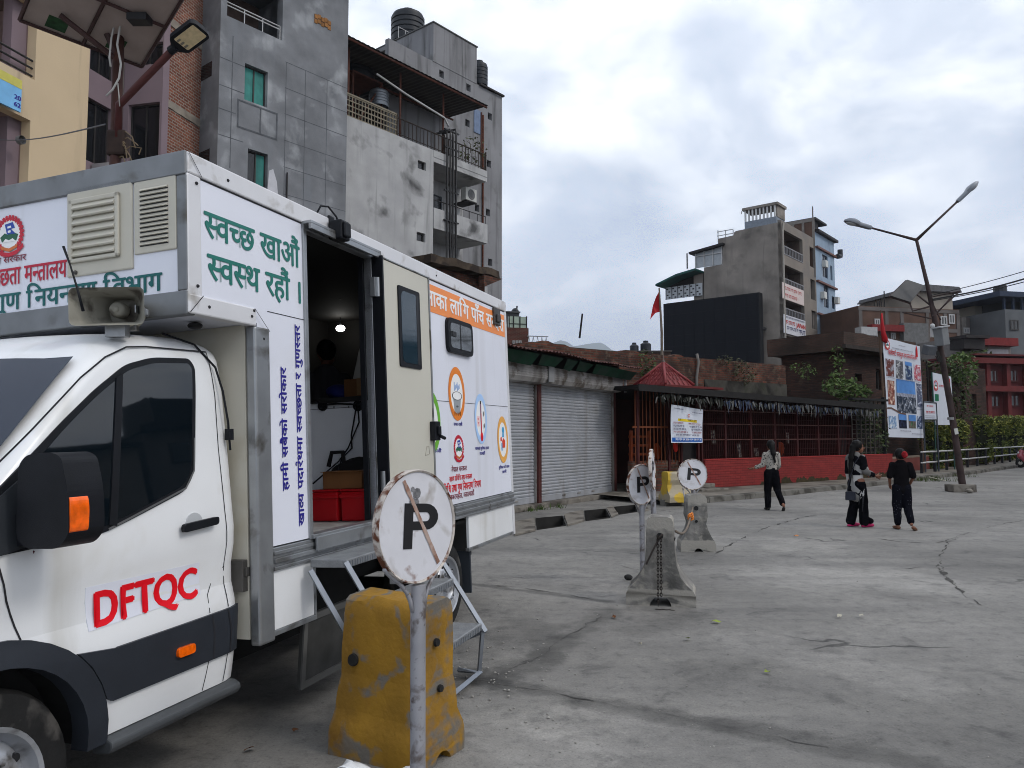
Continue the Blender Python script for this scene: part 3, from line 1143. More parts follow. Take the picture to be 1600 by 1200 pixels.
ar_o = [(WCA + .535 * cos(t),WCC + .03 + .535 * sin(t)) for t in [pi - k * pi / 20 for k in range(21)]]
ar_i = [(WCA + .435 * cos(t),WCC + .03 + .435 * sin(t)) for t in [k * pi / 20 for k in range(21)]]
patch('wheel_arch',[(WCA - .535,.40)] + ar_o + [(WCA + .535,.40),(WCA + .435,.40)] + ar_i + [(WCA - .435,.40)],.018,.09,grey_clad,cab)
cl_l = [(WCA + .542 * cos(t),WCC + .03 + .542 * sin(t)) for t in [radians(d) for d in (48,38,28,19)]]
patch('side_cladding',round_poly([(.452,.572),(.452,.808),(.0,.80),(-.40,.795)],.012,2) + [cl_l[0]] + cl_l[1:] + [(-.41,.572)],.016,.03,grey_clad,cab)
patch('bumper_corner',[(WCA - .545,.40),(-1.95,.40),(-1.96,.86),(WCA - .50,.80),(WCA - .545,.6)],.018,.05,grey_clad,cab)
m = MB()
m.box(1.90,2.03,2 * BC + .30,-.30,.32,.86)
m.build('bumper',grey_clad,cab,bevel=.05)
m = MB()
for b in (-.28,2 * BC + .28):
 m.ball(P(-1.80,b,.98),.14,14,(1.2,.9,.7))
m.build('headlight',M('lamp_glass',(.5,.52,.55),.08,var=.1,spec=.7),cab,smooth=True)
m = MB()
sbox(m,-1.9,.46,2 * BC + .06,2 * BC + .10,.42,.94)
m.build('side_panel',white_paint,cab)
m = MB()
sbox(m,-1.5,.44,2 * BC + .11,-.30,.50,.92)
sbox(m,-.46,.44,-.30,-.13,.46,.92)
m.build('inner_body',dark,cab)
m = MB()
for k in range(16):
 t0,t1 = pi * k / 16,pi * (k + 1) / 16
 pts = [(WCA + .455 * cos(t0),WCC + .03 + .455 * sin(t0)),(WCA + .455 * cos(t1),WCC + .03 + .455 * sin(t1))]
 m.quad(P(pts[0][0],-.09,pts[0][1]),P(pts[1][0],-.09,pts[1][1]),P(pts[1][0],-.45,pts[1][1]),P(pts[0][0],-.45,pts[0][1]))
m.build('wheel_liner',dark,cab)
m = MB()
m.prism([(-.12,.424),(-.085,.420),(-.050,.402),(-.046,.378),(-.065,.352),(-.16,.345),(-.16,.424)],(P(0,0,0),P(0,1,0),P(0,0,1)),-.415,.425)
m.build('sill_step',M('sill_grey',(.06,.065,.07),.45,var=.2,scale=6),cab,bevel=.008)
ribbon('door_seam',[(-1.02,1.52),(-.985,1.40),(-.94,1.278),(-.887,1.092),(-.82,.93)],.008,seam_m,cab)
ribbon('door_seam',[(-1.00,1.46),(-.985,1.54),(-.895,1.622),(-.753,1.745),(-.508,1.969),(-.363,2.073),(-.225,2.135),(-.10,2.150),(.328,2.165)],.008,seam_m,cab)
ribbon('door_seam',[(.328,2.165),(.338,1.92),(.325,1.644),(.335,1.304),(.338,1.1),(.335,.93),(.34,.812)],.006,seam_m,cab)
ribbon('door_seam',[(.335,1.02),(.245,.965),(.20,.90),(.197,.81)],.005,seam_m,cab)
ribbon('cladding_seam',[(.315,.805),(.345,.70),(.345,.575)],.010,seam_m,cab,.0175)
ribbon('cladding_seam',[(.195,.803),(.215,.70),(.215,.575)],.010,seam_m,cab,.0175)
ribbon('door_seam',[(.345,.57),(.33,.43)],.006,seam_m,cab)
ribbon('door_seam',[(.20,.57),(.175,.43)],.006,seam_m,cab)
wo = [(.205,2.07),(.175,2.115),(-.08,2.098),(-.255,2.048),(-.44,1.922),(-.62,1.775),(-.80,1.615),(-.95,1.48),(-.95,1.265),(-.46,1.290),(-.31,1.330),(.055,1.438),(.13,1.53)]
wi = [(.178,2.06),(.16,2.087),(-.077,2.070),(-.247,2.022),(-.43,1.898),(-.605,1.753),(-.78,1.590),(-.92,1.465),(-.92,1.295),(-.45,1.318),(-.307,1.358),(.042,1.464),(.104,1.54)]
sf = patch('side_window',round_poly(wo,[.05,.03] + [.05] * 11,4),.006,.012,black_plastic,truck)
patch('pane',round_poly(wi,[.05,.03] + [.05] * 11,4),.0085,.002,glass,sf)
patch('divider',[(-.425,1.325),(-.385,1.315),(-.285,2.005),(-.325,1.98)],.014,.01,black_plastic,sf)
patch('corner_cover',[(-.99,1.43),(-.80,1.57),(-.795,1.29),(-.95,1.262)],.014,.01,M('corner_grey',(.03,.034,.04),.4,var=.1),sf)
ribbon('lower_bead',[(-.43,1.306),(-.30,1.344),(.05,1.450),(.118,1.535),(.14,1.7)],.010,M('bead_steel',(.20,.2,.2),.3,.6),sf,.012)
m = MB()
rows = []
for k in range(10):
 a = -1.20 + (.735) * k / 9
 bl = smooth_tab([(-1.25,-.12),(-.9,-.15),(-.47,-.21)],a)
 rows.append([m.bm.verts.new(P(a,b,roof_c(a,b) + .006) + Vector((.006,0,0))) for b in [bl + (2 * BC - 2 * bl) * j / 10 for j in range(11)]])
for r0,r1 in zip(rows,rows[1:]):
 for j in range(10):
  m.bm.faces.new((r0[j],r0[j + 1],r1[j + 1],r1[j]))
m.build('windscreen',M('windscreen_glass',(.006,.010,.024),.04,var=0,spec=.35),cab,smooth=True)
m = MB()
pts = round_poly([(-.012,1.238),(.235,1.252),(.237,1.292),(-.010,1.278)],.02,4)
m.prism(pts,SIDE,-.045,-.022)
dh = m.build('door_handle',black_plastic,truck,bevel=.008)
m = MB()
m.prism([(.10 + .062 * cos(k * pi / 10),1.265 + .06 * sin(k * pi / 10)) for k in range(20)],SIDE,-.08,-.0625)
m.build('handle_cup',M('cup_white',lin((.72,.73,.74)),.4,var=.05),dh)
st = patch('sticker',[(-.535,1.075),(.145,1.072),(.155,.915),(-.52,.89)],.003,.006,panel_white,truck)
stx = text('sticker_text','DFTQC',M('bright_red',lin((.88,.04,.12)),.4,var=.03),st,(P(0,0,0),P(1,0,.012).normalized(),P(0,0,1)),(-.485,.125,.908,1.052),bold=.042)
for v in stx.data.vertices:
 v.co.y += Ssurf(-v.co.x,v.co.z) + .0025
m = MB()
m.prism(round_poly(rect(-.05,.065,.652,.698),.02,4),SIDE,-.06,-.030)
m.build('side_repeater',amber,cab,bevel=.006)
mir = MB()
mp_ = round_poly([(-.01,1.33),(.04,1.29),(.20,1.29),(.252,1.34),(.248,1.50),(.215,1.625),(.17,1.645),(.04,1.64),(.0,1.60)],.05,4)
mir.prism(mp_,(P(-.90,0,0),P(0,1,0),P(0,0,1)),-.16,.0)
mir = mir.build('mirror',black_plastic,truck,bevel=.045,seg=4)
m = MB()
m.prism(round_poly([(.178,1.335),(.250,1.345),(.255,1.43),(.248,1.482),(.184,1.485)],.02,3),(P(-.90,.004,0),P(0,1,0),P(0,0,1)),-.085,-.004)
m.build('indicator',amber,mir,bevel=.022,seg=3)
m = MB()
m.prism(round_poly([(-.14,1.285),(.06,1.30),(.06,1.41),(-.14,1.42)],.03,3),(P(-.88,0,0),P(0,1,0),P(0,0,1)),-.14,-.02)
m.build('mirror_arm',black_plastic,mir,bevel=.02)
m = MB()
m.tube([TM.inverted() @ at(u,v,3.05) for u,v in ((33,832),(42,848),(51,862),(48,885),(42,912),(40,930))],[.006,.008,.009,.008,.006,.002],6)
m.build('ribbon',M('ribbon_purple',lin((.32,.12,.17)),.8,var=.3,scale=20),mir,smooth=True)
m = MB()
m.tube([P(.10,-.25,2.245),P(.26,-.19,2.20),P(.35,-.13,2.08),P(.37,-.10,1.95),P(.385,-.08,1.78),P(.395,-.085,1.72),P(.405,-.085,1.63)],.006,6)
m.box(-.41,-.38,-.10,-.065,1.685,1.745)
m.build('wire',black_plastic,cab)
m = MB()
sbox(m,AI - .018,AI + .02,-BW + .05,-.055,.60,H1 + .01)
m.build('gap_wall',cream,truck)
m = MB()
sbox(m,AI - .06,AI + .0,-BW + .05,-.062,.86,1.03)
sbox(m,AI - .045,AI + .0,-.19,-.05,.94,.99)
m.build('cross_member',M('dull_steel',(.1,.1,.1),.5,.7),truck,bevel=.004)
def wheel(a,b,name='wheel',w=.21,r=WR):
 m = MB()
 pr = [(r * .60,-w * .5),(r * .86,-w * .5),(r * .955,-w * .42),(r,-w * .27),(r,w * .27),(r * .955,w * .42),(r * .86,w * .5),(r * .66,w * .5),(r * .60,w * .42),(r * .60,-w * .5)]
 m.lathe(pr,P(a,b - w / 2,r),(0,1,0),40)
 root = thing(name,None,None,P(0,0,0))
 root.parent = truck
 m.build('tyre',rubber,root,auto=True)
 m = MB()
 m.lathe([(r * .66,w * .48),(r * .645,w * .54),(r * .605,w * .50),(r * .59,w * .30),(r * .54,w * .20),(r * .50,w * .34),(r * .40,w * .50),(r * .30,w * .52),(r * .25,w * .40),(r * .24,w * .30),(0,w * .30)],P(a,b - w / 2,r),(0,1,0),40)
 rim = m.build('rim',rim_m,root,auto=True)
 m = MB()
 for k in range(10):
  t = 2 * pi * k / 10
  m.cyl(P(a + cos(t) * r * .455,b - w / 2 + w * .36,r + sin(t) * r * .455),P(a + cos(t) * r * .455,b - w / 2 + w * .445,r + sin(t) * r * .455),r * .045,n=10)
 m.build('vent_hole',ink,root)
 m = MB()
 for k in range(6):
  t = 2 * pi * k / 6
  m.cyl(P(a + cos(t) * r * .34,b - w / 2 + w * .5,r + sin(t) * r * .34),P(a + cos(t) * r * .34,b - w / 2 + w * .60,r + sin(t) * r * .34),r * .03,n=6)
 m.lathe([(0,w * .56),(r * .15,w * .54),(r * .19,w * .42),(r * .2,w * .3)],P(a,b - w / 2,r),(0,1,0),20)
 m.build('hub',rim_m,root,auto=True)
 return root
wheel(WCA,-.10)
wheel(WCA,2 * BC + .31)
wheel(3.17,-.06)
wheel(3.17,-.30)
wheel(3.17,-1.6)
m = MB()
sbox(m,-1.6,L_ - .3,-1.45,-1.33,.55,.72)
sbox(m,-1.6,L_ - .3,-.75,-.63,.55,.72)
for a in (.6,1.4,2.2,3.0,3.8,4.6):
 sbox(m,a,a + .08,-BW + .05,-.04,.90,1.0)
sbox(m,1.05,L_ - .06,-BW + .05,-.9,.45,.9)
sbox(m,1.06,2.8,-.90,-.55,.60,.90)
m.cyl(P(3.17,-.2,.385),P(3.17,-1.9,.385),.07)
sbox(m,-.42,2.75,-1.85,-.72,.26,.60)  # unseen bulk added to block light under the truck
sbox(m,3.62,4.7,-1.9,-.45,.42,.9)
m.build('chassis_and_light_block',dark,truck)
m = MB()
sbox(m,AI + .12,2.7,-BW,-BW + .03,.32,.98)  # unseen far skirts, added and drawn low to darken under the truck
sbox(m,3.6,L_ - .06,-BW,-BW + .03,.5,.98)
m.build('skirt_panel',white_paint,truck)
m = MB()
sbox(m,AI + .12,L_ - .06,-BW + .03,-.03,.985,1.008)
m.build('underfloor',dark,truck)
m = MB()
sbox(m,3.60,3.625,-.34,-.02,.24,.62)
m.build('mudflap',M('flap_grey',(.03,.036,.045),.6,var=.2),truck)
m = MB()
sbox(m,2.72,2.745,-.34,-.02,.30,.80)
sbox(m,2.74,3.6,-.40,-.04,.885,.91)
m.build('mudguard',dark,truck)
m = MB()
sbox(m,2.10,2.16,-.05,.0,.60,.944)
m.build('skirt_post',trim_white,truck)
m = MB()
m.prism(rect(1.05,1.85,.16,.60),(P(0,-.16,0),P(1,0,0),P(0,.09,1).normalized()),0,.02)
fl = m.build('locker_flap',M('flap_steel',(.07,.07,.068),.55,.3,var=.3,scale=6),truck)
m = MB()
for r_ in (rect(1.05,1.85,.16,.20),rect(1.05,1.85,.56,.60),rect(1.05,1.09,.20,.56),rect(1.81,1.85,.20,.56)):
 m.prism(r_,(P(0,-.16,0),P(1,0,0),P(0,.09,1).normalized()),.0205,.032)
m.build('flap_frame',M('flap_frame_grey',(.16,.16,.155),.5,.4,var=.2),fl)
steps = thing('folding_steps',None,None,P(0,0,0))
steps.parent = truck
a0_,a1_ = .93,2.02
tread_m = M('tread_alu',lin((.56,.57,.58)),.5,.55,var=.18,scale=12,bump=.4,bscale=90)
tube_m = M('step_tube',lin((.55,.57,.60)),.38,.7,var=.12,scale=7)
for b0,b1,c in ((.05,.30,.965),(.27,.50,.665),(.47,.70,.36)):
 m = MB()
 sbox(m,a0_,a1_,b0,b1,c - .05,c)
 m.build('tread',tread_m,steps,bevel=.006)
 m = MB()
 k = a0_ + .03
 while k < a1_ - .02:
  sbox(m,k,k + .012,b1,b1 + .003,c - .045,c - .012)
  k += .03
 m.build('tread_ribs',tube_m,steps)
for a in (a0_ - .012,a1_ + .012):
 m = MB()
 m.tube([P(a,.30,.95),P(a,.72,.30)],.02,4)
 m.tube([P(a,.06,.90),P(a,.50,.22)],.02,4)
 m.tube([P(a,.72,.31),P(a,.50,.22)],.016,4)
 m.tube([P(a,.70,.32),P(a,.66,.02),P(a,.50,.03)],.018,4)
 m.build('stringer',tube_m,steps)
m = MB()
m.tube([P(a0_,.665,.02),P(a1_ + .02,.665,.02)],.02,4)
m.build('foot_bar',tube_m,steps)
# ================================================================== ground
def ground_material():
 m = bpy.data.materials.new('worn_concrete')
 m.use_nodes = True
 t = m.node_tree
 N,L = t.nodes,t.links
 b = N['Principled BSDF']
 co = N.new('ShaderNodeTexCoord')
 def noise(s,d=8,sc=None,dist=0.0,rough=.55):
  n = N.new('ShaderNodeTexNoise')
  n.inputs['Scale'].default_value = s
  n.inputs['Detail'].default_value = d
  n.inputs['Distortion'].default_value = dist
  n.inputs['Roughness'].default_value = rough
  if sc:
   mp = N.new('ShaderNodeMapping')
   mp.inputs['Scale'].default_value = sc[:3]
   mp.inputs['Rotation'].default_value = (0,0,sc[3])
   L.new(co.outputs['Object'],mp.inputs[0]); L.new(mp.outputs[0],n.inputs['Vector'])
  else:
   L.new(co.outputs['Object'],n.inputs['Vector'])
  return n.outputs['Fac']
 def ramp(f,stops):
  r = N.new('ShaderNodeValToRGB')
  e = r.color_ramp.elements
  while len(e) < len(stops): e.new(.5)
  for x,(p,c) in zip(e,stops):
   x.position = p; x.color = (*c,1)
  L.new(f,r.inputs[0])
  return r.outputs[0]
 def mul(a,bb):
  x = N.new('ShaderNodeMix'); x.data_type = 'RGBA'; x.blend_type = 'MULTIPLY'; x.inputs[0].default_value = 1
  L.new(a,x.inputs[6]); L.new(bb,x.inputs[7])
  return x.outputs[2]
 g = lambda v: (v * .69,v * .664,v * .622)
 c = ramp(noise(.35,9,dist=.3),[(.30,g(.19)),(.44,g(.25)),(.56,g(.30)),(.72,g(.37))])
 c = mul(c,ramp(noise(1.0,8,(.22,1.5,1,radians(-38)),.4),[(.28,(.74,.74,.75)),(.5,(1,1,1)),(.72,(1.12,1.12,1.11))]))
 c = mul(c,ramp(noise(2.6,10,dist=.5,rough=.65),[(.32,(.60,.60,.61)),(.43,(.93,.93,.93)),(.58,(1,1,1)),(.74,(1.15,1.15,1.13))]))
 c = mul(c,ramp(noise(9,8,rough=.7),[(.30,(.62,.62,.62)),(.46,(.97,.97,.97)),(.6,(1.06,1.06,1.05)),(.74,(1.35,1.33,1.28))]))
 c = mul(c,ramp(noise(70,5,rough=.7),[(.28,(.45,.45,.45)),(.44,(.95,.95,.95)),(.58,(1,1,1)),(.74,(1.45,1.44,1.4))]))
 v = N.new('ShaderNodeTexVoronoi'); v.inputs['Scale'].default_value = 4.5; L.new(co.outputs['Object'],v.inputs['Vector'])
 c = mul(c,ramp(v.outputs['Distance'],[(.0,(.45,.45,.45)),(.035,(.6,.6,.6)),(.06,(1,1,1)),(1,(1,1,1))]))
 v2 = N.new('ShaderNodeTexVoronoi'); v2.feature = 'DISTANCE_TO_EDGE'; v2.inputs['Scale'].default_value = .42
 dn = N.new('ShaderNodeTexNoise'); dn.inputs['Scale'].default_value = 2.2; dn.inputs['Detail'].default_value = 6
 L.new(co.outputs['Object'],dn.inputs['Vector'])
 ad = N.new('ShaderNodeMix'); ad.data_type = 'RGBA'; ad.blend_type = 'ADD'; ad.inputs[0].default_value = .55
 L.new(co.outputs['Object'],ad.inputs[6]); L.new(dn.outputs['Color'],ad.inputs[7]); L.new(ad.outputs[2],v2.inputs['Vector'])
 cr = ramp(v2.outputs['Distance'],[(.0,(.25,.25,.25)),(.006,(.45,.45,.45)),(.012,(1,1,1)),(1,(1,1,1))])
 x = N.new('ShaderNodeMix'); x.data_type = 'RGBA'
 msk = ramp(noise(.5,3),[(.57,(0,0,0)),(.63,(1,1,1))])
 L.new(msk,x.inputs[0]); x.inputs[6].default_value = (1,1,1,1); L.new(cr,x.inputs[7])
 c = mul(c,x.outputs[2])
 wob = N.new('ShaderNodeTexNoise'); wob.inputs['Scale'].default_value = 2.4; wob.inputs['Detail'].default_value = 8; wob.inputs['Roughness'].default_value = .65
 L.new(co.outputs['Object'],wob.inputs['Vector'])
 for (u0,v0,u1,v1,w,dk) in STAINS:
  p,q = gnd(u0,v0),gnd(u1,v1)
  d = q - p
  def vm(op,a,bb=None):
   n = N.new('ShaderNodeVectorMath'); n.operation = op
   for i,x in enumerate((a,bb)):
    if x is None: continue
    if hasattr(x,'is_output'): L.new(x,n.inputs[i])
    else: n.inputs[i].default_value = x
   return n
  def mt(op,a,bb):
   n = N.new('ShaderNodeMath'); n.operation = op
   for i,x in enumerate((a,bb)):
    if hasattr(x,'is_output'): L.new(x,n.inputs[i])
    else: n.inputs[i].default_value = x
   return n
  rel = vm('SUBTRACT',co.outputs['Object'],p).outputs[0]
  t = mt('MULTIPLY',vm('DOT_PRODUCT',rel,d).outputs['Value'],1 / d.length_squared)
  t.use_clamp = True
  sc = N.new('ShaderNodeVectorMath'); sc.operation = 'SCALE'; sc.inputs[0].default_value = d; L.new(t.outputs[0],sc.inputs['Scale'])
  dist = vm('LENGTH',vm('SUBTRACT',rel,sc.outputs[0]).outputs[0]).outputs['Value']
  dd = mt('ADD',dist,mt('MULTIPLY',mt('SUBTRACT',.5,wob.outputs['Fac']).outputs[0],w * 5).outputs[0])
  c = mul(c,ramp(mt('DIVIDE',dd.outputs[0],w * 2).outputs[0],[(.0,(dk,dk,dk)),(.35,(dk + .1,dk + .1,dk + .1)),(.75,(1,1,1)),(1,(1,1,1))]))
 L.new(c,b.inputs['Base Color'])
 b.inputs['Roughness'].default_value = .82
 bp = N.new('ShaderNodeBump'); bp.inputs['Strength'].default_value = .5; bp.inputs['Distance'].default_value = .012
 hs = N.new('ShaderNodeMath'); hs.operation = 'ADD'
 L.new(noise(38,6,rough=.7),hs.inputs[0]); L.new(noise(4,6),hs.inputs[1])
 L.new(hs.outputs[0],bp.inputs['Height']); L.new(bp.outputs[0],b.inputs['Normal'])
 return m
STAINS = ((752,1062,900,1092,.10,.55),(900,1092,1120,1134,.10,.55),(1120,1134,1440,1192,.12,.6),(765,1060,850,1024,.16,.55),(850,1024,955,955,.14,.6),
  (690,1050,760,1062,.22,.6),(1215,800,1390,806,.35,.75),(735,912,950,940,.05,.55),(690,1010,760,1030,.2,.7),(980,860,1090,880,.15,.75),(815,982,835,984,.3,.62),(1120,1040,1180,1046,.22,.7),(1000,985,1080,962,.2,.72),(1380,930,1400,932,.3,.75),(1270,1010,1290,1012,.15,.68),(890,1130,1000,1160,.25,1.16),(1250,900,1400,905,.6,1.14),(900,900,990,925,.3,1.15),(1180,1000,1400,1060,.3,1.12),(700,1120,860,1180,.25,1.14),(1000,840,1250,850,.5,1.12))
ground_m = ground_material()
m = MB()
xs = [-9000,-600,-60,-20] + [-8 + .5 * k for k in range(53)] + [30,60,600,9000]
ys = [-9000,-300,-20,-3] + [.5 * k for k in range(53)] + [32,48,90,600,9000]
gv = [[m.bm.verts.new((x,y,(0.018 * mnoise.noise(Vector((x * .35,y * .35,3))) + .006 * mnoise.noise(Vector((x * 1.7,y * 1.7,1)))) if -8 <= x <= 18 and 0 <= y <= 26 else 0)) for x in xs] for y in ys]
for r0,r1 in zip(gv,gv[1:]):
 for k in range(len(xs) - 1):
  m.bm.faces.new((r0[k],r0[k + 1],r1[k + 1],r1[k]))
PITS = [[(839,828),(884,822),(879,807),(837,811)],[(915,814),(953,809),(946,796),(913,799)],[(967,804),(996,800),(992,790),(959,793)]]
pit_b = MB()
for pit in PITS:
 q = [gnd(u,v) for u,v in pit]
 cen = sum(q,Vector()) / 4
 for k in range(4):
  e = q[(k + 1) % 4] - q[k]
  no = Vector((e.y,-e.x,0)).normalized()
  near = [f for f in m.bm.faces if (f.calc_center_median() - cen).length < 2.2]
  geo = list({v for f in near for v in f.verts}) + list({x for f in near for x in f.edges}) + near
  bmesh.ops.bisect_plane(m.bm,geom=geo,plane_co=q[k],plane_no=no)
 def inside(p):
  sg = [((q[(k + 1) % 4] - q[k]).cross(p - q[k])).z for k in range(4)]
  return all(x > 0 for x in sg) or all(x < 0 for x in sg)
 dead = [f for f in m.bm.faces if (f.calc_center_median() - cen).length < 4 and inside(Vector((*f.calc_center_median().xy,0)))]
 bmesh.ops.delete(m.bm,geom=dead,context='FACES')
 for k in range(4):
  a_,b_ = q[k],q[(k + 1) % 4]
  pit_b.quad((a_.x,a_.y,.02),(b_.x,b_.y,.02),(b_.x,b_.y,-1.0),(a_.x,a_.y,-1.0))
 pit_b.quad(*[(p.x,p.y,-1.0) for p in q])
tag(m.build('ground',ground_m,smooth=True),kind='structure')
tag(pit_b.build('drain_pit',M('pit_shaded_concrete',(.018,.017,.016),.95,var=.4,scale=3),recalc=False),kind='structure')  # pit walls coloured near black to deepen the shade inside
def gz(x,y):
 return (0.018 * mnoise.noise(Vector((x * .35,y * .35,3))) + .006 * mnoise.noise(Vector((x * 1.7,y * 1.7,1)))) if -8 <= x <= 18 and 0 <= y <= 26 else 0.0
def crack(name,pts,w,mat,seed=0,wob=.05,lift=.004,taper=True):
 """a ragged ribbon lying on the ground along photo pixels"""
 rnd = random.Random(seed)
 P3 = [gnd(u,v) for u,v in pts]
 fine = []
 for p,q in zip(P3,P3[1:]):
  n = max(1,int((q - p).length / .07))
  fine += [p.lerp(q,k / n) for k in range(n)]
 fine.append(P3[-1])
 b = MB()
 rows = []
 n = len(fine)
 for i,p in enumerate(fine):
  d = (fine[min(i + 1,n - 1)] - fine[max(i - 1,0)]).normalized()
  nn = Vector((-d.y,d.x,0))
  off = nn * (mnoise.noise(p * 3.1) * wob + mnoise.noise(p * 11) * .03 + rnd.uniform(-.3,.3) * w)
  e = min(1,i / 6,(n - 1 - i) / 6) if taper else 1
  ww = w * max(.06,.25 + 1.5 * mnoise.noise(p * 4 + Vector((seed,0,0)))) * max(e,.15)
  rows.append([b.bm.verts.new((x.x,x.y,gz(x.x,x.y) + lift)) for x in (p + off + nn * ww * rnd.uniform(.3,.7),p + off - nn * ww * rnd.uniform(.3,.7))])
 for r0,r1 in zip(rows,rows[1:]):
  b.bm.faces.new((r0[0],r0[1],r1[1],r1[0]))
 return tag(b.build(name,mat),kind='structure')
crack_m = M('crack_dark',(.055,.052,.048),.95,var=.4,scale=12)
tar_m = M('tar_joint',(.055,.053,.050),.8,var=.35,scale=5,col2=(.12,.115,.11),amt=.4,scale2=3,bump=.3)
crack('road_crack',[(1496,838),(1482,850),(1470,868),(1465,884),(1478,904),(1500,925),(1530,945),(1565,962),(1606,978)],.038,crack_m,1)
crack('road_crack',[(1472,880),(1476,900),(1492,916)],.06,crack_m,2)
crack('road_crack',[(1496,838),(1535,826),(1580,816),(1606,812)],.03,crack_m,3)
crack('road_crack',[(735,912),(800,917),(870,927),(950,940)],.035,crack_m,4)
crack('road_crack',[(1170,836),(1205,822),(1240,812),(1262,806),(1285,804)],.05,crack_m,5)
crack('road_crack',[(1110,872),(1140,852),(1170,836)],.05,crack_m,6)
crack('road_crack',[(1340,838),(1400,846),(1460,850),(1500,838)],.03,crack_m,7)
crack('road_crack',[(1465,884),(1420,888),(1380,890)],.025,crack_m,8)
crack('road_crack',[(1180,800),(1260,806),(1330,812)],.03,crack_m,9)
crack('road_crack',[(960,880),(1000,890),(1070,897)],.02,crack_m,10)
crack('road_crack',[(1400,790),(1480,793),(1560,788)],.03,crack_m,11)
crack('road_joint',[(748,1062),(810,1072),(900,1090),(1000,1112),(1120,1135),(1260,1160),(1420,1190),(1500,1205)],.022,tar_m,12)
crack('road_joint',[(765,1060),(800,1048),(850,1024),(900,990),(955,953)],.03,tar_m,13,wob=.10)
# ================================================================== barriers, parking signs, rope
yellow_m = M('barrier_yellow',lin((.55,.41,.12)),.72,var=.28,scale=4,col2=lin((.42,.40,.37)),amt=.20,scale2=6.5,sharp=.08,col3=lin((.36,.21,.11)),amt3=.32,scale3=2.1,bump=.5,bscale=35,streak=lin((.46,.34,.13)),streak_amt=.5,edge=lin((.40,.385,.36)),edge_t=.565)
conc_m = M('barrier_concrete',lin((.48,.47,.455)),.85,var=.22,scale=6,col2=lin((.33,.325,.315)),amt=.5,scale2=4.5,sharp=.3,col3=lin((.70,.68,.63)),amt3=.25,scale3=7,bump=.6,bscale=30,streak=lin((.25,.25,.24)),streak_amt=.5,edge=lin((.58,.565,.535)))
rust_m = M('rust',lin((.34,.17,.09)),.85,var=.35,scale=20,col2=lin((.22,.11,.07)),amt=.5,scale2=12,bump=.4)
steel_dark = M('chain_steel',lin((.20,.18,.17)),.6,.6,var=.3,scale=30)
sign_white = M('sign_white',lin((.80,.80,.82)),.5,var=.06,scale=6,col2=lin((.62,.60,.58)),amt=.25,scale2=6,sharp=.2,col3=lin((.45,.30,.22)),amt3=.05,scale3=14)
sign_rim = M('sign_rim',lin((.72,.69,.66)),.6,.1,var=.2,scale=12,col2=lin((.36,.21,.14)),amt=.42,scale2=16,sharp=.1)
pole_m = M('pole_grey',lin((.60,.60,.62)),.5,.3,var=.12,scale=8,col2=lin((.40,.37,.36)),amt=.28,scale2=9,sharp=.1,col3=lin((.26,.18,.14)),amt3=.22,scale3=26)
stripe_m = M('faded_stripe',lin((.55,.42,.36)),.7,var=.3,scale=16,col2=lin((.66,.58,.54)),amt=.5,scale2=16)
def barrier(name,label,loc,rz,wb,wt,h,lb,lt,mat,holes=(),group='concrete barriers along the parking line',sill=.16,seed=1.0,arch=.09):
 """jersey barrier: profile across x, length along y"""
 t = thing(name,label,'barrier',loc,rz,group)
 pr = [(wb / 2,0),(wb / 2 * 1.0,sill * .75),(wb * .47,sill),(wb * .375,sill + .07),(wb * .295,sill + .15),(wb * .235,sill + .25),(max(wt * .56,wb * .2),sill + .36),(wt * .53,h * .78),(wt * .5,h - .05),(wt * .42,h - .012),(wt * .3,h)]
 if wb < .5:
  pr = [(wb / 2,0),(wb / 2,sill * .8),(wb * .475,sill + .04),(wb * .40,h * .28),(wt * .64,h * .44),(wt * .58,h * .50),(wt * .55,h - .07),(wt * .49,h - .025),(wt * .36,h)]
 poly = pr + [(-x,z) for x,z in pr[::-1]]
 poly += [(-arch * cos(k * pi / 8),arch * sin(k * pi / 8)) for k in range(9)]
 m = MB()
 m.prism(poly,(Vector((0,0,0)),Vector((1,0,0)),Vector((0,0,1))),-.5,.5)
 m.cut(.06,(1,2))
 for v in m.bm.verts:
  ln = lb + (lt - lb) * max(0,min(1,(v.co.z - sill) / ((h if wb > .5 else h * .55) - sill)))
  v.co.y *= ln
 m.jitter(.012,4.0,seed).jitter(.005,16.0,seed)
 m.build('barrier_body',mat,t,auto=True)
 for (p,d,r) in holes:
  mm = MB()
  p,d = Vector(p),Vector(d).normalized()
  mm.cyl(p,p + d * .014,r,r * .9,16)
  mm.build('hole',dark,t)
 return t
def yaw_of(d):                       # rz that turns local +y onto direction d
 return math.atan2(-d[0],d[1])
bl = Vector((.87,-.49,0)).normalized()
b1 = barrier('barrier','yellow painted concrete barrier with peeling paint beside the truck steps',(-.625,4.28,-.01),yaw_of(bl),.42,.25,.83,.60,.53,yellow_m,seed=2.2,
   holes=[((.150,-.18,.50),(1,0,.12),.034),((.02,.268,.62),(0,1,.1),.022),((.0,.280,.38),(0,1,.1),.02)],sill=.12,arch=.07)
b2p = gnd(1033,948)
b2 = barrier('barrier','bare concrete barrier with a hanging chain in the middle of the parking line',(b2p.x + .05,b2p.y + .24,-.01),radians(-13),.68,.26,.89,.46,.42,conc_m,seed=5.1,
   holes=[((.0,-.212,.70),(0,-1,.05),.035),((.135,-.02,.66),(1,0,.1),.014),((.135,-.12,.66),(1,0,.1),.014)],arch=.11)
b3p = gnd(1094,863)
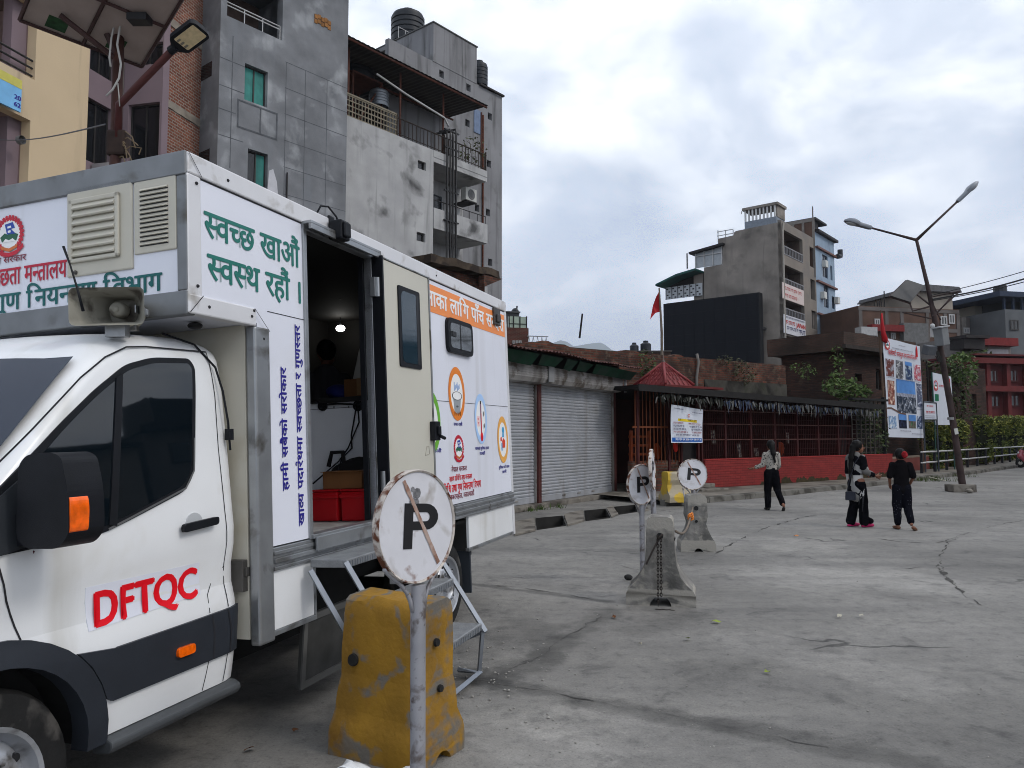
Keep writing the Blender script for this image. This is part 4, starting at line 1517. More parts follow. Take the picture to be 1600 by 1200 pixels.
b3 = barrier('barrier','bare concrete barrier tied to an orange knot, between the two round signs',(b3p.x,b3p.y + .25,-.01),radians(-4),.50,.27,.83,.44,.38,conc_m,seed=8.4,
   holes=[((-.02,-.182,.64),(0,-1,.05),.035),((-.02,-.192,.45),(0,-1,.05),.022)],arch=.06)
b4p = gnd(1060,792)
b4 = barrier('barrier','small yellow and cream barrier far back beside the shrine steps',(b4p.x,b4p.y + .3,.10),radians(-72),.55,.30,.72,.62,.58,
   M('barrier_yellow_cream',lin((.72,.60,.22)),.75,var=.15,scale=5,col2=lin((.62,.58,.50)),amt=.5,scale2=1.5,sharp=.03),seed=3.3,holes=[((-.16,.05,.46),(-1,0,0),.05)],arch=.05)
ch = thing('chain','rusty chain hanging down the front of the middle barrier','chain',b2.location,b2.rotation_euler.z)
m = MB()
for col_ in (0,1):
 z = .70
 k = 0
 while z > (.05 if col_ == 0 else .12):
  c = Vector((-.018 + .03 * col_,-.285 - .02 * (1 - z) - (.07 if z < .35 else 0) * (.35 - z) / .3,z))
  ax = Vector((1,0,0)) if k % 2 else Vector((0,1,0))
  pts = [c + ax * (.010 * cos(t)) + Vector((0,0,.021 * sin(t))) for t in [2 * pi * j / 8 for j in range(8)]]
  m.tube(pts,.0042,5,closed=True)
  z -= .029
  k += 1
for k in range(6):
 c = Vector((.02 + .03 * k - .05,-.38 - .012 * (k % 2),.012))
 m.tube([c + Vector((.02 * cos(t),.012 * sin(t),0)) for t in [2 * pi * j / 8 for j in range(8)]],.0045,5,closed=True)
m.build('chain_links',steel_dark,ch,smooth=True)
m = MB()
m.tube([(-.13,-.37,.44),(-.06,-.32,.58),(.0,-.27,.70),(.03,-.24,.72)],.009,6)
m.build('steel_hook',steel_dark,ch)
rp = MB()
p0 = b2.location + Vector((.16,.02,.72)); p1 = b3.location + Vector((-.1,-.26,.66))
pts = [p0.lerp(p1,k / 10) + Vector((0,0,-.16 * sin(pi * k / 10))) for k in range(11)]
rp.tube(pts,.014,7)
rope = thing('rope','grey rope slung between two concrete barriers with an orange knot','rope',(p0 + p1) / 2)
ro = rp.build('rope_line',M('rope_grey',lin((.42,.38,.34)),.9,var=.3,scale=60),None,smooth=True)
ro.parent = rope; ro.matrix_parent_inverse = Matrix.Translation(-rope.location)
m = MB()
kp = pts[8] + Vector((0,-.02,.02))
for k in range(5):
 m.tube([kp + Vector((.035 * cos(t + k) ,.02 * sin(t * 2 + k),.03 * sin(t) + .01 * k - .02)) for t in [2 * pi * j / 9 for j in range(9)]],.009,6,closed=True)
m.tube([kp,kp + Vector((-.03,-.03,-.08)),kp + Vector((-.04,-.02,-.14))],.01,6)
kn = m.build('orange_knot',M('orange_cord',lin((.85,.50,.20)),.7,var=.3,scale=40),None,smooth=True)
kn.parent = rope; kn.matrix_parent_inverse = Matrix.Translation(-rope.location)
def parking_sign(label,u_disc,v_disc,y,base,r,alpha,stripe=True,lean=0.0,prot=0.0,pole_r=.032):
 """round no-parking disc with a letter P on a steel pole"""
 c = at(u_disc,v_disc,y)
 t = thing('parking_sign',label,'sign',(base[0],base[1],0),0,'round P signs on poles')
 bx = Vector((base[0],base[1],0))
 c = c - bx
 n = Vector((sin(alpha),-cos(alpha),0))
 xa = Vector((cos(alpha),sin(alpha),0))
 up = Vector((lean,0,1)).normalized()
 xa = (xa - up * xa.dot(up)).normalized()
 n = xa.cross(up)
 m = MB()
 top = c - up * (r + .005) - n * .0
 m.cyl((0,0,-.02),top,pole_r,pole_r,16)
 m.build('pole',pole_m,t,auto=True)
 disc = MB()
 disc.lathe([(0,.008),(r * .955,.008)],c,n,48)
 dk = disc.build('disc',sign_white,t)
 m = MB()
 m.lathe([(r * .95,.004),(r * .955,.013),(r * .985,.018),(r,.010),(r,-.016),(r * .97,-.020),(0,-.012)],c,n,48)
 m.build('disc_rim',sign_rim,t,auto=True)
 if stripe:
  a = radians(-62)
  d = xa * cos(a) + up * sin(a)
  w = xa * -sin(a) + up * cos(a)
  m = MB()
  rows = []
  for k in range(25):
   s_ = -.93 + 1.86 * k / 24
   ww = r * (.040 + .016 * mnoise.noise(Vector((s_ * 6,r,2))))
   o = c + d * r * s_ * .94 + w * r * .11 + n * .0112
   rows.append([m.bm.verts.new(o + w * ww),m.bm.verts.new(o - w * ww)])
  for r0,r1 in zip(rows,rows[1:]):
   m.bm.faces.new((r0[0],r0[1],r1[1],r1[0]))
  m.build('diagonal_stripe',stripe_m,dk)
 ca,sa = cos(prot),sin(prot)
 px_,py_ = xa * ca + up * sa,up * ca - xa * sa
 m = MB()
 s_ = r * .98
 outer = [(-.42,-.55),(-.22,-.55),(-.22,-.12),(.12,-.12),(.30,-.08),(.42,.04),(.45,.18),(.42,.32),(.30,.42),(.12,.45),(-.42,.45)]
 m2 = MB()
 fr = (c + n * .0104,px_ * s_ * 1.05,py_ * s_ * .78)
 def f2(pts,d=0):
  vs = [m2.bm.verts.new(fr[0] + fr[1] * (p[0] + .08) + fr[2] * (p[1] + .05) + n * d) for p in pts]
  m2.bm.faces.new(vs)
 f2([(-.42,-.56),(-.20,-.56),(-.20,-.14),(-.20,.06),(-.20,.27),(-.20,.47),(-.42,.47)])
 f2([(-.20,.47),(-.20,.27),(.12,.27),(.12,.47)])
 f2([(-.20,.06),(-.20,-.14),(.12,-.14),(.12,.06)])
 for k in range(9):
  a0_,a1_ = -pi / 2 + pi * k / 9,-pi / 2 + pi * (k + 1) / 9
  f2([(.12 + x * cos(a_),.165 + y * sin(a_)) for x,y,a_ in ((.32,.305,a0_),(.32,.305,a1_),(.10,.105,a1_),(.10,.105,a0_))])
 m2.build('letter_p',ink,dk)
 m = MB()
 for sgn in (-1,1):
  pts = []
  for k in range(10):
   tt = k / 9
   ang = radians(-38 - 30 * tt)
   if tt < .55:
    q = c + xa * sgn * r * 1.01 * cos(ang) + up * r * 1.01 * sin(ang)
   else:
    k2 = (tt - .55) / .45
    s0 = c + xa * sgn * r * 1.01 * cos(radians(-54.5)) + up * r * 1.01 * sin(radians(-54.5))
    e0 = c - up * (r + .11) + xa * sgn * (pole_r + .004)
    h0 = c - up * (r + .02) + xa * sgn * (pole_r + .012)
    q = s0 * (1 - k2) ** 2 + h0 * 2 * k2 * (1 - k2) + e0 * k2 * k2
   pts.append(q - n * .004)
  m.tube(pts,.009,6)
 m.build('bracket',pole_m,t,smooth=True)
 return t,dk,c,xa,up,n
t1,dk1,c1,xa1,up1,n1_ = parking_sign('nearest round P sign, its rusty pole in front of the yellow barrier',650,822,3.25,(-.385,3.25),.236,radians(54),lean=-.045,prot=radians(-6))
m = MB()
for k in range(7):
 an = k * 1.3
 p = c1 + n1_ * .0098 + up1 * (.125 + .03 * sin(an * 2)) + xa1 * (-.01 + .016 * cos(an))
 m.lathe([(0,.0008),(.012 + .005 * (k % 3),.0004)],p,n1_,7)
m.build('grey_smudge',M('smudge',(.18,.18,.19),.6,var=.5,scale=40),dk1)
g2 = gnd(1004,912)
parking_sign('round P sign on a thin pole just left of the barrier with the chain',1002,757,g2.y,(g2.x,g2.y),.232,radians(38),lean=-.012,pole_r=.03)
parking_sign('round sign turned edge-on on a pole behind the middle barrier',1019,733,8.9,(.2215 / 1.2 * 8.9 + .0,8.9),.232,radians(74),lean=-.03,stripe=False)
parking_sign('round P sign facing the camera above the barrier tied with orange cord',1082,741,11.8,(2.80,11.8),.235,radians(7),lean=-.03,prot=radians(-8))
m = MB()
w0 = at(1067,765,11.7)
pts = [at(1067,762,11.75),at(1070,780,11.7),at(1073,798,11.6),at(1077,803,11.55)]
wl_ = thing('wire','thin wire dangling from the round sign to its barrier','wire',pts[0])
m.tube([p - pts[0] for p in pts],.012,6)
m.build('wire_strand',pole_m,wl_,smooth=True)
m = MB()
m.ball((0,0,.02),.045,10,(1.2,.8,.8)).jitter(.02,9,2)
o = m.build('stone',M('dark_stone',(.03,.03,.03),.9,var=.3,scale=9),auto=True)
o.location = gnd(982,905)
tag(o,'dark stone lying beside the bare barrier and its sign pole','stone')
m = MB()
n_ = 12
for i in range(n_ + 1):
 for j in range(9):
  x,y = i / n_,j / 8
  m.bm.verts.new((x * .36,y * .30,.10 + .05 * sin(x * 7 + y * 3) * .5 + .03 * mnoise.noise(Vector((x * 4,y * 4,0))) + .10 * (1 - x) * (1 - y)))
m.bm.verts.ensure_lookup_table()
for i in range(n_):
 for j in range(8):
  a = i * 9 + j
  m.bm.faces.new([m.bm.verts[k] for k in (a,a + 9,a + 10,a + 1)])
sh = m.build('paper_sheet',M('white_sheet',lin((.86,.87,.88)),.5,var=.05,scale=8),smooth=True)
md_ = sh.modifiers.new('thick','SOLIDIFY'); md_.thickness = .004
sh.location = (-.80,3.56,.0)
sh.rotation_euler = (0,0,radians(-18))
tag(sh,'crumpled white sheet at the foot of the yellow barrier','sheet')
# ================================================================== people
skin_m = M('skin_brown',lin((.47,.31,.24)),.55,var=.08,scale=20)
hair_m = M('hair_black',(.005,.0045,.0045),.5,var=.3,scale=60,spec=.12)
blackcloth = M('black_cloth',(.0045,.0045,.006),.95,var=.4,scale=12,bump=.5,bscale=14,spec=.03)
def cap(m,p0,r0,p1,r1,n=14,flat=1.0):
 """tapered capsule"""
 p0,p1 = Vector(p0),Vector(p1)
 d = (p1 - p0)
 L = d.length
 q = d.normalized().to_track_quat('Z','Y') if L > 1e-6 else Matrix.Identity(3).to_quaternion()
 prof = [(r0 * sin(k * pi / 10),-r0 * cos(k * pi / 10)) for k in range(6)] + [(r1 * sin(pi / 2 + k * pi / 10),L - r1 * cos(pi / 2 + k * pi / 10)) for k in range(6)]
 rings = []
 for r,z in prof:
  rings.append([m.bm.verts.new(p0 + q @ Vector((max(r,1e-4) * cos(2 * pi * k / n),max(r,1e-4) * sin(2 * pi * k / n) * flat,z))) for k in range(n)])
 for a,b in zip(rings,rings[1:]):
  for k in range(n):
   m.bm.faces.new((a[k],a[(k + 1) % n],b[(k + 1) % n],b[k]))
 m.bm.faces.new(rings[0][::-1]); m.bm.faces.new(rings[-1])
 return m
def fuse(m,name,mat,parent,voxel=.012,smooth_n=4,jit=0.0,jsc=9.0):
 """voxel-remesh the gathered volumes into one continuous surface"""
 me = m.mesh(name + '_tmp',None)
 o = bpy.data.objects.new('tmp',me)
 COL.objects.link(o)
 md = o.modifiers.new('r','REMESH'); md.mode = 'VOXEL'; md.voxel_size = voxel
 s = o.modifiers.new('s','SMOOTH'); s.factor = .5; s.iterations = smooth_n
 dg = bpy.context.evaluated_depsgraph_get()
 out = bpy.data.meshes.new_from_object(o.evaluated_get(dg))
 bpy.data.objects.remove(o); bpy.data.meshes.remove(me)
 out.name = name
 for p in out.polygons: p.use_smooth = True
 if jit:
  for v in out.vertices:
   v.co += Vector(mnoise.noise_vector(v.co * jsc)) * jit
 out.materials.clear()
 out.materials.append(mat)
 ob = bpy.data.objects.new(name,out)
 COL.objects.link(ob)
 ob.parent = parent
 return ob
def hand(m,wrist,d,n,side,curl=.5,spread=.16):
 """palm, four jointed fingers and a thumb; d along the hand, n the palm's facing"""
 w,d,n = Vector(wrist),Vector(d).normalized(),Vector(n)
 n = (n - d * n.dot(d)).normalized()
 s = d.cross(n) * side
 cap(m,w - d * .01,.024,w + d * .03,.03,flat=.75)
 cap(m,w + d * .03 + s * .014,.024,w + d * .075 + s * .022,.020)
 cap(m,w + d * .03 - s * .014,.024,w + d * .072 - s * .022,.019)
 for k,(off,ln) in enumerate(((.031,.066),(.011,.075),(-.010,.070),(-.030,.055))):
  b = w + d * (.082 - abs(off) * .15) + s * off
  dd = (d + s * off / .03 * spread).normalized()
  k1 = (dd * cos(curl * .5) + n * sin(curl * .5)).normalized()
  k2 = (dd * cos(curl * 1.3) + n * sin(curl * 1.3)).normalized()
  mid = b + k1 * ln * .52
  cap(m,b,.0095,mid,.0088,10)
  cap(m,mid,.0088,mid + k2 * ln * .5,.0072,10)
 tb = w + d * .025 + s * .032
 td = (d * .62 + s * .72 + n * .25).normalized()
 cap(m,tb - s * .01,.012,tb + td * .036,.0105,10)
 cap(m,tb + td * .036,.0105,tb + (td * .036 + (d * .8 + s * .35 + n * .3).normalized() * .032),.0085,10)
def head(m,c,f):
 """skull, jaw, neck side, nose and ears; f = facing"""
 c,f = Vector(c),Vector(f).normalized()
 up = Vector((0,0,1)); s = f.cross(up)
 rot = f.to_track_quat('Y','Z')
 m.ball(c + up * .02 - f * .008,.1,16,(.76,.95,1.02),rot)
 m.ball(c - up * .045 + f * .035,.066,14,(.86,.9,1.0),rot)
 cap(m,c + f * .092 + up * .018,.010,c + f * .110 - up * .022,.014,8)
 for k in (-1,1):
  m.ball(c + s * k * .077 - up * .008 - f * .005,.026,8,(.4,.75,1.15),rot)
 return rot,s
def face_bits(parent,c,f):
 c,f = Vector(c),Vector(f).normalized()
 up = Vector((0,0,1)); s = f.cross(up)
 m = MB()
 for k in (-1,1):
  m.ball(c + f * .083 + s * k * .032 + up * .016,.012,8)
 m.build('eyes',M('eye_dark',(.02,.015,.012),.3,var=0),parent,smooth=True)
 m = MB()
 cap(m,c + f * .094 - up * .058 - s * .020,.007,c + f * .094 - up * .058 + s * .020,.007,8)
 m.build('mouth',M('lip',lin((.40,.20,.17)),.5,var=0),parent,smooth=True)
def shoe(m,heel,d,up=(0,0,1),ln=.23,h=.055):
 heel,d,up = Vector(heel),Vector(d).normalized(),Vector(up)
 cap(m,heel + up * .035,.036,heel + d * ln * .45 + up * .032,.038,flat=.9)
 cap(m,heel + d * ln * .45 + up * .03,.040,heel + d * ln * .85 + up * .024,.032,flat=.8)
wp = gnd(1207,797)
pt = thing('person','person in speckled beige top with long hair and one arm held out','person',(wp.x,wp.y,0),radians(4))
b = MB()
hc = (.0,.03,1.455)
head(b,hc,(.1,1,0))
cap(b,(0,0,1.25),.05,(0,.02,1.40),.046)
cap(b,(0,0,.86),.11,(0,0,1.22),.11,flat=.7)
cap(b,(-.145,0,1.25),.045,(-.20,.0,1.03),.036)
cap(b,(-.20,0,1.03),.035,(-.37,.06,.95),.026)
hand(b,(-.38,.065,.945),(-1,.25,-.18),(.1,.3,.9),-1,.4)
cap(b,(.145,0,1.25),.045,(.175,.02,1.0),.036)
cap(b,(.175,.02,1.0),.034,(.17,.17,.90),.026)
hand(b,(.17,.18,.895),(0,.9,-.3),(-1,0,0),1,.8)
for x,kz,ax,ay,az in ((-.08,.46,-.09,.02,.07),(.08,.47,.15,-.26,.12)):
 cap(b,(x,0,.82),.085,((x + ax) / 2,(.05 if x < 0 else .0),.46),.055)
 cap(b,((x + ax) / 2,(.05 if x < 0 else .0),.46),.05,(ax,ay,az),.034)
fuse(b,'body',skin_m,pt,.0075,2)
face_bits(pt,hc,(.1,1,0))
b = MB()
cap(b,(0,0,.90),.128,(0,0,1.08),.132,flat=.72)
cap(b,(0,0,1.08),.13,(0,0,1.26),.115,flat=.72)
cap(b,(-.145,0,1.26),.062,(-.20,0,1.03),.056)
cap(b,(-.20,0,1.03),.054,(-.33,.05,.97),.05)
cap(b,(.145,0,1.26),.062,(.178,.02,1.0),.055)
cap(b,(.178,.02,1.0),.052,(.172,.13,.925),.046)
fuse(b,'top',M('speckled_beige',lin((.60,.58,.55)),.9,var=.1,scale=12,col2=(.05,.047,.045),amt=.22,scale2=24,sharp=.04,bump=.4,bscale=25),pt,.011,4,.006)
b = MB()
cap(b,(0,0,.86),.130,(0,0,.93),.118,flat=.8)
cap(b,(-.07,0,.84),.105,(-.085,.035,.46),.085)
cap(b,(-.085,.035,.46),.080,(-.095,.02,.09),.070)
cap(b,(.07,0,.84),.105,(.115,-.02,.47),.086)
cap(b,(.115,-.02,.47),.078,(.15,-.20,.17),.064)
fuse(b,'trousers',blackcloth,pt,.011,4,.008,8)
b = MB()
b.ball((0,.012,1.485),.112,14,(.85,.98,1.0))
cap(b,(0,-.06,1.46),.07,(.01,-.10,1.28),.062,flat=.7)
cap(b,(.01,-.10,1.28),.06,(.03,-.125,1.10),.032,flat=.6)
fuse(b,'hair',hair_m,pt,.01,3,.008,14)
b = MB()
shoe(b,(-.095,-.02,.0),(0,1,0))
shoe(b,(.15,-.29,.045),(.05,.55,-.62),(0,.62,.55))
fuse(b,'shoes',M('shoe_black',(.012,.011,.011),.6,var=.2),pt,.009,2)
wp = gnd(1340,823)
pt = thing('person','person in black and white patchwork tunic, pink slippers and bag','person',(wp.x,wp.y,0),radians(-62))
b = MB()
hc = (.02,.05,1.475)
head(b,hc,(.5,.85,0))
cap(b,(0,0,1.27),.05,(0,.03,1.42),.046)
cap(b,(0,0,.86),.11,(0,0,1.24),.11,flat=.7)
cap(b,(.145,0,1.27),.045,(.185,.02,1.03),.037)
cap(b,(.185,.02,1.03),.035,(.215,.25,.945),.026)
hand(b,(.217,.27,.94),(.15,1,-.2),(-1,.1,.3),1,.3,.35)
cap(b,(-.145,0,1.27),.045,(-.19,.02,1.02),.036)
cap(b,(-.19,.02,1.02),.034,(-.17,.05,.79),.026)
hand(b,(-.168,.052,.775),(0,.1,-1),(1,0,0),-1,.7)
for x,kn,an in ((-.08,(-.09,.04,.46),(-.10,-.05,.07)),(.08,(.09,.06,.46),(.10,.06,.07))):
 cap(b,(x,0,.84),.085,kn,.055)
 cap(b,kn,.05,an,.034)
 cap(b,Vector(an) + Vector((0,-.03,-.045)),.032,Vector(an) + Vector((.01,.13,-.048)),.028,flat=.7)
fuse(b,'body',skin_m,pt,.0075,2)
face_bits(pt,hc,(.5,.85,0))
pm = bpy.data.materials.new('patchwork_cloth')
pm.use_nodes = True
N,Lk = pm.node_tree.nodes,pm.node_tree.links
co = N.new('ShaderNodeTexCoord'); v = N.new('ShaderNodeTexVoronoi'); v.distance = 'CHEBYCHEV'; v.inputs['Scale'].default_value = 7.5; v.inputs['Randomness'].default_value = .8
Lk.new(co.outputs['Object'],v.inputs['Vector'])
sp_ = N.new('ShaderNodeSeparateColor'); Lk.new(v.outputs['Color'],sp_.inputs[0])
rr = N.new('ShaderNodeValToRGB'); rr.color_ramp.interpolation = 'CONSTANT'
e = rr.color_ramp.elements
e[0].position = 0; e[0].color = (.006,.006,.008,1); e[1].position = .42; e[1].color = (.24,.235,.23,1)
x = e.new(.62); x.color = (.14,.135,.13,1)
x = e.new(.86); x.color = (.42,.41,.40,1)
Lk.new(sp_.outputs[0],rr.inputs[0]); Lk.new(rr.outputs[0],N['Principled BSDF'].inputs['Base Color']); N['Principled BSDF'].inputs['Roughness'].default_value = .95; N['Principled BSDF'].inputs['Specular IOR Level'].default_value = .04
b = MB()
cap(b,(0,0,.62),.165,(0,0,.90),.14,flat=.74)
cap(b,(0,0,.90),.138,(0,0,1.28),.115,flat=.74)
cap(b,(.145,0,1.28),.066,(.19,.02,1.03),.062)
cap(b,(.19,.02,1.03),.06,(.207,.18,.965),.055)
cap(b,(-.145,0,1.28),.066,(-.195,.02,1.02),.06)
cap(b,(-.195,.02,1.02),.058,(-.175,.05,.83),.052)
fuse(b,'tunic',pm,pt,.011,4,.008,8)
b = MB()
cap(b,(-.065,0,.80),.11,(-.08,.04,.46),.092)
cap(b,(-.08,.04,.46),.084,(-.105,-.05,.10),.088)
cap(b,(.065,0,.80),.11,(.09,.06,.46),.092)
cap(b,(.09,.06,.46),.084,(.105,.05,.10),.088)
cap(b,(.10,.05,.16),.08,(.16,.16,.11),.055)
fuse(b,'trousers',blackcloth,pt,.011,4,.008,8)
b = MB()
b.ball((.012,.025,1.505),.112,14,(.86,.98,1.0))
cap(b,(-.01,-.055,1.48),.066,(-.02,-.105,1.27),.058,flat=.7)
cap(b,(-.02,-.105,1.27),.055,(-.02,-.145,.92),.03,flat=.6)
fuse(b,'hair',hair_m,pt,.01,3,.008,14)
b = MB()
for x,y in ((-.10,-.07),(.105,.06)):
 cap(b,(x,y - .04,.022),.040,(x + .01,y + .16,.022),.046,flat=.5)
 cap(b,(x + .01,y + .08,.045),.046,(x + .015,y + .19,.03),.038,flat=.8)
fuse(b,'slippers',M('pink_slipper',lin((.68,.10,.34)),.5,var=.1),pt,.008,2)
b = MB()
cap(b,(.16,-.01,.70),.022,(.19,-.10,.30),.010,flat=.4)
cap(b,(.13,-.03,.72),.02,(.14,-.13,.42),.010,flat=.4)
fuse(b,'shawl_end',M('shawl_dark',(.02,.02,.024),.9,var=.3,scale=14,col2=(.35,.34,.33),amt=.3,scale2=9,sharp=.03),pt,.008,2)
bag = thing('shoulder_bag','dark shoulder bag hanging at the hip of the patchwork tunic','bag',(wp.x - .165,wp.y - .12,.58),radians(-30))
b = MB()
b.box(-.085,.085,-.045,.045,-.08,.08).cut(.03).jitter(.008,10,4)
b.build('bag_body',M('bag_navy',(.014,.016,.026),.7,var=.2),bag,bevel=.025,auto=True)
b = MB()
b.tube([(-.06,0,.07),(-.02,.05,.3),(.09,.08,.62),(.16,.10,.72)],.008,6)
b.build('strap',M('bag_navy',(.014,.016,.026)),bag,smooth=True)
wp = gnd(1411,827)
pt = thing('person','person in black shirt and dotted dark trousers with red hair tie','person',(wp.x,wp.y,0),radians(-12))
b = MB()
hc = (.0,.03,1.335)
head(b,hc,(-.2,1,0))
cap(b,(0,0,1.14),.047,(0,.02,1.28),.043)
cap(b,(0,0,.78),.10,(0,0,1.12),.105,flat=.7)
for sg in (-1,1):
 cap(b,(sg * .14,0,1.15),.042,(sg * .20,-.01,.94),.034)
 cap(b,(sg * .20,-.01,.94),.032,(sg * .165,.12,.80),.024)
 hand(b,(sg * .163,.125,.79),(-sg * .2,.8,-.5),(-sg,0,-.1),sg,.9)
for kn,an,x in (((-.08,.03,.42),(-.085,.0,.07),-.075),((.09,.02,.43),(.10,-.16,.11),.075)):
 cap(b,(x,0,.76),.08,kn,.052)
 cap(b,kn,.047,an,.032)
fuse(b,'body',skin_m,pt,.0075,2)
face_bits(pt,hc,(-.2,1,0))
b = MB()
cap(b,(0,0,.74),.135,(0,0,.95),.13,flat=.72)
cap(b,(0,0,.95),.13,(0,0,1.15),.112,flat=.72)
for sg in (-1,1):
 cap(b,(sg * .14,0,1.155),.064,(sg * .195,-.005,.97),.062)
fuse(b,'shirt',M('shirt_black',(.006,.0055,.0065),.95,var=.3,scale=9,bump=.5,bscale=14,spec=.03),pt,.011,4,.007,8)
dm = bpy.data.materials.new('dotted_cloth')
dm.use_nodes = True
N,Lk = dm.node_tree.nodes,dm.node_tree.links
co = N.new('ShaderNodeTexCoord'); v = N.new('ShaderNodeTexVoronoi'); v.inputs['Scale'].default_value = 24
Lk.new(co.outputs['Object'],v.inputs['Vector'])
rr = N.new('ShaderNodeValToRGB'); e = rr.color_ramp.elements
e[0].position = .13; e[0].color = (.10,.10,.12,1); e[1].position = .18; e[1].color = (.005,.0055,.009,1)
Lk.new(v.outputs['Distance'],rr.inputs[0]); Lk.new(rr.outputs[0],N['Principled BSDF'].inputs['Base Color']); N['Principled BSDF'].inputs['Roughness'].default_value = .95; N['Principled BSDF'].inputs['Specular IOR Level'].default_value = .04
b = MB()
cap(b,(0,0,.76),.122,(0,0,.84),.11,flat=.8)
cap(b,(-.065,0,.75),.10,(-.08,.03,.42),.085)
cap(b,(-.08,.03,.42),.078,(-.085,.0,.12),.060)
cap(b,(.065,0,.75),.10,(.09,.02,.43),.085)
cap(b,(.09,.02,.43),.078,(.10,-.13,.16),.060)
fuse(b,'trousers',dm,pt,.011,4,.008,8)
b = MB()
b.ball((-.005,.010,1.362),.108,14,(.86,.98,.98))
b.ball((.0,-.05,1.335),.075,12,(1,.8,1))
fuse(b,'hair',hair_m,pt,.01,3,.006,14)
b = MB()
for k in range(9):
 t = 2 * pi * k / 9
 b.ball((.040 + .028 * cos(t),-.100 + .012 * sin(t * 2),1.350 + .036 * sin(t)),.030,8)
fuse(b,'hair_tie',M('red_tie',lin((.52,.05,.09)),.8,var=.2,scale=20),pt,.008,2)
b = MB()
shoe(b,(-.085,-.05,.0),(-.1,1,0),ln=.25)
shoe(b,(.10,-.28,.03),(.35,.75,-.2),(0,.25,.9),ln=.27)
fuse(b,'shoes',M('shoe_brown',lin((.42,.28,.21)),.6,var=.2),pt,.009,2)
def tl(a,b_,c):
 return TM @ P(a,b_,c)
bq_ = tpa(500,540,3.25)[0]
ft = tl(3.25,bq_,DB)
pt = thing('person','person in dark striped shirt standing in the shade inside the truck','person',(ft.x,ft.y,ft.z),radians(20))
b = MB()
hc = (0,.03,1.44)
head(b,hc,(.7,.7,0))
cap(b,(0,0,1.2),.052,(0,.02,1.38),.048)
cap(b,(0,0,.84),.12,(0,0,1.18),.125,flat=.7)
for sg in (-1,1):
 cap(b,(sg * .17,0,1.2),.048,(sg * .21,.02,.97),.04)
 cap(b,(sg * .21,.02,.97),.037,(sg * .17,.22,.90),.028)
 hand(b,(sg * .168,.23,.9),(-sg * .1,1,-.1),(0,0,-1),sg,.6)
 cap(b,(sg * .085,0,.82),.09,(sg * .09,.02,.44),.058)
 cap(b,(sg * .09,.02,.44),.052,(sg * .09,-.01,.06),.036)
fuse(b,'body',skin_m,pt,.009,2)
face_bits(pt,hc,(.7,.7,0))
b = MB()
cap(b,(0,0,.80),.145,(0,0,1.21),.135,flat=.74)
for sg in (-1,1):
 cap(b,(sg * .165,0,1.2),.07,(sg * .21,.02,.98),.062)
fuse(b,'shirt',M('striped_shirt',(.025,.025,.028),.9,var=.1,streak=(.10,.10,.11),streak_amt=.7),pt,.013,4,.006)
b = MB()
for sg in (-1,1):
 cap(b,(sg * .075,0,.82),.105,(sg * .085,.02,.44),.085)
 cap(b,(sg * .085,.02,.44),.083,(sg * .09,-.01,.09),.075)
fuse(b,'trousers',blackcloth,pt,.013,4)
b = MB()
b.ball((0,.012,1.475),.112,14,(.86,.98,.98))
fuse(b,'hair',hair_m,pt,.011,3)
b = MB()
for sg in (-1,1):
 shoe(b,(sg * .09,-.05,.0),(0,1,0))
fuse(b,'shoes',M('shoe_black',(.012,.011,.011)),pt,.01,2)
red_plastic = M('crate_red',lin((.66,.05,.09)),.4,var=.08,scale=6)
def tmat(a,b_,c,rz=0.0):
 return TM @ Matrix.Translation(P(a,b_,c)) @ Matrix.Rotation(rz,4,'Z')
_l,_r = tpa(486,818,1.92)[0],tpa(576,812,1.92)[0]
cw = (_r - _l) / 2 - .02
cb0,cb1 = _l + cw / 2 + .005,_r - cw / 2 - .005
ch_ = tpa(530,764,1.92)[1] - DB - .02
def crate(label,a,b_,c,w,dp,h):
 t = thing('crate',label,'crate',matrix=tmat(a,b_,c,radians(90)),group='red crates on the truck floor')
 m = MB()
 m.box(-w / 2,w / 2,-dp / 2,dp / 2,0.002,h)
 m.build('crate_body',red_plastic,t,bevel=.012)
 m = MB()
 m.box(-w / 2 - .008,w / 2 + .008,-dp / 2 - .008,dp / 2 + .008,h - .05,h - .02)
 m.box(-w / 2 - .006,w / 2 + .006,-dp / 2 - .006,dp / 2 + .006,h + .002,h + .016)
 m.build('lid',red_plastic,t,bevel=.006)
 return t
c1_ = crate('red plastic crate with a grey label, left on the truck floor',2.10,cb0,DB,cw,.36,ch_)
m = MB(); m.box(-.10,.06,.18,.184,ch_ * .45,ch_ * .72)
m.build('label',M('label_grey',lin((.45,.44,.42)),.6,var=.3,scale=30),c1_)
c2_ = crate('red plastic crate with a bottle picture, right on the truck floor',2.10,cb1,DB,cw,.36,ch_)
m = MB(); m.prism(round_poly([(.04,.05),(.10,.05),(.10,.13),(.08,.2),(.06,.2),(.04,.13)],.01),(Vector((.0,.18,0)),Vector((-1,0,0)),Vector((0,0,1))),0,.003)
m.build('picture',M('crate_blue',lin((.15,.35,.62)),.4,var=.2),c2_)
ct = thing('carton','brown cardboard carton standing on the red crates','carton',matrix=tmat(2.08,(cb0 + cb1) / 2 + .0,DB + ch_ + .018,radians(93)))
m = MB(); m.box(-.16,.16,-.12,.12,0,.13)
m.build('carton_body',M('cardboard',lin((.45,.30,.17)),.8,var=.12,scale=6),ct,bevel=.004)
m = MB(); m.box(-.16,.16,.121,.15,.126,.130); m.box(-.16,.16,-.15,-.121,.126,.130)
m.build('flap',M('cardboard',lin((.45,.30,.17))),ct)
bg_ = thing('cloth_bag','black cloth bag slumped behind the brown carton','bag',matrix=tmat(2.22,(cb0 + cb1) / 2,DB + ch_ + .018,radians(90)))
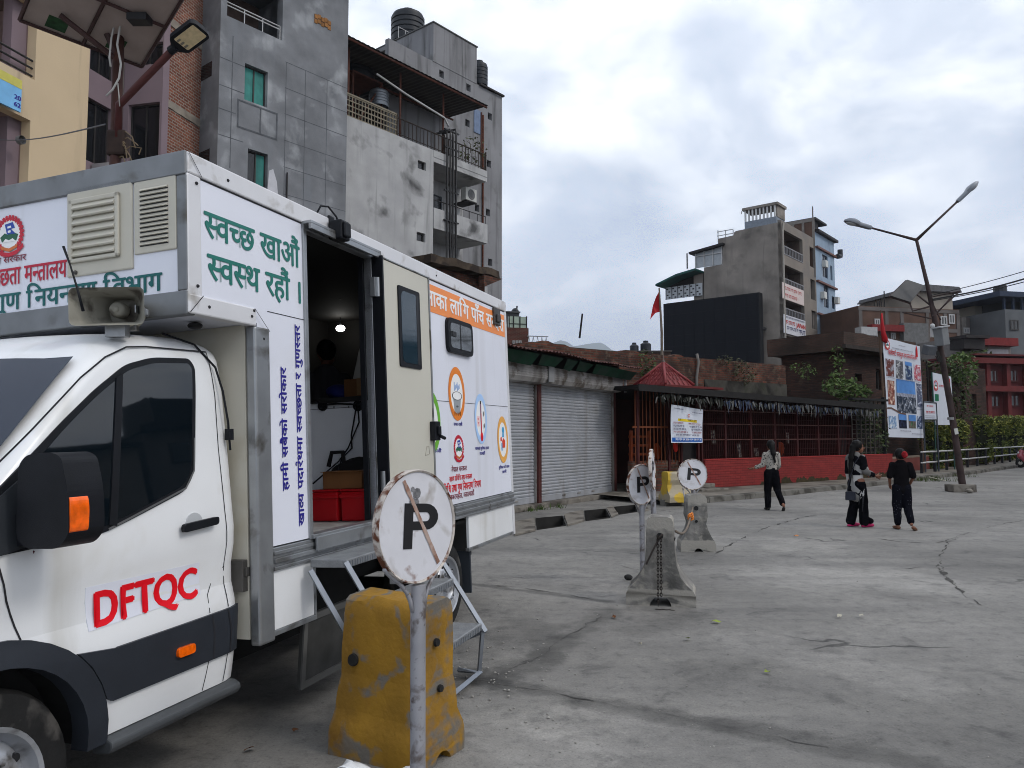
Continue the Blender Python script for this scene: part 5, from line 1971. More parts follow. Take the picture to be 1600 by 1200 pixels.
m = MB(); m.ball((0,0,.10),.20,16,(1.35,.30,.62)); m.jitter(.035,7,3)
for v in m.bm.verts: v.co.z = max(v.co.z,0)
m.build('bag_body',M('bag_black',(.012,.012,.013),.8,var=.3),bg_,smooth=True)
m = MB()
for x in (-.2,.2):
 m.tube([(x - .07,0,.16),(x - .05,.02,.27),(x + .05,.02,.27),(x + .07,0,.16)],.018,6)
m.build('bag_handle',M('bag_black',(.012,.012,.013)),bg_,smooth=True)
bx_ = thing('cloth_bundle','dark blue bundle lying on the truck bench top','bundle',matrix=tmat(2.7,tpa(540,610,2.7)[0],ctop + .001))
m = MB(); m.ball((0,0,.06),.16,14,(1.3,.8,.5)).jitter(.03,8,6)
for v in m.bm.verts: v.co.z = max(v.co.z,0)
m.build('bundle_body',M('bundle_blue',lin((.10,.14,.42)),.8,var=.3),bx_,smooth=True)
wb = thing('white_packet','white packet on a brown box at the right of the bench','packet',matrix=tmat(2.62,tpa(572,600,2.62)[0],ctop + .159,radians(90)))
m = MB(); m.prism([(-.10,0),(.10,0),(.08,.24),(-.03,.26)],(Vector((0,0,0)),Vector((1,0,0)),Vector((0,0,1))),-.05,.05)
m.build('packet_body',M('packet_white',lin((.7,.69,.66)),.6,var=.1),wb,bevel=.01)
wc = thing('small_carton','small brown box on the bench under the white packet','carton',matrix=tmat(2.62,tpa(572,600,2.62)[0],ctop + .001,radians(90)))
m = MB(); m.box(-.14,.14,-.12,.12,0,.156)
m.build('carton_body',M('cardboard',lin((.45,.30,.17))),wc,bevel=.004)
m = MB(); m.box(-.02,.02,-.121,.121,.02,.1575)
m.build('tape',M('tape',lin((.55,.42,.28)),.4,var=.1),wc)
# ================================================================== row of shuttered shops
galv = M('galvanised_slat',lin((.66,.67,.69)),.45,.35,var=.10,scale=3,col2=lin((.56,.55,.53)),amt=.15,scale2=1.5,sharp=.3,streak=lin((.50,.47,.44)),streak_amt=.05)
galv_d = M('galvanised_dull',lin((.58,.57,.56)),.6,.25,var=.2,scale=4,col2=lin((.38,.35,.32)),amt=.35,scale2=3,streak=lin((.30,.27,.24)),streak_amt=.3)
redpost = M('post_oxide_red',lin((.28,.14,.13)),.7,var=.25,scale=6)
plinth_m = M('plinth_concrete',lin((.46,.44,.41)),.9,var=.25,scale=3,col2=lin((.30,.28,.26)),amt=.45,scale2=2,bump=.5)
corr_m = M('corrugated_rust',lin((.33,.20,.18)),.75,.1,var=.3,scale=4,col2=lin((.24,.13,.10)),amt=.5,scale2=2.5)
green_m = M('green_fascia',lin((.02,.19,.12)),.8,var=.35,scale=3,col2=(.012,.03,.02),amt=.4,scale2=2.2)
brick_old = M('old_brick',lin((.42,.23,.17)),.95,var=.5,scale=2.6,brick=(.25,.085,.016,lin((.22,.14,.11)),lin((.30,.26,.225))),bump=1.0,col2=lin((.16,.13,.115)),amt=.45,scale2=1.3,sharp=.25,col3=lin((.40,.34,.29)),amt3=.3,scale3=3.0)
brick_red = M('red_brick',lin((.50,.30,.23)),.9,var=.25,scale=1.5,brick=(.26,.10,.018,lin((.38,.22,.18)),lin((.54,.49,.45))),bump=1.0,col2=lin((.46,.36,.31)),amt=.25,scale2=1.1,sharp=.3)
red_wall_m = M('red_painted_brick',lin((.52,.17,.16)),.8,var=.12,scale=3,brick=(.24,.075,.007,lin((.48,.15,.145)),lin((.38,.12,.12))),bump=.7,col2=lin((.45,.16,.15)),amt=.25,scale2=1.4,sharp=.25)
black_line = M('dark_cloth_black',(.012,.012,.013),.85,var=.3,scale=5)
sp0 = gnd(806,800)
SHP = Wall(sp0,radians(32.0))
shop = thing('shop','low shop with two roller shutters under a corrugated awning','shop',matrix=SHP.m)
z0 = .12
sA,_z = SHP.px(843,790)            # pillar between the shutters
sB,_z = SHP.px(962,775)
HS = SHP.z(900,592) + .05
sL = SHP.s(700) - 3.0                # continues behind the truck
m = MB()
m.box(sL,sA - 3.0,.22,.4,z0,3.5)
m.box(sL,sB + .25,.36,4.0,z0,3.3)
m.build('wall',M('shop_wall',lin((.40,.37,.34)),.9,var=.2),shop)
def shutter(x0,x1):
 b = MB()
 pts = []
 z = z0 + .16
 while z < HS - .28:
  pts += [(.105,z),(.085,z + .022),(.083,z + .052),(.105,z + .075)]
  z += .077
 rows = [[b.bm.verts.new((x,y,zz)) for x in (x0 + .02,x1 - .02)] for y,zz in pts]
 for r0,r1 in zip(rows,rows[1:]):
  b.bm.faces.new((r0[0],r0[1],r1[1],r1[0]))
 o = b.build('shutter',galv,shop)
 b = MB(); b.box(x0 + .02,x1 - .02,.07,.13,z0 + .005,z0 + .16)
 b.build('bottom_bar',galv,o,bevel=.01)
 b = MB()
 for k in (.3,.5,.7):
  x = x0 + (x1 - x0) * k
  b.box(x - .08,x + .08,.055,.069,z0 + .08,z0 + .115)
 b.build('pull',galv_d,o)
 b = MB()
 b.prism([(.10,HS - .32),(-.20,HS - .28),(-.26,HS - .18),(-.26,HS + .10),(.10,HS + .12)],(Vector((0,0,0)),Vector((0,1,0)),Vector((0,0,1))),x0 - .03,x1 + .03)
 for k in range(4):
  b.box(x0 - .03,x1 + .03,-.272,-.262,HS - .14 + k * .055,HS - .12 + k * .055)
 b.build('shutter_hood',galv_d,shop)
 for x in (x0 - .05,x1):
  b = MB(); b.box(x,x + .05,.03,.16,z0,HS); b.build('guide_rail',galv_d,shop)
 return o
shutter(sA + .09,sB - .06)
shutter(sA - 2.9,sA - .09)
m = MB(); m.box(sA - .07,sA + .07,-.02,.2,z0,HS + .3)
m.build('post',redpost,shop)
m = MB(); m.box(sB,sB + .13,.02,.3,z0,HS + .1)
m.build('post',redpost,shop)
m = MB(); m.box(sA - .05,sA + .20,-.30,-.275,HS - .25,HS + .22); m.box(sB - .02,sB + .06,-.34,-.29,HS - .30,HS + .18)
m.build('hood_bracket',M('bracket_pale',lin((.56,.56,.56)),.5,.3,var=.1),shop)
m = MB(); m.box(sL,sB + .2,-.15,.355,0,z0)
m.build('plinth',plinth_m,shop,bevel=.015)
b = MB()
n_ = int((sB + .35 - sL) / .04)
zr0,zr1 = SHP.z(985,573,-.75),3.85
fr,bk = [],[]
for i in range(n_):
 x = sL + i * .04
 w = .02 * sin(i * pi / 2)
 sag = .05 * mnoise.noise(Vector((x * .6,0,0)))
 fr.append(b.bm.verts.new((x,-.75 + .01 * (i % 3),zr0 + w + sag)))
 bk.append(b.bm.verts.new((x,.9,zr1 + w)))
for i in range(n_ - 1):
 b.bm.faces.new((fr[i],fr[i + 1],bk[i + 1],bk[i]))
b.build('awning',corr_m,shop)
b = MB()
for i,(x0,x1) in enumerate(((sA - 2.8,sA - 1.0),(sA - .9,sA + .1),(sA + .3,sA + .85),(sA + .95,sA + 1.7),(sA + 1.85,sB + .2))):
 b.quad((x0,-.60,zr0 - .06),(x1,-.60,zr0 - .06 - .01 * i),(x1 - .1,-.42,zr0 - .32 + .05 * (i % 2)),(x0 + .12,-.42,zr0 - .28))
b.build('fascia',green_m,shop)
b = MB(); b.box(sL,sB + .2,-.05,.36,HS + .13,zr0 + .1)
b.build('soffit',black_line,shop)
grass_m = M('grass_green',lin((.24,.32,.12)),.8,var=.4,scale=20)
def tuft(label,x,y,z,n,r,h,mat=grass_m,group='grass tufts at the shop front',name='grass_tuft'):
 b = MB()
 rnd = random.Random(int(x * 977) % 1000)
 for k in range(n):
  a = rnd.uniform(0,2 * pi); d = rnd.uniform(0,r)
  p = Vector((x + cos(a) * d,y + sin(a) * d,z))
  t = Vector((rnd.uniform(-.6,.6),rnd.uniform(-.6,.6),1)) * h * rnd.uniform(.5,1)
  w = Vector((cos(a + 1),sin(a + 1),0)) * .008
  b.bm.faces.new([b.bm.verts.new(q) for q in (p - w,p + w,p + t * .6 + w * .7 + Vector((0,0,.0)),p + t)])
 o = b.build(name,mat)
 return tag(o,label,'grass',group)
for i,(u,v,lb) in enumerate(((846,797,'grass tuft at the foot of the red post between the shutters'),(826,799,'low grass tuft before the left shutter'),(872,794,'sparse grass tuft before the right shutter'))):
 p = gnd(u,v)
 tuft(lb,p.x,p.y,.01,50 - 10 * i,.22,.14)
APR = Wall(gnd(806,806),radians(33))
def slab(label,poly,z,h,tilt=0.0):
 pts = [gnd(u,v) for u,v in poly]
 c = sum(pts,Vector()) / len(pts)
 b = MB()
 b.prism([((p - c).x,(p - c).y) for p in pts],(Vector((0,0,0)),Vector((1,0,0)),Vector((0,1,0))),0,h)
 b.cut(.12,(0,1)).jitter(.012,3.5,c.x)
 o = b.build('drain_slab',plinth_m,auto=True)
 o.location = (c.x,c.y,z)
 o.rotation_euler = (tilt,0,0)
 return tag(o,label,'slab','concrete slabs along the open drain')
slab('broken drain slab at the truck corner, left of the first pit',[(804,838),(837,830),(835,811),(804,817)],.004,.03)
slab('drain slab between the first and the second pit',[(887,823),(913,815),(911,799),(881,806)],.004,.035)
slab('small drain slab between the second and the third pit',[(955,809),(966,805),(957,792),(948,795)],.004,.03)
slab('last drain slab at the right end of the pits',[(998,801),(1014,798),(1006,788),(994,790)],.004,.03)
# ================================================================== kerb and pavement
kerb_px = [(905,806),(985,797),(1040,791),(1105,786),(1200,777),(1312,766),(1390,757),(1450,749),(1520,741),(1590,731)]
kp = [gnd(u,v) for u,v in kerb_px]
kp.append(kp[-1] + (kp[-1] - kp[-2]) * 6)
kerb_m = M('kerb_stone',lin((.40,.39,.37)),.9,var=.25,scale=2.5,col2=lin((.25,.24,.22)),amt=.45,scale2=1.8,bump=.5)
pave_m = M('pavement_concrete',lin((.45,.43,.40)),.9,var=.22,scale=1.6,col2=lin((.33,.31,.28)),amt=.4,scale2=1.2,bump=.5,col3=lin((.24,.25,.16)),amt3=.16,scale3=2.2)
kp2 = kp[2:]
b = MB()
rows = []
nrm = Vector((-.62,.78,0))
for i,p in enumerate(kp2):
 d = (kp2[min(i + 1,len(kp2) - 1)] - kp2[max(i - 1,0)]).normalized()
 n = Vector((-d.y,d.x,0))
 rows.append([b.bm.verts.new((q.x,q.y,z)) for q,z in ((p,-.02),(p + n * .02,.14),(p + n * .20,.15),(p + n * .20,-.02))])
for r0,r1 in zip(rows,rows[1:]):
 for k in range(3):
  b.bm.faces.new((r0[k],r1[k],r1[k + 1],r0[k + 1]))
b.bm.faces.new(rows[0])
tag(b.build('kerb',kerb_m,bevel=.02),kind='structure')
b = MB()
rows = []
for i,p in enumerate(kp2):
 d = (kp2[min(i + 1,len(kp2) - 1)] - kp2[max(i - 1,0)]).normalized()
 n = Vector((-d.y,d.x,0))
 rows.append([b.bm.verts.new((q.x,q.y,.135)) for q in (p + n * .19,p + n * 1.2,p + n * 3.2,p + n * 9)])
for r0,r1 in zip(rows,rows[1:]):
 for k in range(3):
  b.bm.faces.new((r0[k],r1[k],r1[k + 1],r0[k + 1]))
tag(b.build('pavement',pave_m),kind='structure')
b = MB()
for i in range(1,26):
 t = i * 1.6
 acc = 0
 for p,q in zip(kp2,kp2[1:]):
  L = (q - p).length
  if acc + L > t:
   c = p.lerp(q,(t - acc) / L)
   d = (q - p).normalized(); n = Vector((-d.y,d.x,0))
   b.quad(*[Vector((x.x,x.y,z)) for x,z in ((c - n * .001 - d * .012,.0),(c - n * .001 + d * .012,.0),(c + n * .018 + d * .012,.142),(c + n * .018 - d * .012,.142))])
   break
  acc += L
tag(b.build('kerb_joint',crack_m),kind='structure')
# ================================================================== shrine behind bars
w0,w1 = gnd(1094,771),gnd(1391,750)
PHI = math.atan2((w1 - w0).x,(w1 - w0).y)
SHR = Wall(w0,PHI)
zb = .13
s0,s1 = SHR.s(1100),SHR.s(1391)
sE = SHR.s(1332)                      # end of the barred part
sW = SHR.s(988)                       # left end, beside the shutters
ZW = SHR.z(1110,719)
lw = thing('low_wall','long low red painted brick wall under the barred shrine front','wall',matrix=SHR.m)
m = MB(); m.box(s0,s1,0,.25,zb,ZW)
m.build('wall_face',red_wall_m,lw,bevel=.015)
m = MB(); m.box(s0,s1,-.015,.265,ZW + .001,ZW + .03)
m.build('coping',M('coping_red',lin((.60,.19,.18)),.8,var=.15,scale=3),lw,bevel=.01)
m = MB()
for k in range(40):
 x = s1 - random.random() ** 1.5 * (s1 - s0) * .75
 pts = [(x + .25 * cos(j * pi / 5) * random.uniform(.5,1.2),zb + .0 + abs(.20 * sin(j * pi / 5)) * random.uniform(.4,1.2)) for j in range(6)]
 vs = [m.bm.verts.new((px_,-.004 - .0002 * k,pz)) for px_,pz in pts]
 m.bm.faces.new(vs)
m.build('moss',M('moss_stain',lin((.22,.19,.12)),.95,var=.4,scale=8),lw)
bar_m = M('bar_maroon',lin((.23,.08,.08)),.6,var=.25,scale=5)
bar_l = M('bar_pale',lin((.34,.22,.20)),.6,var=.2,scale=5)
shr = thing('shrine','barred red shrine hall with dark interior and flat black eaves','shrine',matrix=SHR.m)
ZR = SHR.z(1110,640)
def zrail(v,u=1110): return SHR.z(u,v)
ZE = 2.95
b = MB()
b.box(sW,sE + .6,3.2,3.4,zb,ZE + .2)
b.box(sE + .5,sE + .6,.2,3.2,zb,ZE)
b.build('back_wall',M('shrine_dark',lin((.20,.10,.09)),.9,var=.3,scale=2),shr)
xa0,xb0 = sW - .3,sE + 1.2
zq0,zq1 = SHR.z(1000,607,-.5),SHR.z(1350,635,-.5)
sq0,sq1 = SHR.s(1000,-.5),SHR.s(1350,-.5)
def zfl(x):
 return zq0 + (zq1 - zq0) * (x - sq0) / (sq1 - sq0)
zf = zfl(sE) - .02
XZ = (Vector((0,0,0)),Vector((1,0,0)),Vector((0,0,1)))
b = MB()
b.prism([(xa0,zfl(xa0)),(xb0,zfl(xb0)),(xb0,zfl(xb0) + .10),(xa0,zfl(xa0) + .10)],XZ,-3.6,.5)
b.prism([(xa0,zfl(xa0) - .06),(xb0,zfl(xb0) - .06),(xb0,zfl(xb0) + .12),(xa0,zfl(xa0) + .12)],XZ,.501,.52)
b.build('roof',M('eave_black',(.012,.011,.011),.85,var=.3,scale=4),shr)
k = sW + .3
posts = []
while k < sE + .05:
 posts.append(k); k += 1.28
for x in posts:
 if x < s0 - .3 and x > s0 - 1.1: continue
 b = MB(); b.box(x - .04,x + .04,.08,.16,zb,zfl(x))
 b.build('post',bar_m,shr)
for z in (1.55,2.02,2.42):
 b = MB(); b.box(s0 - .1,sE,.09,.12,z,z + .03)
 b.build('rail',bar_l,shr)
b = MB()
x = s0
while x < sE:
 b.box(x,x + .014,.125,.139,ZW,zfl(x))
 x += .105
z = ZW + .12
while z < zf:
 b.box(s0,sE,.14,.147,z,z + .008)
 z += .16
b.build('mesh_bars',bar_m,shr)
b = MB()
x = sW + .2
while x < s0 - 1.0:
 b.box(x,x + .02,.1,.12,zb + .8,zfl(x))
 x += .15
b.box(sW + .1,s0 - 1.0,.09,.13,1.9,1.95)
b.build('side_bars',M('bar_ochre',lin((.42,.22,.12)),.6,var=.2),shr)
b = MB(); b.box(sW + .1,s0 - 1.05,.12,.3,zb,.98)
b.build('brick_base',brick_old,shr)
b = MB(); b.box(s0 - 1.0,s0 - .93,.05,.17,zb,2.25); b.box(s0 - .09,s0 - .02,.05,.17,zb,2.25); b.box(s0 - 1.0,s0 - .02,.051,.169,2.25,2.32)
df = b.build('door_frame',bar_m,shr)
b = MB(); b.box(s0 - .92,s0 - .10,.25,.28,zb + .02,2.24)
b.build('door',M('door_dark',(.014,.012,.013),.6,var=.2),shr)
b = MB(); b.box(s0 - 1.1,s0 + .1,-.75,.1,zb - .1,zb + .06); b.box(s0 - 1.0,s0,-.35,.1,zb + .061,zb + .17)
b.build('door_step',plinth_m,shr,bevel=.02)
rnd = random.Random(5)
for i in range(9):
 x = s0 + .8 + i * 1.25 + rnd.uniform(-.3,.3)
 if x > sE - .3: break
 t = thing('framed_picture','framed picture %s' % ('leaning inside the shrine behind the bars'),'picture',matrix=SHR.m @ Matrix.Translation((x,1.0 + .5 * (i % 2),.95 + .45 * (i % 3 == 1))),group='framed pictures leaning inside the shrine')
 w,h = rnd.uniform(.16,.3),rnd.uniform(.3,.5)
 b = MB(); b.prism(rect(-w / 2,w / 2,0,h),(Vector((0,0,0)),Vector((1,0,0)),Vector((0,.12,1)).normalized()),0,.02)
 b.build('frame',M('picture_frame',lin((.30,.20,.16)),.5,var=.2),t)
 b = MB(); b.prism(rect(-w / 2 + .03,w / 2 - .03,.03,h - .03),(Vector((0,0,0)),Vector((1,0,0)),Vector((0,.12,1)).normalized()),.0205,.022)
 b.build('print',M('print_pale',lin((.62,.60,.56)),.5,var=.5,scale=9,col2=lin((.25,.22,.28)),amt=.5,scale2=11),t)
for i,(x,col) in enumerate(((s0 + .4,(.85,.34,.10)),(s0 + 5.2,(.80,.30,.12)))):
 b = MB(); b.ball((0,0,.25),.2,12,(.7,.5,1.3)).jitter(.04,6,i)
 o = b.build('statue_cloth',M('saffron_cloth',lin((.62,.24,.08)),.8,var=.3),smooth=True)
 o.matrix_world = SHR.m @ Matrix.Translation((x - .9 * (i == 0) - .6 * (i == 0),.9,.98))
 tag(o,('saffron draped figure just inside, left of the shrine door','small saffron draped figure deep behind the shrine bars')[i],'statue')
t = thing('offering_stand','orange wooden stand beside the shrine door','stand',matrix=SHR.m @ Matrix.Translation((sW + .9,.6,zb)))
om = M('stand_orange',lin((.46,.20,.09)),.7,var=.25,scale=5)
b = MB()
for x in (-.35,.35):
 b.box(x - .04,x + .04,-.04,.04,0,1.7)
b.build('upright',om,t)
b = MB()
for z in (1.0,1.25,1.5):
 b.box(-.309,.309,-.15,.15,z,z + .06)
b.build('shelf',om,t)
t = thing('offering_cloth','red cloth hanging beside the orange stand','cloth',matrix=SHR.m @ Matrix.Translation((s0 - 1.25,.05,1.25)))
b = MB(); b.ball((0,0,.25),.12,12,(.8,.5,2.4)).jitter(.03,7,3)
b.build('cloth_body',M('cloth_scarlet',lin((.66,.14,.09)),.8,var=.25),t,smooth=True)
b = MB(); b.tube([(0,0,.5),(0,.06,.8)],.01,6)
b.build('hook',bar_m,t)
bt = thing('bunting','string of faded blue, white and dark cloth strips under the eaves','bunting',matrix=SHR.m)
bms = [MB(),MB(),MB()]
x = sW + .5
rnd = random.Random(9)
while x < sE + .9:
 f = (x - sW) / (sE - sW)
 pick = rnd.choice((2,2,2,1)) if f < .3 else rnd.choice((0,0,1,2,1))
 w,h = rnd.uniform(.015,.05),rnd.choice((.10,.16,.22,.3)) * rnd.uniform(.7,1.3)
 zt = zfl(x) - .07 - .06 * abs(sin(x * 1.9)) - rnd.uniform(0,.08)
 sk = rnd.uniform(-.09,.09)
 y = -.44 + rnd.uniform(-.05,.05)
 bms[pick].quad((x - w,y,zt),(x + w,y,zt + .02),(x + w * .3 + sk,y - .03,zt - h),(x - w * .5 + sk,y - .03,zt - h * .9))
 x += rnd.uniform(.02,.06)
for q,nm,c in zip(bms,('blue_strips','pale_strips','leaf_strips'),((.20,.24,.32),(.36,.36,.35),(.10,.11,.085))):
 tag(q.build(nm,M('bunting_' + nm,lin(c),.9,var=.4,scale=12),bt),kind='stuff')
b = MB(); b.tube([(sW + .4 + k * (sE + .5 - sW) / 30,-.44,zfl(sW + .4 + k * (sE + .5 - sW) / 30) - .07 - .05 * sin((sW + .4 + k * (sE + .5 - sW) / 30) * 2.4)) for k in range(31)],.008,5)
b.build('string',black_line,bt)
tile_m = M('tile_red',lin((.42,.13,.14)),.6,var=.2,scale=4,col2=lin((.32,.11,.115)),amt=.3,scale2=3)
cxs = SHR.s(1037,.35)
zpv = SHR.z(1037,602,.35)
pr = thing('pavilion_roof','small red tiled pyramid roof over the shrine door','roof',matrix=SHR.m @ Matrix.Translation((cxs,.35,zpv)))
zt = SHR.z(1037,569,.35) - zpv
b = MB()
hw = .56
NR = 5
for k in range(NR):
 t0,t1 = k / NR,(k + 1) / NR
 w0_,w1_ = hw * (1 - t0) + .035,hw * (1 - t1) + .035
 z0_,z1_ = zt * t0 - .03,zt * t1
 for r in range(4):
  R = Matrix.Rotation(r * pi / 2,4,'Z')
  pts = [R @ Vector(p) for p in ((-w0_,-w0_,z0_),(w0_,-w0_,z0_),(w1_,-w1_,z1_),(-w1_,-w1_,z1_))]
  b.bm.faces.new([b.bm.verts.new(p) for p in pts])
  lo = [R @ Vector(p) for p in ((-w0_,-w0_,z0_),(w0_,-w0_,z0_),(w0_ - .03,-w0_ + .03,z0_),(-w0_ + .03,-w0_ + .03,z0_))]
b.build('tiles',tile_m,pr)
b = MB()
for r in range(4):
 R = Matrix.Rotation(r * pi / 2,4,'Z')
 b.tube([R @ Vector((-hw - .05,-hw - .05,0.0)),R @ Vector((0,0,zt + .05))],.045,6)
 for k in range(-2,3):
  for j in range(NR):
   x = hw * (k / 2.5) * (1 - (j + .5) / NR) + (.1 if j % 2 else 0) * (1 - j / NR)
   w = hw * (1 - j / NR) + .03
   w2 = hw * (1 - (j + 1) / NR) + .045
   if abs(x) < w2:
    b.tube([R @ Vector((x,-w - .012,zt * j / NR - .01)),R @ Vector((x,-w2 - .012,zt * (j + 1) / NR))],.012,4)
b.build('ridge',M('ridge_red',lin((.46,.17,.18)),.5,var=.1),pr,smooth=True)
b = MB(); b.lathe([(.06,zt),(.05,zt + .08),(.02,zt + .12),(.012,zt + .3),(0,zt + .5)],n=10)
b.build('finial',M('finial',lin((.35,.30,.28)),.5,.3),pr,smooth=True)
b = MB(); b.box(-hw - .15,hw + 1.3,-hw - .12,hw,-.10,-.035)
b.build('eave_board',M('eave_red',lin((.36,.12,.12)),.7,var=.2),pr)
nb = thing('notice_banner','white cloth notice with yellow heading and blue foot, tied before the shrine','banner',matrix=SHR.m)
yb = -.30
c4 = [SHR.px(u,v,yb) for u,v in ((1049,692),(1098.5,692),(1098,640),(1049,632))]
def bq(fx,fz):
 (x0,z0_),(x1,z1_),(x2,z2),(x3,z3) = c4
 a = (x0 + (x1 - x0) * fx,z0_ + (z1_ - z0_) * fx)
 b_ = (x3 + (x2 - x3) * fx,z3 + (z2 - z3) * fx)
 return (a[0] + (b_[0] - a[0]) * fz,yb + .025 * sin(fx * 7 + fz * 3),a[1] + (b_[1] - a[1]) * fz)
def bpatch(name,x0,x1,z0_,z1_,mat,off,parent):
 b = MB()
 n = 10
 g = [[b.bm.verts.new(Vector(bq(x0 + (x1 - x0) * i / n,z0_ + (z1_ - z0_) * j / n)) + Vector((0,-off,0))) for i in range(n + 1)] for j in range(n + 1)]
 for j in range(n):
  for i in range(n):
   b.bm.faces.new((g[j][i],g[j][i + 1],g[j + 1][i + 1],g[j + 1][i]))
 return b.build(name,mat,parent,smooth=True)
cloth = bpatch('cloth',0,1,0,1,M('banner_cloth',lin((.80,.82,.86)),.7,var=.05,scale=5),0,nb)
bpatch('foot_band',.03,.97,.03,.14,M('banner_blue',lin((.12,.36,.66)),.7,var=.08),.004,cloth)
bpatch('heading_band',.20,.82,.585,.655,M('banner_yellow',lin((.86,.76,.15)),.7,var=.08),.004,cloth)
for fz,x0,x1,h,mt,sd in ((.605,.24,.78,.05,M('banner_ink',lin((.30,.16,.10)),.6),1),(.505,.05,.93,.05,M('banner_text_red',lin((.55,.18,.24)),.6),2),(.425,.05,.95,.05,M('banner_text_navy',lin((.22,.18,.34)),.6),3),(.345,.05,.95,.05,M('banner_text_navy',lin((.22,.18,.34)),.6),4),(.265,.05,.95,.05,M('banner_text_red',(.3,.03,.05)),5),(.19,.12,.85,.045,M('banner_text_navy',(.03,.02,.1)),6),(.065,.10,.9,.05,white_vinyl,7),(.90,.05,.35,.025,M('banner_text_navy',(.03,.02,.1)),8),(.85,.62,.95,.025,M('banner_text_navy',(.03,.02,.1)),9)):
 o3 = Vector(bq(0,fz)); e3 = Vector(bq(1,fz))
 L3 = (e3 - o3).length
 xx = (e3 - o3).normalized()
 b = smear('notice_text',mt,cloth,(o3 + Vector((0,-.04,0)),xx,Vector((0,0,1))),x0 * L3,x1 * L3,0,h * (c4[3][1] - c4[0][1]),sd)
m = MB()
cc = Vector(bq(.52,.76)) + Vector((0,-.03,0))
m.ring(cc,(.05,0,0),(0,0,.05),.6,1,16)
m.build('round_emblem',M('banner_emblem',lin((.78,.45,.40)),.6),cloth)
b = MB()
for fx,fz,dx_,dz in ((0,1,-.2,.3),(1,1,.1,.3),(0,0,-.1,-.1),(1,0,.15,.0)):
 p = Vector(bq(fx,fz)); b.tube([p,p + Vector((dx_,.2,dz))],.008,5)
b.build('tie_cord',black_line,nb)
t = thing('pendant_lamp','small white lamp shade hanging under the eaves by the notice','lamp',matrix=SHR.m @ Matrix.Translation((SHR.s(1072,-.3),-.3,SHR.z(1072,628,-.3))))
b = MB(); b.lathe([(.10,0),(.085,.05),(.04,.10),(.03,.13),(0,.13)],n=16)
b.build('shade',M('lamp_white',lin((.72,.71,.68)),.5,var=.1),t,smooth=True)
b = MB(); b.tube([(0,0,.12),(0,.02,.35)],.008,5)
b.build('cord',black_line,t)
leaf_d = M('leaf_dark',(.035,.055,.018),.7,var=.5,scale=6,col2=(.075,.10,.028),amt=.4,scale2=9)
leaf_m = M('leaf_mid',(.07,.12,.03),.65,var=.45,scale=5,col2=(.13,.18,.05),amt=.4,scale2=8)
def leaves(m,n,fn,size,rnd):
 """n leaf quads; fn(rnd) gives a point and its outward direction"""
 for _ in range(n):
  p,o = fn(rnd)
  a = Vector((rnd.gauss(0,1),rnd.gauss(0,1),rnd.gauss(0,.6)))
  if a.length < 1e-3: continue
  a.normalize()
  w = a.cross(o + Vector((rnd.gauss(0,.6),rnd.gauss(0,.6),rnd.gauss(0,.6))))
  if w.length < 1e-3: continue
  w.normalize()
  s = size * rnd.uniform(.55,1.3)
  m.bm.faces.new([m.bm.verts.new(p + q) for q in (-a * s,w * s * .45 - a * s * .1,a * s,-w * s * .45 - a * s * .1)])
def blob_fn(c,r,hollow=.55):
 c = Vector(c)
 def fn(rnd):
  d = Vector((rnd.gauss(0,1),rnd.gauss(0,1),rnd.gauss(0,1))).normalized()
  k = rnd.uniform(hollow,1) ** .6
  return c + Vector((d.x * r[0],d.y * r[1],d.z * r[2])) * k,d
 return fn
def plant(name,label,blobs,mat,size,density,group=None,cat='plant',stems=True,seed=3):
 rnd = random.Random(seed)
 c0 = Vector(blobs[0][0])
 t = thing(name,label,cat,c0,0,group)
 m = MB()
 for c,r in blobs:
  n = int(density * (r[0] * r[1] * r[2]) ** (2 / 3))
  leaves(m,n,blob_fn(Vector(c) - c0,r),size,rnd)
 m.build('leaves',mat,t,recalc=False)
 if stems:
  s = MB()
  for c,r in blobs:
   c = Vector(c) - c0
   for k in range(3):
    e = c + Vector((rnd.uniform(-1,1) * r[0],rnd.uniform(-1,1) * r[1],rnd.uniform(-.6,.8) * r[2])) * .8
    s.tube([c + Vector((0,0,-r[2])),c,e],[.02,.014,.006],5)
  s.build('stem',M('stem_brown',(.06,.045,.03),.9,var=.3),t)
 return t
def SW(u,v,y):                     # point on the shrine wall frame
 x,z = SHR.px(u,v,y)
 return SHR.m @ Vector((x,y,z))
lt = thing('lattice_fence','dark lattice fence overgrown with creeper at the end of the shrine','fence',matrix=SHR.m)
xa_,xb_ = sE + .05,SHR.s(1381)
b = MB()
for k in range(8):
 x = xa_ + (xb_ - xa_) * k / 7
 b.box(x - .015,x + .015,.08,.11,zb,3.0)
for k in range(12):
 z = ZW + .1 + k * .17
 b.box(xa_,xb_,.112,.12,z,z + .02)
b.build('lattice',M('lattice_wire',lin((.30,.28,.26)),.7,.2,var=.3),lt)
b = MB(); b.box(xb_ - .02,xb_ + .08,.0,.12,zb,3.15); b.box(xa_ - .2,xb_ + .1,-.1,.1,2.98,3.06)
b.build('frame',black_line,lt)
plant('creeper','dark creeper covering the lattice at the end of the shrine',[(SW(1350,690,.5),(1.0,.35,.8)),(SW(1345,650,.5),(.9,.3,.5)),(SW(1366,670,.5),(.6,.3,.9))],leaf_d,.085,900,seed=21)
b = MB(); b.box(xa_,xb_ + .4,.55,.6,zb,3.0)
o = b.build('backing_wall',black_line); o.matrix_world = SHR.m
tag(o,'dark boarded wall behind the creeper lattice','wall')
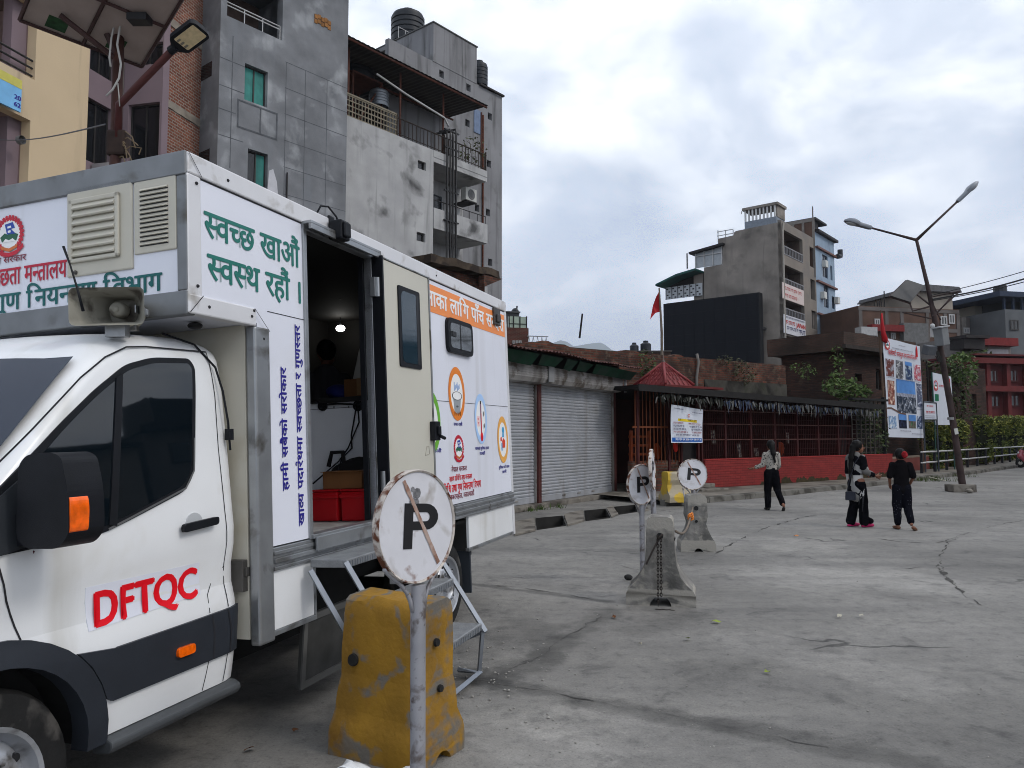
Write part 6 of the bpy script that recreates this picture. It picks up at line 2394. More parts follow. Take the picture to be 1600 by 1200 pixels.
# ================================================================== old brick wall behind
OB = Wall(SHR.m @ Vector((sW,4.4,0)),PHI + radians(2))
x0,x1 = OB.s(812),OB.s(1228)
zt1,zt2 = OB.z(960,548),OB.z(1175,566)
obw = thing('brick_wall','old high brick wall with ragged top behind the shrine and shops','wall',matrix=OB.m)
b = MB()
rnd = random.Random(4)
n_ = 60
top = []
for i in range(n_ + 1):
 x = x0 + (x1 - x0) * i / n_
 f = min(1,max(0,(x - OB.s(960)) / (OB.s(1175) - OB.s(960))))
 z = zt1 + (zt2 - zt1) * f + .12 * mnoise.noise(Vector((x * .8,0,0))) + (.25 if i < 12 else 0) * .2
 z = round(z / .07) * .07
 top.append((x,z))
poly = [(x0,0)] + [(x1,0)] + top[::-1]
b.prism(poly,(Vector((0,0,0)),Vector((1,0,0)),Vector((0,0,1))),-.35,0)
b.build('wall_face',brick_old,obw)
b = MB()
zc0,zc1 = OB.z(1120,605),OB.z(1330,628)
b.box(OB.s(1100),x1,-.04,-.002,2.6,OB.z(1180,598))
b.build('render_band',M('render_dark',lin((.26,.25,.23)),.95,var=.3,scale=2,col2=lin((.13,.125,.11)),amt=.5,scale2=1.2,col3=lin((.16,.19,.10)),amt3=.3,scale3=1.5),obw)
b = MB()
b.tube([(OB.s(1087),-.08,OB.z(1087,553)),(OB.s(1089),-.10,OB.z(1089,566)),(OB.s(1086),-.08,OB.z(1086,590)),(OB.s(1086),-.08,2.8)],.05,8)
b.build('drain_pipe',M('pipe_grey',lin((.44,.42,.40)),.6,var=.15),obw,smooth=True)
def OW(u,v,y=-.2):
 x,z = OB.px(u,v,y)
 return OB.m @ Vector((x,y,z))
plant('wall_plant','ferny plant sprouting from the brick wall above the pyramid roof',[(OW(1010,568),(.35,.3,.55)),(OW(1013,590),(.3,.25,.4))],leaf_d,.07,900,'plants growing on the old brick wall',seed=31)
plant('wall_plant','dry hanging plant in the middle of the brick wall',[(OW(1150,572),(.55,.3,.30)),(OW(1163,585),(.5,.3,.45)),(OW(1132,562),(.35,.2,.2))],M('leaf_dry',(.06,.065,.03),.8,var=.5,scale=6,col2=(.11,.10,.06),amt=.4,scale2=9),.06,900,'plants growing on the old brick wall',seed=32)
plant('wall_plant','thin green plant near the corner of the dark brick block',[(OW(1250,574),(.5,.3,.25)),(OW(1262,582),(.45,.25,.3))],leaf_m,.07,500,'plants growing on the old brick wall',seed=33)
t = thing('wall_pole','short dark leaning pole standing on top of the brick wall','pole',OW(901,548,.1))
b = MB(); p0 = OW(901,548,.1)
b.cyl((0,0,-.2),OW(905.5,519,.1) - p0,.035,.03,8)
b.build('pole_shaft',black_line,t)
b = MB(); b.box(-.04,.06,-.03,.03,-.05,.02)
b.build('pole_cap',black_line,t); t.children[-1].location = OW(905.5,519,.1) - p0
# ================================================================== tall buildings on the left
grey_conc = M('grey_render',lin((.46,.468,.482)),.9,var=.28,scale=.9,col2=lin((.33,.338,.35)),amt=.55,scale2=.45,sharp=.3,streak=lin((.44,.455,.475)),streak_amt=.2,col3=lin((.60,.61,.62)),amt3=.4,scale3=.9,bump=.3,bscale=6)
white_rend = M('stained_white_render',lin((.63,.63,.63)),.9,var=.18,scale=.9,col2=lin((.58,.58,.585)),amt=.4,scale2=.35,sharp=.3,streak=lin((.52,.52,.52)),streak_amt=.22,col3=lin((.30,.30,.30)),amt3=.34,scale3=.75,bump=.3,bscale=6)
tower_rend = M('tower_render',lin((.49,.49,.50)),.9,var=.14,scale=.5,col2=lin((.44,.44,.45)),amt=.45,scale2=.35,sharp=.3,streak=lin((.30,.30,.30)),streak_amt=.35,col3=lin((.38,.38,.38)),amt3=.25,scale3=1.2,bump=.3,bscale=6)
beige_m = M('beige_render',lin((.76,.68,.56)),.85,var=.05,scale=.5,col2=lin((.74,.66,.54)),amt=.3,scale2=.6,sharp=.3,streak=lin((.62,.55,.46)),streak_amt=.12)
purple_m = M('mauve_render',lin((.48,.42,.445)),.85,var=.08,scale=.6,col2=lin((.44,.39,.41)),amt=.3,scale2=.8,sharp=.3)
win_dark = M('window_dark',(.010,.011,.013),.12,var=0,spec=.5)
frame_dk = M('window_frame_dark',(.03,.028,.027),.6,var=.2)
teal_m = M('teal_curtain',lin((.20,.50,.47)),.6,var=.25,scale=3,streak=lin((.12,.36,.34)),streak_amt=.6)
rail_white = M('rail_white',lin((.68,.68,.68)),.5,var=.1)
rail_dark = M('rail_dark',lin((.16,.15,.15)),.7,.3,var=.3)
tank_m = M('tank_black',(.014,.017,.022),.45,var=.15)
joint_m = M('joint_dark',(.085,.09,.10),.9,var=.3)
def wpart(W,name,mat,parent,s0,s1,z0,z1,y0,y1,bevel=0):
 b = MB(); b.box(s0,s1,y0,y1,z0,z1)
 return b.build(name,mat,parent,bevel=bevel)
def slab_with_holes(b,s0,s1,z0,z1,y0,y1,holes):
 """a wall face with real rectangular openings: strips between the hole edges"""
 ss = sorted({s0,s1,*[h[0] for h in holes],*[h[1] for h in holes]})
 zz = sorted({z0,z1,*[h[2] for h in holes],*[h[3] for h in holes]})
 ss = [s for s in ss if s0 <= s <= s1]; zz = [z for z in zz if z0 <= z <= z1]
 g = {}
 def v(i,j,y):
  k = (i,j,y)
  if k not in g: g[k] = b.bm.verts.new((ss[i],y,zz[j]))
  return g[k]
 solid = {}
 for i in range(len(ss) - 1):
  for j in range(len(zz) - 1):
   cs,cz = (ss[i] + ss[i + 1]) / 2,(zz[j] + zz[j + 1]) / 2
   solid[i,j] = not any(h[0] < cs < h[1] and h[2] < cz < h[3] for h in holes)
 for (i,j),ok in solid.items():
  if not ok: continue
  b.bm.faces.new((v(i,j,y0),v(i + 1,j,y0),v(i + 1,j + 1,y0),v(i,j + 1,y0)))
  b.bm.faces.new((v(i,j,y1),v(i,j + 1,y1),v(i + 1,j + 1,y1),v(i + 1,j,y1)))
  for di,dj,e in ((-1,0,((i,j),(i,j + 1))),(1,0,((i + 1,j),(i + 1,j + 1))),(0,-1,((i,j),(i + 1,j))),(0,1,((i,j + 1),(i + 1,j + 1)))):
   if not solid.get((i + di,j + dj),False):
    p,q = e
    b.bm.faces.new((v(*p,y0),v(*q,y0),v(*q,y1),v(*p,y1)))
 return b
def window(parent,s0,s1,z0,z1,y,mull=1,glass_m=None,frame_m=None,trans=0,w=.05,curtain=None):
 """frame with mullions (part) and its pane (sub-part), set back at y"""
 b = MB()
 b.box(s0,s1,y,y + .07,z0,z0 + w); b.box(s0,s1,y,y + .07,z1 - w,z1)
 b.box(s0,s0 + w,y,y + .07,z0 + w,z1 - w); b.box(s1 - w,s1,y,y + .07,z0 + w,z1 - w)
 for k in range(1,mull):
  x = s0 + (s1 - s0) * k / mull
  b.box(x - w / 2,x + w / 2,y,y + .07,z0 + w,z1 - w)
 for k in range(trans):
  z = z0 + (z1 - z0) * .68
  b.box(s0 + w,s1 - w,y + .003,y + .067,z - w / 2,z + w / 2)
 f = b.build('window',frame_m or frame_dk,parent)
 b = MB(); b.box(s0 + w,s1 - w,y + .03,y + .045,z0 + w,z1 - w)
 b.build('pane',glass_m or win_dark,f)
 if curtain:
  b = MB(); b.box(s0 + w + (s1 - s0) * curtain[0],s0 + (s1 - s0) * curtain[1] - w * .5,y + .018,y + .028,z0 + w,z1 - w)
  b.build('curtain',teal_m,f)
 return f
def px_rect(W,u0,u1,v0,v1,y=0.0):
 sa,za = W.px((u0 + u1) / 2,v1,y); _,zb_ = W.px((u0 + u1) / 2,v0,y)
 return W.s(u0,y),W.s(u1,y),za,zb_
BIG = Wall((-2.25,36.0),radians(39.5))
gy = -.8
G = Wall(BIG.m @ Vector((BIG.s(330,gy),gy,0)),radians(39.5))
gb = thing('grey_building','tall grey rendered block with teal curtained windows behind the truck','building',matrix=G.m)
se = G.s(536)
zt = G.z(430,-140)
wins = [px_rect(G,371,408,101,158),px_rect(G,379,411,234,292),px_rect(G,340,430,-40,38)]
b = MB()
slab_with_holes(b,0,se,0,zt,0,.35,wins)
b.box(0.002,.35,.351,6,0,zt); b.box(se - .35,se - .002,.351,9,0,zt)
b.box(.002,se - .002,9,9.3,0,zt); b.box(.002,se - .002,.4,9,zt - .3,zt - .05)
b.build('wall',grey_conc,gb)
window(gb,*wins[0],.16,2,teal_m,frame_dk)
window(gb,*wins[1],.16,2,win_dark,frame_dk,curtain=(.42,1))
b = MB(); b.box(wins[2][0] - .0,wins[2][1],1.6,1.7,wins[2][2],wins[2][3]); b.box(wins[2][0],wins[2][1],.351,1.6,wins[2][2] - .1,wins[2][2] - .002)
b.build('balcony_back',M('balcony_brown',lin((.30,.25,.23)),.9,var=.3),gb)
b = MB()
for f in (0,.12,.75):
 z = wins[2][2] + .55 - f
 b.tube([(wins[2][0],.1,z),(wins[2][1] - .03,.1,z)],.022,6)
x = wins[2][0]
while x < wins[2][1]:
 b.cyl((x,.1,wins[2][2] + .004),(x,.1,wins[2][2] + .55),.02,n=6); x += .72
b.build('balcony_rail',rail_white,gb)
b = MB()
s_a = G.s(436)
for v in (131,172,213,255,297,340):
 z = G.z(437,v - 38)
 b.box(s_a,se - .005,-.004,-.0005,z,z + .022)
for u in (468,503,437):
 s = G.s(u)
 b.box(s,s + .022,-.006,-.0045,G.z(437,380),G.z(437,93))
for v in (92,135,172,213):
 z = G.z(350,v)
 b.box(.004,G.s(371) if v != 172 else G.s(358),-.004,-.0005,z,z + .03)
b.box(G.s(350),G.s(350) + .03,-.006,-.0045,G.z(350,260),G.z(350,50))
b.build('joint',joint_m,gb)
s0_,s1_,z0_,z1_ = px_rect(G,360,425,162,206)
b = MB()
for r_ in ((s0_,s1_,z0_,z0_ + .06),(s0_,s1_,z1_ - .06,z1_),(s0_,s0_ + .06,z0_ + .06,z1_ - .06),(s1_ - .06,s1_,z0_ + .06,z1_ - .06),(s0_ + (s1_ - s0_) * .55,s0_ + (s1_ - s0_) * .55 + .05,z0_ + .06,z1_ - .06)):
 b.box(r_[0],r_[1],-.012,-.007,r_[2],r_[3])
b.build('frame_groove',joint_m,gb)
b = MB()
s0_,s1_,z0_,z1_ = px_rect(G,481,508,22,37)
for i in range(5):
 for j in range(2):
  b.box(s0_ + i * (s1_ - s0_) / 5,s0_ + (i + .9) * (s1_ - s0_) / 5,-.02 - .01 * ((i + j) % 2),.0,z0_ + j * (z1_ - z0_) / 2 + .05 * (i % 2),z0_ + (j + .85) * (z1_ - z0_) / 2 + .05 * (i % 2))
b.build('bare_brick_patch',M('ochre_brick',lin((.52,.36,.20)),.9,var=.3,scale=5),gb)
b = MB()
s0_,s1_,z0_,z1_ = px_rect(G,411,428,262,300)
b.prism([(s0_,z0_),(s1_,z0_),(s1_ - .05,(z0_ + z1_) / 2),(s0_ + .22,z1_),(s0_ + .06,z1_ - .1)],(Vector((0,0,0)),Vector((1,0,0)),Vector((0,0,1))),.001,.006)
b.build('plaster_patch',M('plaster_white',lin((.72,.72,.74)),.9,var=.1),gb)
b = MB()
for v in (95,236):
 z = G.z(330,v)
 b.box(-.004,-.001,.5,1.25,z - .25,z + .28)
b.build('side_opening',win_dark,gb)
b = MB(); b.tube([(G.s(441),-.05,G.z(441,310)),(G.s(441),-.05,G.z(441,268))],.03,6)
b.build('vent_pipe',rail_dark,gb)
wb_ = thing('white_building','stained white block with roof terrace canopy and balconies','building',matrix=BIG.m)
sl,sr,sm = BIG.s(538),BIG.s(760),BIG.s(675)
zT = BIG.z(674,233)
holes = [px_rect(BIG,650,663,251,264),px_rect(BIG,649,663,363,377)]
b = MB()
slab_with_holes(b,sl - .5,sm,0,zT,0,.3,holes)
b.box(sm - .3,sm,.301,2.4,0,zT - .02)
b.box(sl - .5,sr + .2,1.8,2.1,0,zT - .3)
b.box(sl - .5,sm - .31,.301,9,zT - .3,zT - .02)
b.build('wall',white_rend,wb_)
for h in holes:
 window(wb_,*h,.12,1,win_dark,frame_dk,w=.06)
z1b,z1t = BIG.z(674,251),zT
z2b,z2t = BIG.z(671,355),BIG.z(672,323)
fl_h = z1b - z2b
b = MB()
b.box(sm + .002,sr,.0,2.2,z1b,z1b + .22)
b.box(sm + .002,sr,-.02,.12,z1b + .2205,z1t)
b.build('terrace_slab',white_rend,wb_)
for k in range(4):
 zb2 = z2b - fl_h * k
 if zb2 < 1: break
 b = MB()
 b.box(sm + .002,sr,-.05,1.8,zb2,zb2 + .15)
 b.box(sm + .002,sr,-.055,.08,zb2 + .1505,zb2 + (z2t - z2b))
 b.build('balcony',white_rend,wb_)
 b = MB()
 zz = zb2 + (z2t - z2b)
 b.tube([(sm + .05,.0,zz + .38),(sr - .05,.0,zz + .38)],.02,6)
 for i in range(7):
  x = sm + .1 + (sr - sm - .2) * i / 6
  b.cyl((x,0,zz),(x,0,zz + .38),.014,n=6)
 b.build('balcony_rail',rail_dark,wb_)
 zf_ = zb2 + .15
 wa = sm + .12
 window(wb_,wa,wa + 1.35,zf_ + .25,zf_ + 2.2,1.70,2,M('pane_grey',(.09,.095,.10),.15,var=.3,scale=2,spec=.6),M('frame_blue_grey',lin((.22,.24,.27)),.5,var=.1),1)
 window(wb_,wa + 1.45,wa + 2.15,zf_ + .02,zf_ + 2.2,1.70,1,win_dark,M('frame_blue_grey',lin((.22,.24,.27)),.5,var=.1),1)
ac = MB()
ax,az = BIG.px(733,305,.9)
ac.box(ax - .40,ax + .40,.75,1.1,az - .32,az + .32)
ac = ac.build('air_conditioner',M('ac_white',lin((.72,.72,.70)),.5,var=.08),wb_,bevel=.02)
b = MB(); b.lathe([(.25,0),(.26,.01),(.22,.016),(.16,.006),(.08,.016),(0,.016)],(ax,.749,az),(0,-1,0),24)
b.build('fan_grille',M('ac_grille',(.10,.10,.10),.5,var=.2),ac)
b = MB(); b.box(ax - .35,ax + .35,.7,1.7,az - .40,az - .35)
b.build('ac_bracket',rail_dark,ac)
gs1 = BIG.s(616)
zg = zT + .0
gr = M('grille_cream',lin((.46,.43,.37)),.8,var=.25,scale=3)
b = MB()
zg0 = BIG.z(575,192)
zg1 = BIG.z(575,163)
for z in (zT,zT + .22,zT + .44,zT + .66,zT + .86):
 b.box(sl - .3,gs1,.02,.06,z,z + .05)
x = sl - .3
while x < gs1:
 b.box(x,x + .035,.021,.059,zT + .051,zT + .859); x += .17
b.box(sl - .3,gs1,.0,.09,zT + .911,zT + .98)
b.build('terrace_grille',gr,wb_)
b = MB()
x = gs1 + .05
while x < sr:
 b.cyl((x,.04,zT),(x,.04,zT + .82),.02,n=6); x += .23
b.tube([(gs1,.04,zT + .82),(sr,.04,zT + .82)],.03,6)
b.tube([(gs1,.04,zT + .12),(sr,.04,zT + .12)],.018,6)
for x in (gs1 + .05,(gs1 + sr) / 2,sr - .05):
 b.cyl((x,.04,zT),(x,.04,zT + .95),.04,n=6)
b.build('terrace_rail',M('rail_rusty',lin((.20,.17,.15)),.8,.2,var=.3),wb_)
cm = M('canopy_sheet',lin((.20,.185,.17)),.75,.1,var=.3,scale=2)
zc = BIG.z(650,108,-.4)
b = MB()
n_ = 70
rows = []
cs0,cs1 = BIG.s(538,-.4) - .4,BIG.s(762,-.4)
zc0,zc1 = BIG.z(538,52,-.4),BIG.z(762,165,-.4)
for i in range(n_ + 1):
 s = cs0 + (cs1 - cs0) * i / n_
 z = zc0 + (zc1 - zc0) * i / n_ + .025 * (i % 2)
 rows.append([b.bm.verts.new((s,-.4,z)),b.bm.verts.new((s,4.6,z + .25))])
for r0,r1 in zip(rows,rows[1:]):
 b.bm.faces.new((r0[0],r1[0],r1[1],r0[1]))
b.build('canopy',cm,wb_)
b = MB()
for y in (-.3,2.0,4.4):
 b.tube([(cs0,y,zc0 - .06),(cs1,y,zc1 - .06)],.05,6)
for u in (621,690,751):
 s = BIG.s(u,.3)
 b.cyl((s,.3,zT),(s,.3,zc0 + (zc1 - zc0) * (s - cs0) / (cs1 - cs0) - .05),.045,n=8)
b.cyl((sl + .2,.3,zT),(sl + .2,.3,zc0 - .05),.06,n=8)
b.build('canopy_frame',M('canopy_frame',lin((.30,.17,.13)),.8,var=.3),wb_)
b = MB()
b.tube([(BIG.s(583,.2),.2,BIG.z(583,113,.2)),(BIG.s(630,.2),.2,BIG.z(630,145,.2)),(BIG.s(692,.2),.2,BIG.z(692,183,.2)),(BIG.s(699,.1),.1,BIG.z(699,197,.1))],.045,8)
b.build('white_pipe',rail_white,wb_,smooth=True)
b = MB(); b.box(sl - .4,sr,4.2,4.5,zT,zc1)
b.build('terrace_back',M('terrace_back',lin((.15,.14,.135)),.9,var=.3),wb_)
def tank(label,W,u,v0,v1,y,r,parent_m,group='black roof water tanks'):
 s,zz0 = W.px(u,v1,y); zz1 = W.z(u,v0,y)
 t = thing('water_tank',label,'tank',matrix=parent_m @ Matrix.Translation((s,y,zz0)),group=group)
 h = zz1 - zz0
 b = MB()
 pr = [(r * .97,0)]
 for k in range(5):
  z = h * (.08 + .15 * k)
  pr += [(r,z),(r,z + h * .10),(r * .95,z + h * .115),(r * .95,z + h * .135)]
 pr += [(r * .9,h * .88),(r * .45,h * .95),(r * .42,h),(0,h)]
 b.lathe(pr,n=20)
 b.build('tank_body',tank_m,t,auto=True)
 b = MB(); b.lathe([(r * .44,h + .002),(r * .44,h * 1.03),(0,h * 1.04)],n=16)
 b.build('lid',tank_m,t)
 return t
tank('black water tank in shadow under the terrace canopy, at its left end',BIG,556,85,128,2.0,.85,BIG.m)
gt_ = tank('grey steel tank low under the terrace canopy',BIG,592,140,168,1.4,.45,BIG.m,'steel roof tanks')
for c in gt_.children:
 c.data.materials[0] = M('tank_steel',lin((.46,.48,.50)),.35,.6,var=.15)
st_ = thing('tank_stand','rusty steel stand carrying the tank under the canopy','stand',matrix=BIG.m)
b = MB()
s,z = BIG.px(556,128,2.0)
for dx_,dy_ in ((-.8,-.8),(.8,-.8),(.8,.8),(-.8,.8)):
 b.cyl((s + dx_,2 + dy_,zT),(s + dx_,2 + dy_,z - .02),.05,n=6)
b.box(s - .85,s + .85,1.15,2.85,z - .08,z - .005)
b.tube([(s - .8,1.2,zT + .1),(s + .8,1.2,z - .1)],.04,6)
b.build('stand_frame',M('canopy_frame',lin((.30,.17,.13))),st_)
b = MB()
for i,u in enumerate((699,704,708,713)):
 s,zz = BIG.px(u,205 - 3 * (i % 2),-.14)
 b.tube([(s - .3,.3,zz - .1),(s,-.10,zz),(s,-.14,zz - .3),(s + .02 * (i % 2),-.14,1.0)],.05,6)
for v in (205,232,300,346):
 b.box(BIG.s(694,-.2),BIG.s(717,-.2),-.16,-.08,BIG.z(705,v,-.14) - .03,BIG.z(705,v,-.14) + .03)
b.build('drain_pipe',M('pipe_black',(.013,.013,.014),.5,var=.2),wb_)
pc = [BIG.m @ Vector((*(lambda q: (q[0],.2,q[1]))(BIG.px(u,v,.2)),)) for u,v in ((735,225),(750,230),(744,245),(728,240))]
plant('potted_plant','straggly potted plants along the terrace railing',[(pc[0],(.5,.3,.45)),(pc[1],(.4,.3,.4)),(pc[2],(.5,.3,.3)),(pc[3],(.4,.3,.35))],M('leaf_dry2',(.08,.09,.04),.8,var=.5,scale=6),.10,160,seed=41)
ty_ = 2.6
TW = Wall(BIG.m @ Vector((0,ty_,0)),radians(39.5))
tw = thing('concrete_tower','tall bare concrete stair tower with small square openings','tower',matrix=TW.m)
sa,sb,sc_ = TW.s(673),TW.s(743),TW.s(784)
zh,zt_ = TW.z(673,33),TW.z(784,152)
sq = [(730.5,192.5,5),(765.5,182,5),(764,256,5),(745.5,325,6),(762.5,332,5),(766,410,6),(732,137,5),(690,116,5)]
hl = []
for u,v,r in sq:
 s,z = TW.px(u,v)
 hl.append((s - .17,s + .17,z - .19,z + .19))
b = MB()
slab_with_holes(b,sm - .5,sc_,0,zt_,0,.25,[h for h in hl if h[3] < zt_])
b.box(sc_ - .25,sc_ - .002,.251,7,0,zt_); b.box(sm - .5,sc_ - .26,.251,7,zt_ - .5,zt_ - .3)
b.build('wall',tower_rend,tw)
b = MB()
slab_with_holes(b,sa,sb,zt_ + .002,zh,-.02,.25,[h for h in hl if h[2] > zt_ and h[1] < sb])
b.box(sa + .002,sa + .25,.251,5.5,zt_ - .6,zh - .002); b.box(sb - .25,sb - .002,.251,5.5,zt_,zh - .002)
b.box(sa + .25,sb - .26,.251,5.5,zh - .4,zh - .1); b.box(sa + .26,sb - .26,5.2,5.49,zt_,zh - .1)
b.build('stair_head',tower_rend,tw)
b = MB(); b.box(sm,sc_ - .3,.8,.9,2,zt_ - .6); b.box(sa + .3,sb - .3,.8,.9,zt_ - .2,zh - .5)
b.build('dark_core',void,tw)
s,z = TW.px(745,200)
b = MB(); b.box(s - .25,s + .25,-.05,-.002,z - .3,z + 1.0)
b.build('blue_shutter',M('shutter_bluegrey',lin((.40,.46,.56)),.6,var=.2),tw)
b = MB(); b.box(sa - .05,sb + .05,-.07,5.6,zh + .002,zh + .06)
b.build('roof_edge',M('roof_edge_dark',lin((.34,.34,.34)),.9,var=.3),tw)
b = MB()
s = TW.s(752)
b.tube([(s,-.08,TW.z(752,180)),(s,-.08,2)],.05,6)
b.build('rusty_pipe',rust_m,tw)
b = MB()
b.box(sb + .2,sc_ + .05,-.15,.0,zt_ + .002,zt_ + .10)
b.box(sb + .05,sc_,.5,.55,zt_ + .35,zt_ + .40)
for k in range(3):
 x = sb + .1 + k * .9
 b.box(x,x + .05,.5,.55,zt_,zt_ + .4)
b.build('parapet_rail',rail_dark,tw)
tank('large black water tank on top of the stair tower',TW,637,19,70,4.0,.95,TW.m)
tank('black water tank beside the stair head, half hidden at its right',TW,749,97,135,1.2,.48,TW.m)
b = MB()
s,z = TW.px(617,60,3.5)
for k in range(3):
 b.tube([(s - .2 + .5 * k,3.0,z - .3),(s - .2 + .5 * k,3.0,z + .4)],.02,5)
b.tube([(s - .2,3.0,z + .4),(s + .8,3.0,z + .4)],.02,5)
b.build('roof_rail',rail_white,tw)
LT = Wall(BIG.m @ Vector((0,-4.0,0)),radians(39.5))
lt_ = thing('brick_shed','rough brick shed with mossy tiled roof edge, just over the truck roof','shed',matrix=LT.m)
s0_,s1_ = LT.s(670),LT.s(757)
zz = LT.z(715,425)
b = MB(); b.box(s0_,s1_,0,3,0,zz); b.build('wall',brick_old,lt_)
b = MB(); b.box(s0_ - .4,s1_ + .35,-.5,3,zz + .002,zz + .32); b.cut(.25,(0,1)).jitter(.08,1.5,4)
b.build('roof',M('mossy_roof',lin((.26,.22,.18)),.95,var=.4,scale=3,col2=lin((.17,.14,.12)),amt=.5,scale2=2,bump=.8,bscale=9),lt_,auto=True)
b = MB(); b.prism([(s1_ - .6,zz - .5),(s1_ + .55,zz + .0),(s1_ - .6,zz + .0)],(Vector((0,-.2,0)),Vector((1,0,0)),Vector((0,0,1))),0,.3)
b.build('bracket',brick_old,lt_)
Gc = G.m @ Vector((0,.9,0))
A1 = ray(312,200); A1 = EYE + A1 * ((Gc.y + .2) / A1.y)
BR = Wall((A1.x,A1.y),radians(13))
bb = thing('brick_building','bare red brick flank between the mauve and the grey building','building',matrix=BR.m)
sb0 = BR.s(246)
b = MB(); b.box(sb0,.5,0,4,0,24)
b.build('wall',brick_red,bb)
b = MB()
for v,dv in ((22,14),(152,12)):
 z = BR.z(275,v + dv / 2 + 10)
 b.box(sb0 - .002,.45,-.03,-.001,z - .17,z + .10)
b.cut(.15,(0,2)).jitter(.025,3,2)
b.build('floor_band',M('band_concrete',lin((.52,.49,.45)),.9,var=.25,scale=3,bump=.4),bb)
b = MB(); b.box(.46,1.2,-.05,1.0,0,24)
b.build('corner_strip',M('corner_render',lin((.40,.40,.42)),.9,var=.25,scale=1),bb)
Bp = BR.m @ Vector((sb0 - .34,-.12,0))
PR = Wall((Bp.x,Bp.y),radians(103))            # faces the viewer, runs left of the brick flank
sp = PR.s(166)
mb = thing('mauve_building','mauve rendered block with dark windows set in a corner','building',matrix=PR.m)
w_r = [px_rect(PR,186,236,163,252),px_rect(PR,190,238,70,103),px_rect(PR,190,238,-60,0)]
b = MB()
slab_with_holes(b,sp,0,0,24,0,.3,w_r)
b.build('wall',purple_m,mb)
for w in w_r:
 window(mb,*w,.14,2,win_dark,frame_dk)
Cp = PR.m @ Vector((sp,0,0))
PL = Wall((Cp.x,Cp.y),radians(13))
w_l = [px_rect(PL,119,160,152,252),px_rect(PL,122,162,65,108),px_rect(PL,122,162,-60,10)]
inv = PR.inv @ PL.m
bb2 = MB(); slab_with_holes(bb2,-4.0,0,0,24,0,.3,w_l)
o = bb2.build('flank_wall',purple_m,mb); o.matrix_local = inv
for w in w_l:
 f = window(mb,*w,.14,2,win_dark,frame_dk); f.matrix_local = inv
b = MB(); b.cyl((sp + .10,-.08,0),(sp + .10,-.08,24),.07,n=8); b.cyl((sp + .26,-.06,0),(sp + .26,-.06,14),.045,n=8)
b.build('down_pipe',M('pipe_grey',lin((.44,.42,.40))),mb)
b = MB(); b.box(PR.s(168),PR.s(208),-1.0,-.02,0,PR.z(185,252,-1.0))
b.build('annex_wall',M('lower_pale',lin((.58,.57,.58)),.9,var=.1),mb)
Be = PL.m @ Vector((PL.s(121,-.35),-.35,0))
BE = Wall((Be.x,Be.y),radians(13))
be = thing('beige_building','beige rendered block with a balcony and deep openings at the left edge','building',matrix=BE.m)
so = BE.s(34)
ho = [(BE.s(-160),so,BE.z(30,112),BE.z(30,-10)),(BE.s(-160),BE.s(30),BE.z(28,330),BE.z(28,179))]
b = MB()
slab_with_holes(b,BE.s(-260),0,0,24,0,.3,ho)
b.box(-.25,-.002,.301,4,0,24)
b.build('wall',beige_m,be)
rc = M('recess_mauve',lin((.50,.42,.40)),.9,var=.12)
b = MB()
b.box(BE.s(-160),so + .3,1.5,1.6,0,24); b.box(so,so + .15,.301,1.5,ho[0][2],ho[0][3]); b.box(BE.s(30),BE.s(30) + .15,.301,1.5,ho[1][2],ho[1][3])
b.box(BE.s(-160),so,.301,1.5,ho[0][2] - .1,ho[0][2] - .001); b.box(BE.s(-160),so,.301,1.5,ho[1][3] + .001,ho[1][3] + .1)
b.build('recess_wall',rc,be)
b = MB(); b.box(BE.s(6,1.5),BE.s(19,1.5),1.46,1.499,BE.z(12,82,1.5),BE.z(12,52,1.5))
b.build('recess_window',win_dark,be)
b = MB()
wx0,wx1 = BE.s(-6,1.5),BE.s(8,1.5)
zz0,zz1 = BE.z(3,286,1.5),BE.z(3,258,1.5)
b.prism([(wx0,zz0),(wx1,zz0),(wx1,zz1)] + [((wx0 + wx1) / 2 + (wx1 - wx0) / 2 * cos(t),zz1 + .2 * sin(t)) for t in [k * pi / 8 for k in range(1,8)]] + [(wx0,zz1)],(Vector((0,1.5,0)),Vector((1,0,0)),Vector((0,0,1))),.002,.03)
b.build('arched_window',win_dark,be)
b = MB()
for f in (.0,.22,.44):
 b.tube([(BE.s(-160),.1,ho[0][2] + .12 + f),(so,.1,ho[0][2] + .12 + f)],.03,6)
b.build('balcony_rail',frame_dk,be)
b = MB(); b.lathe([(.12,0),(.12,.12),(.08,.16),(0,.17)],(BE.s(11),-.16,BE.z(11,212)),(0,1,0),14)
b.build('wall_lamp',M('lamp_grey',(.15,.15,.15),.5),be)
sgn = thing('balcony_sign','pale blue sign board with numbers fixed at the balcony, left edge','sign',matrix=BE.m)
q_ = px_rect(BE,-60,11,97,150,-.2)
b = MB(); b.box(q_[0],q_[1],-.26,-.2,q_[2],q_[3])
sb_ = b.build('board',M('sign_blue',lin((.45,.68,.85)),.5,var=.1,scale=3),sgn)
b = MB(); b.box(q_[0],q_[1],-.266,-.2605,q_[2] + (q_[3] - q_[2]) * .72,q_[3])
b.build('colour_band',M('sign_yellow',lin((.75,.72,.35)),.5,var=.1),sb_)
FS = (Vector((0,-.262,0)),Vector((1,0,0)),Vector((0,0,1)))
text('numbers','20',navy_vinyl,sb_,FS,(q_[1] - .22,q_[1] - .02,q_[2] + .30,q_[2] + .42),bold=.05)
text('numbers','62',navy_vinyl,sb_,FS,(q_[1] - .22,q_[1] - .02,q_[2] + .10,q_[2] + .22),bold=.05)
b = MB(); b.box(q_[0] + .3,q_[0] + .36,-.2,.1,q_[2] + .2,q_[2] + .26); b.box(q_[0] + .3,q_[0] + .36,-.2,.1,q_[3] - .26,q_[3] - .2)
b.build('bracket',frame_dk,sgn)
Yp = 11.0
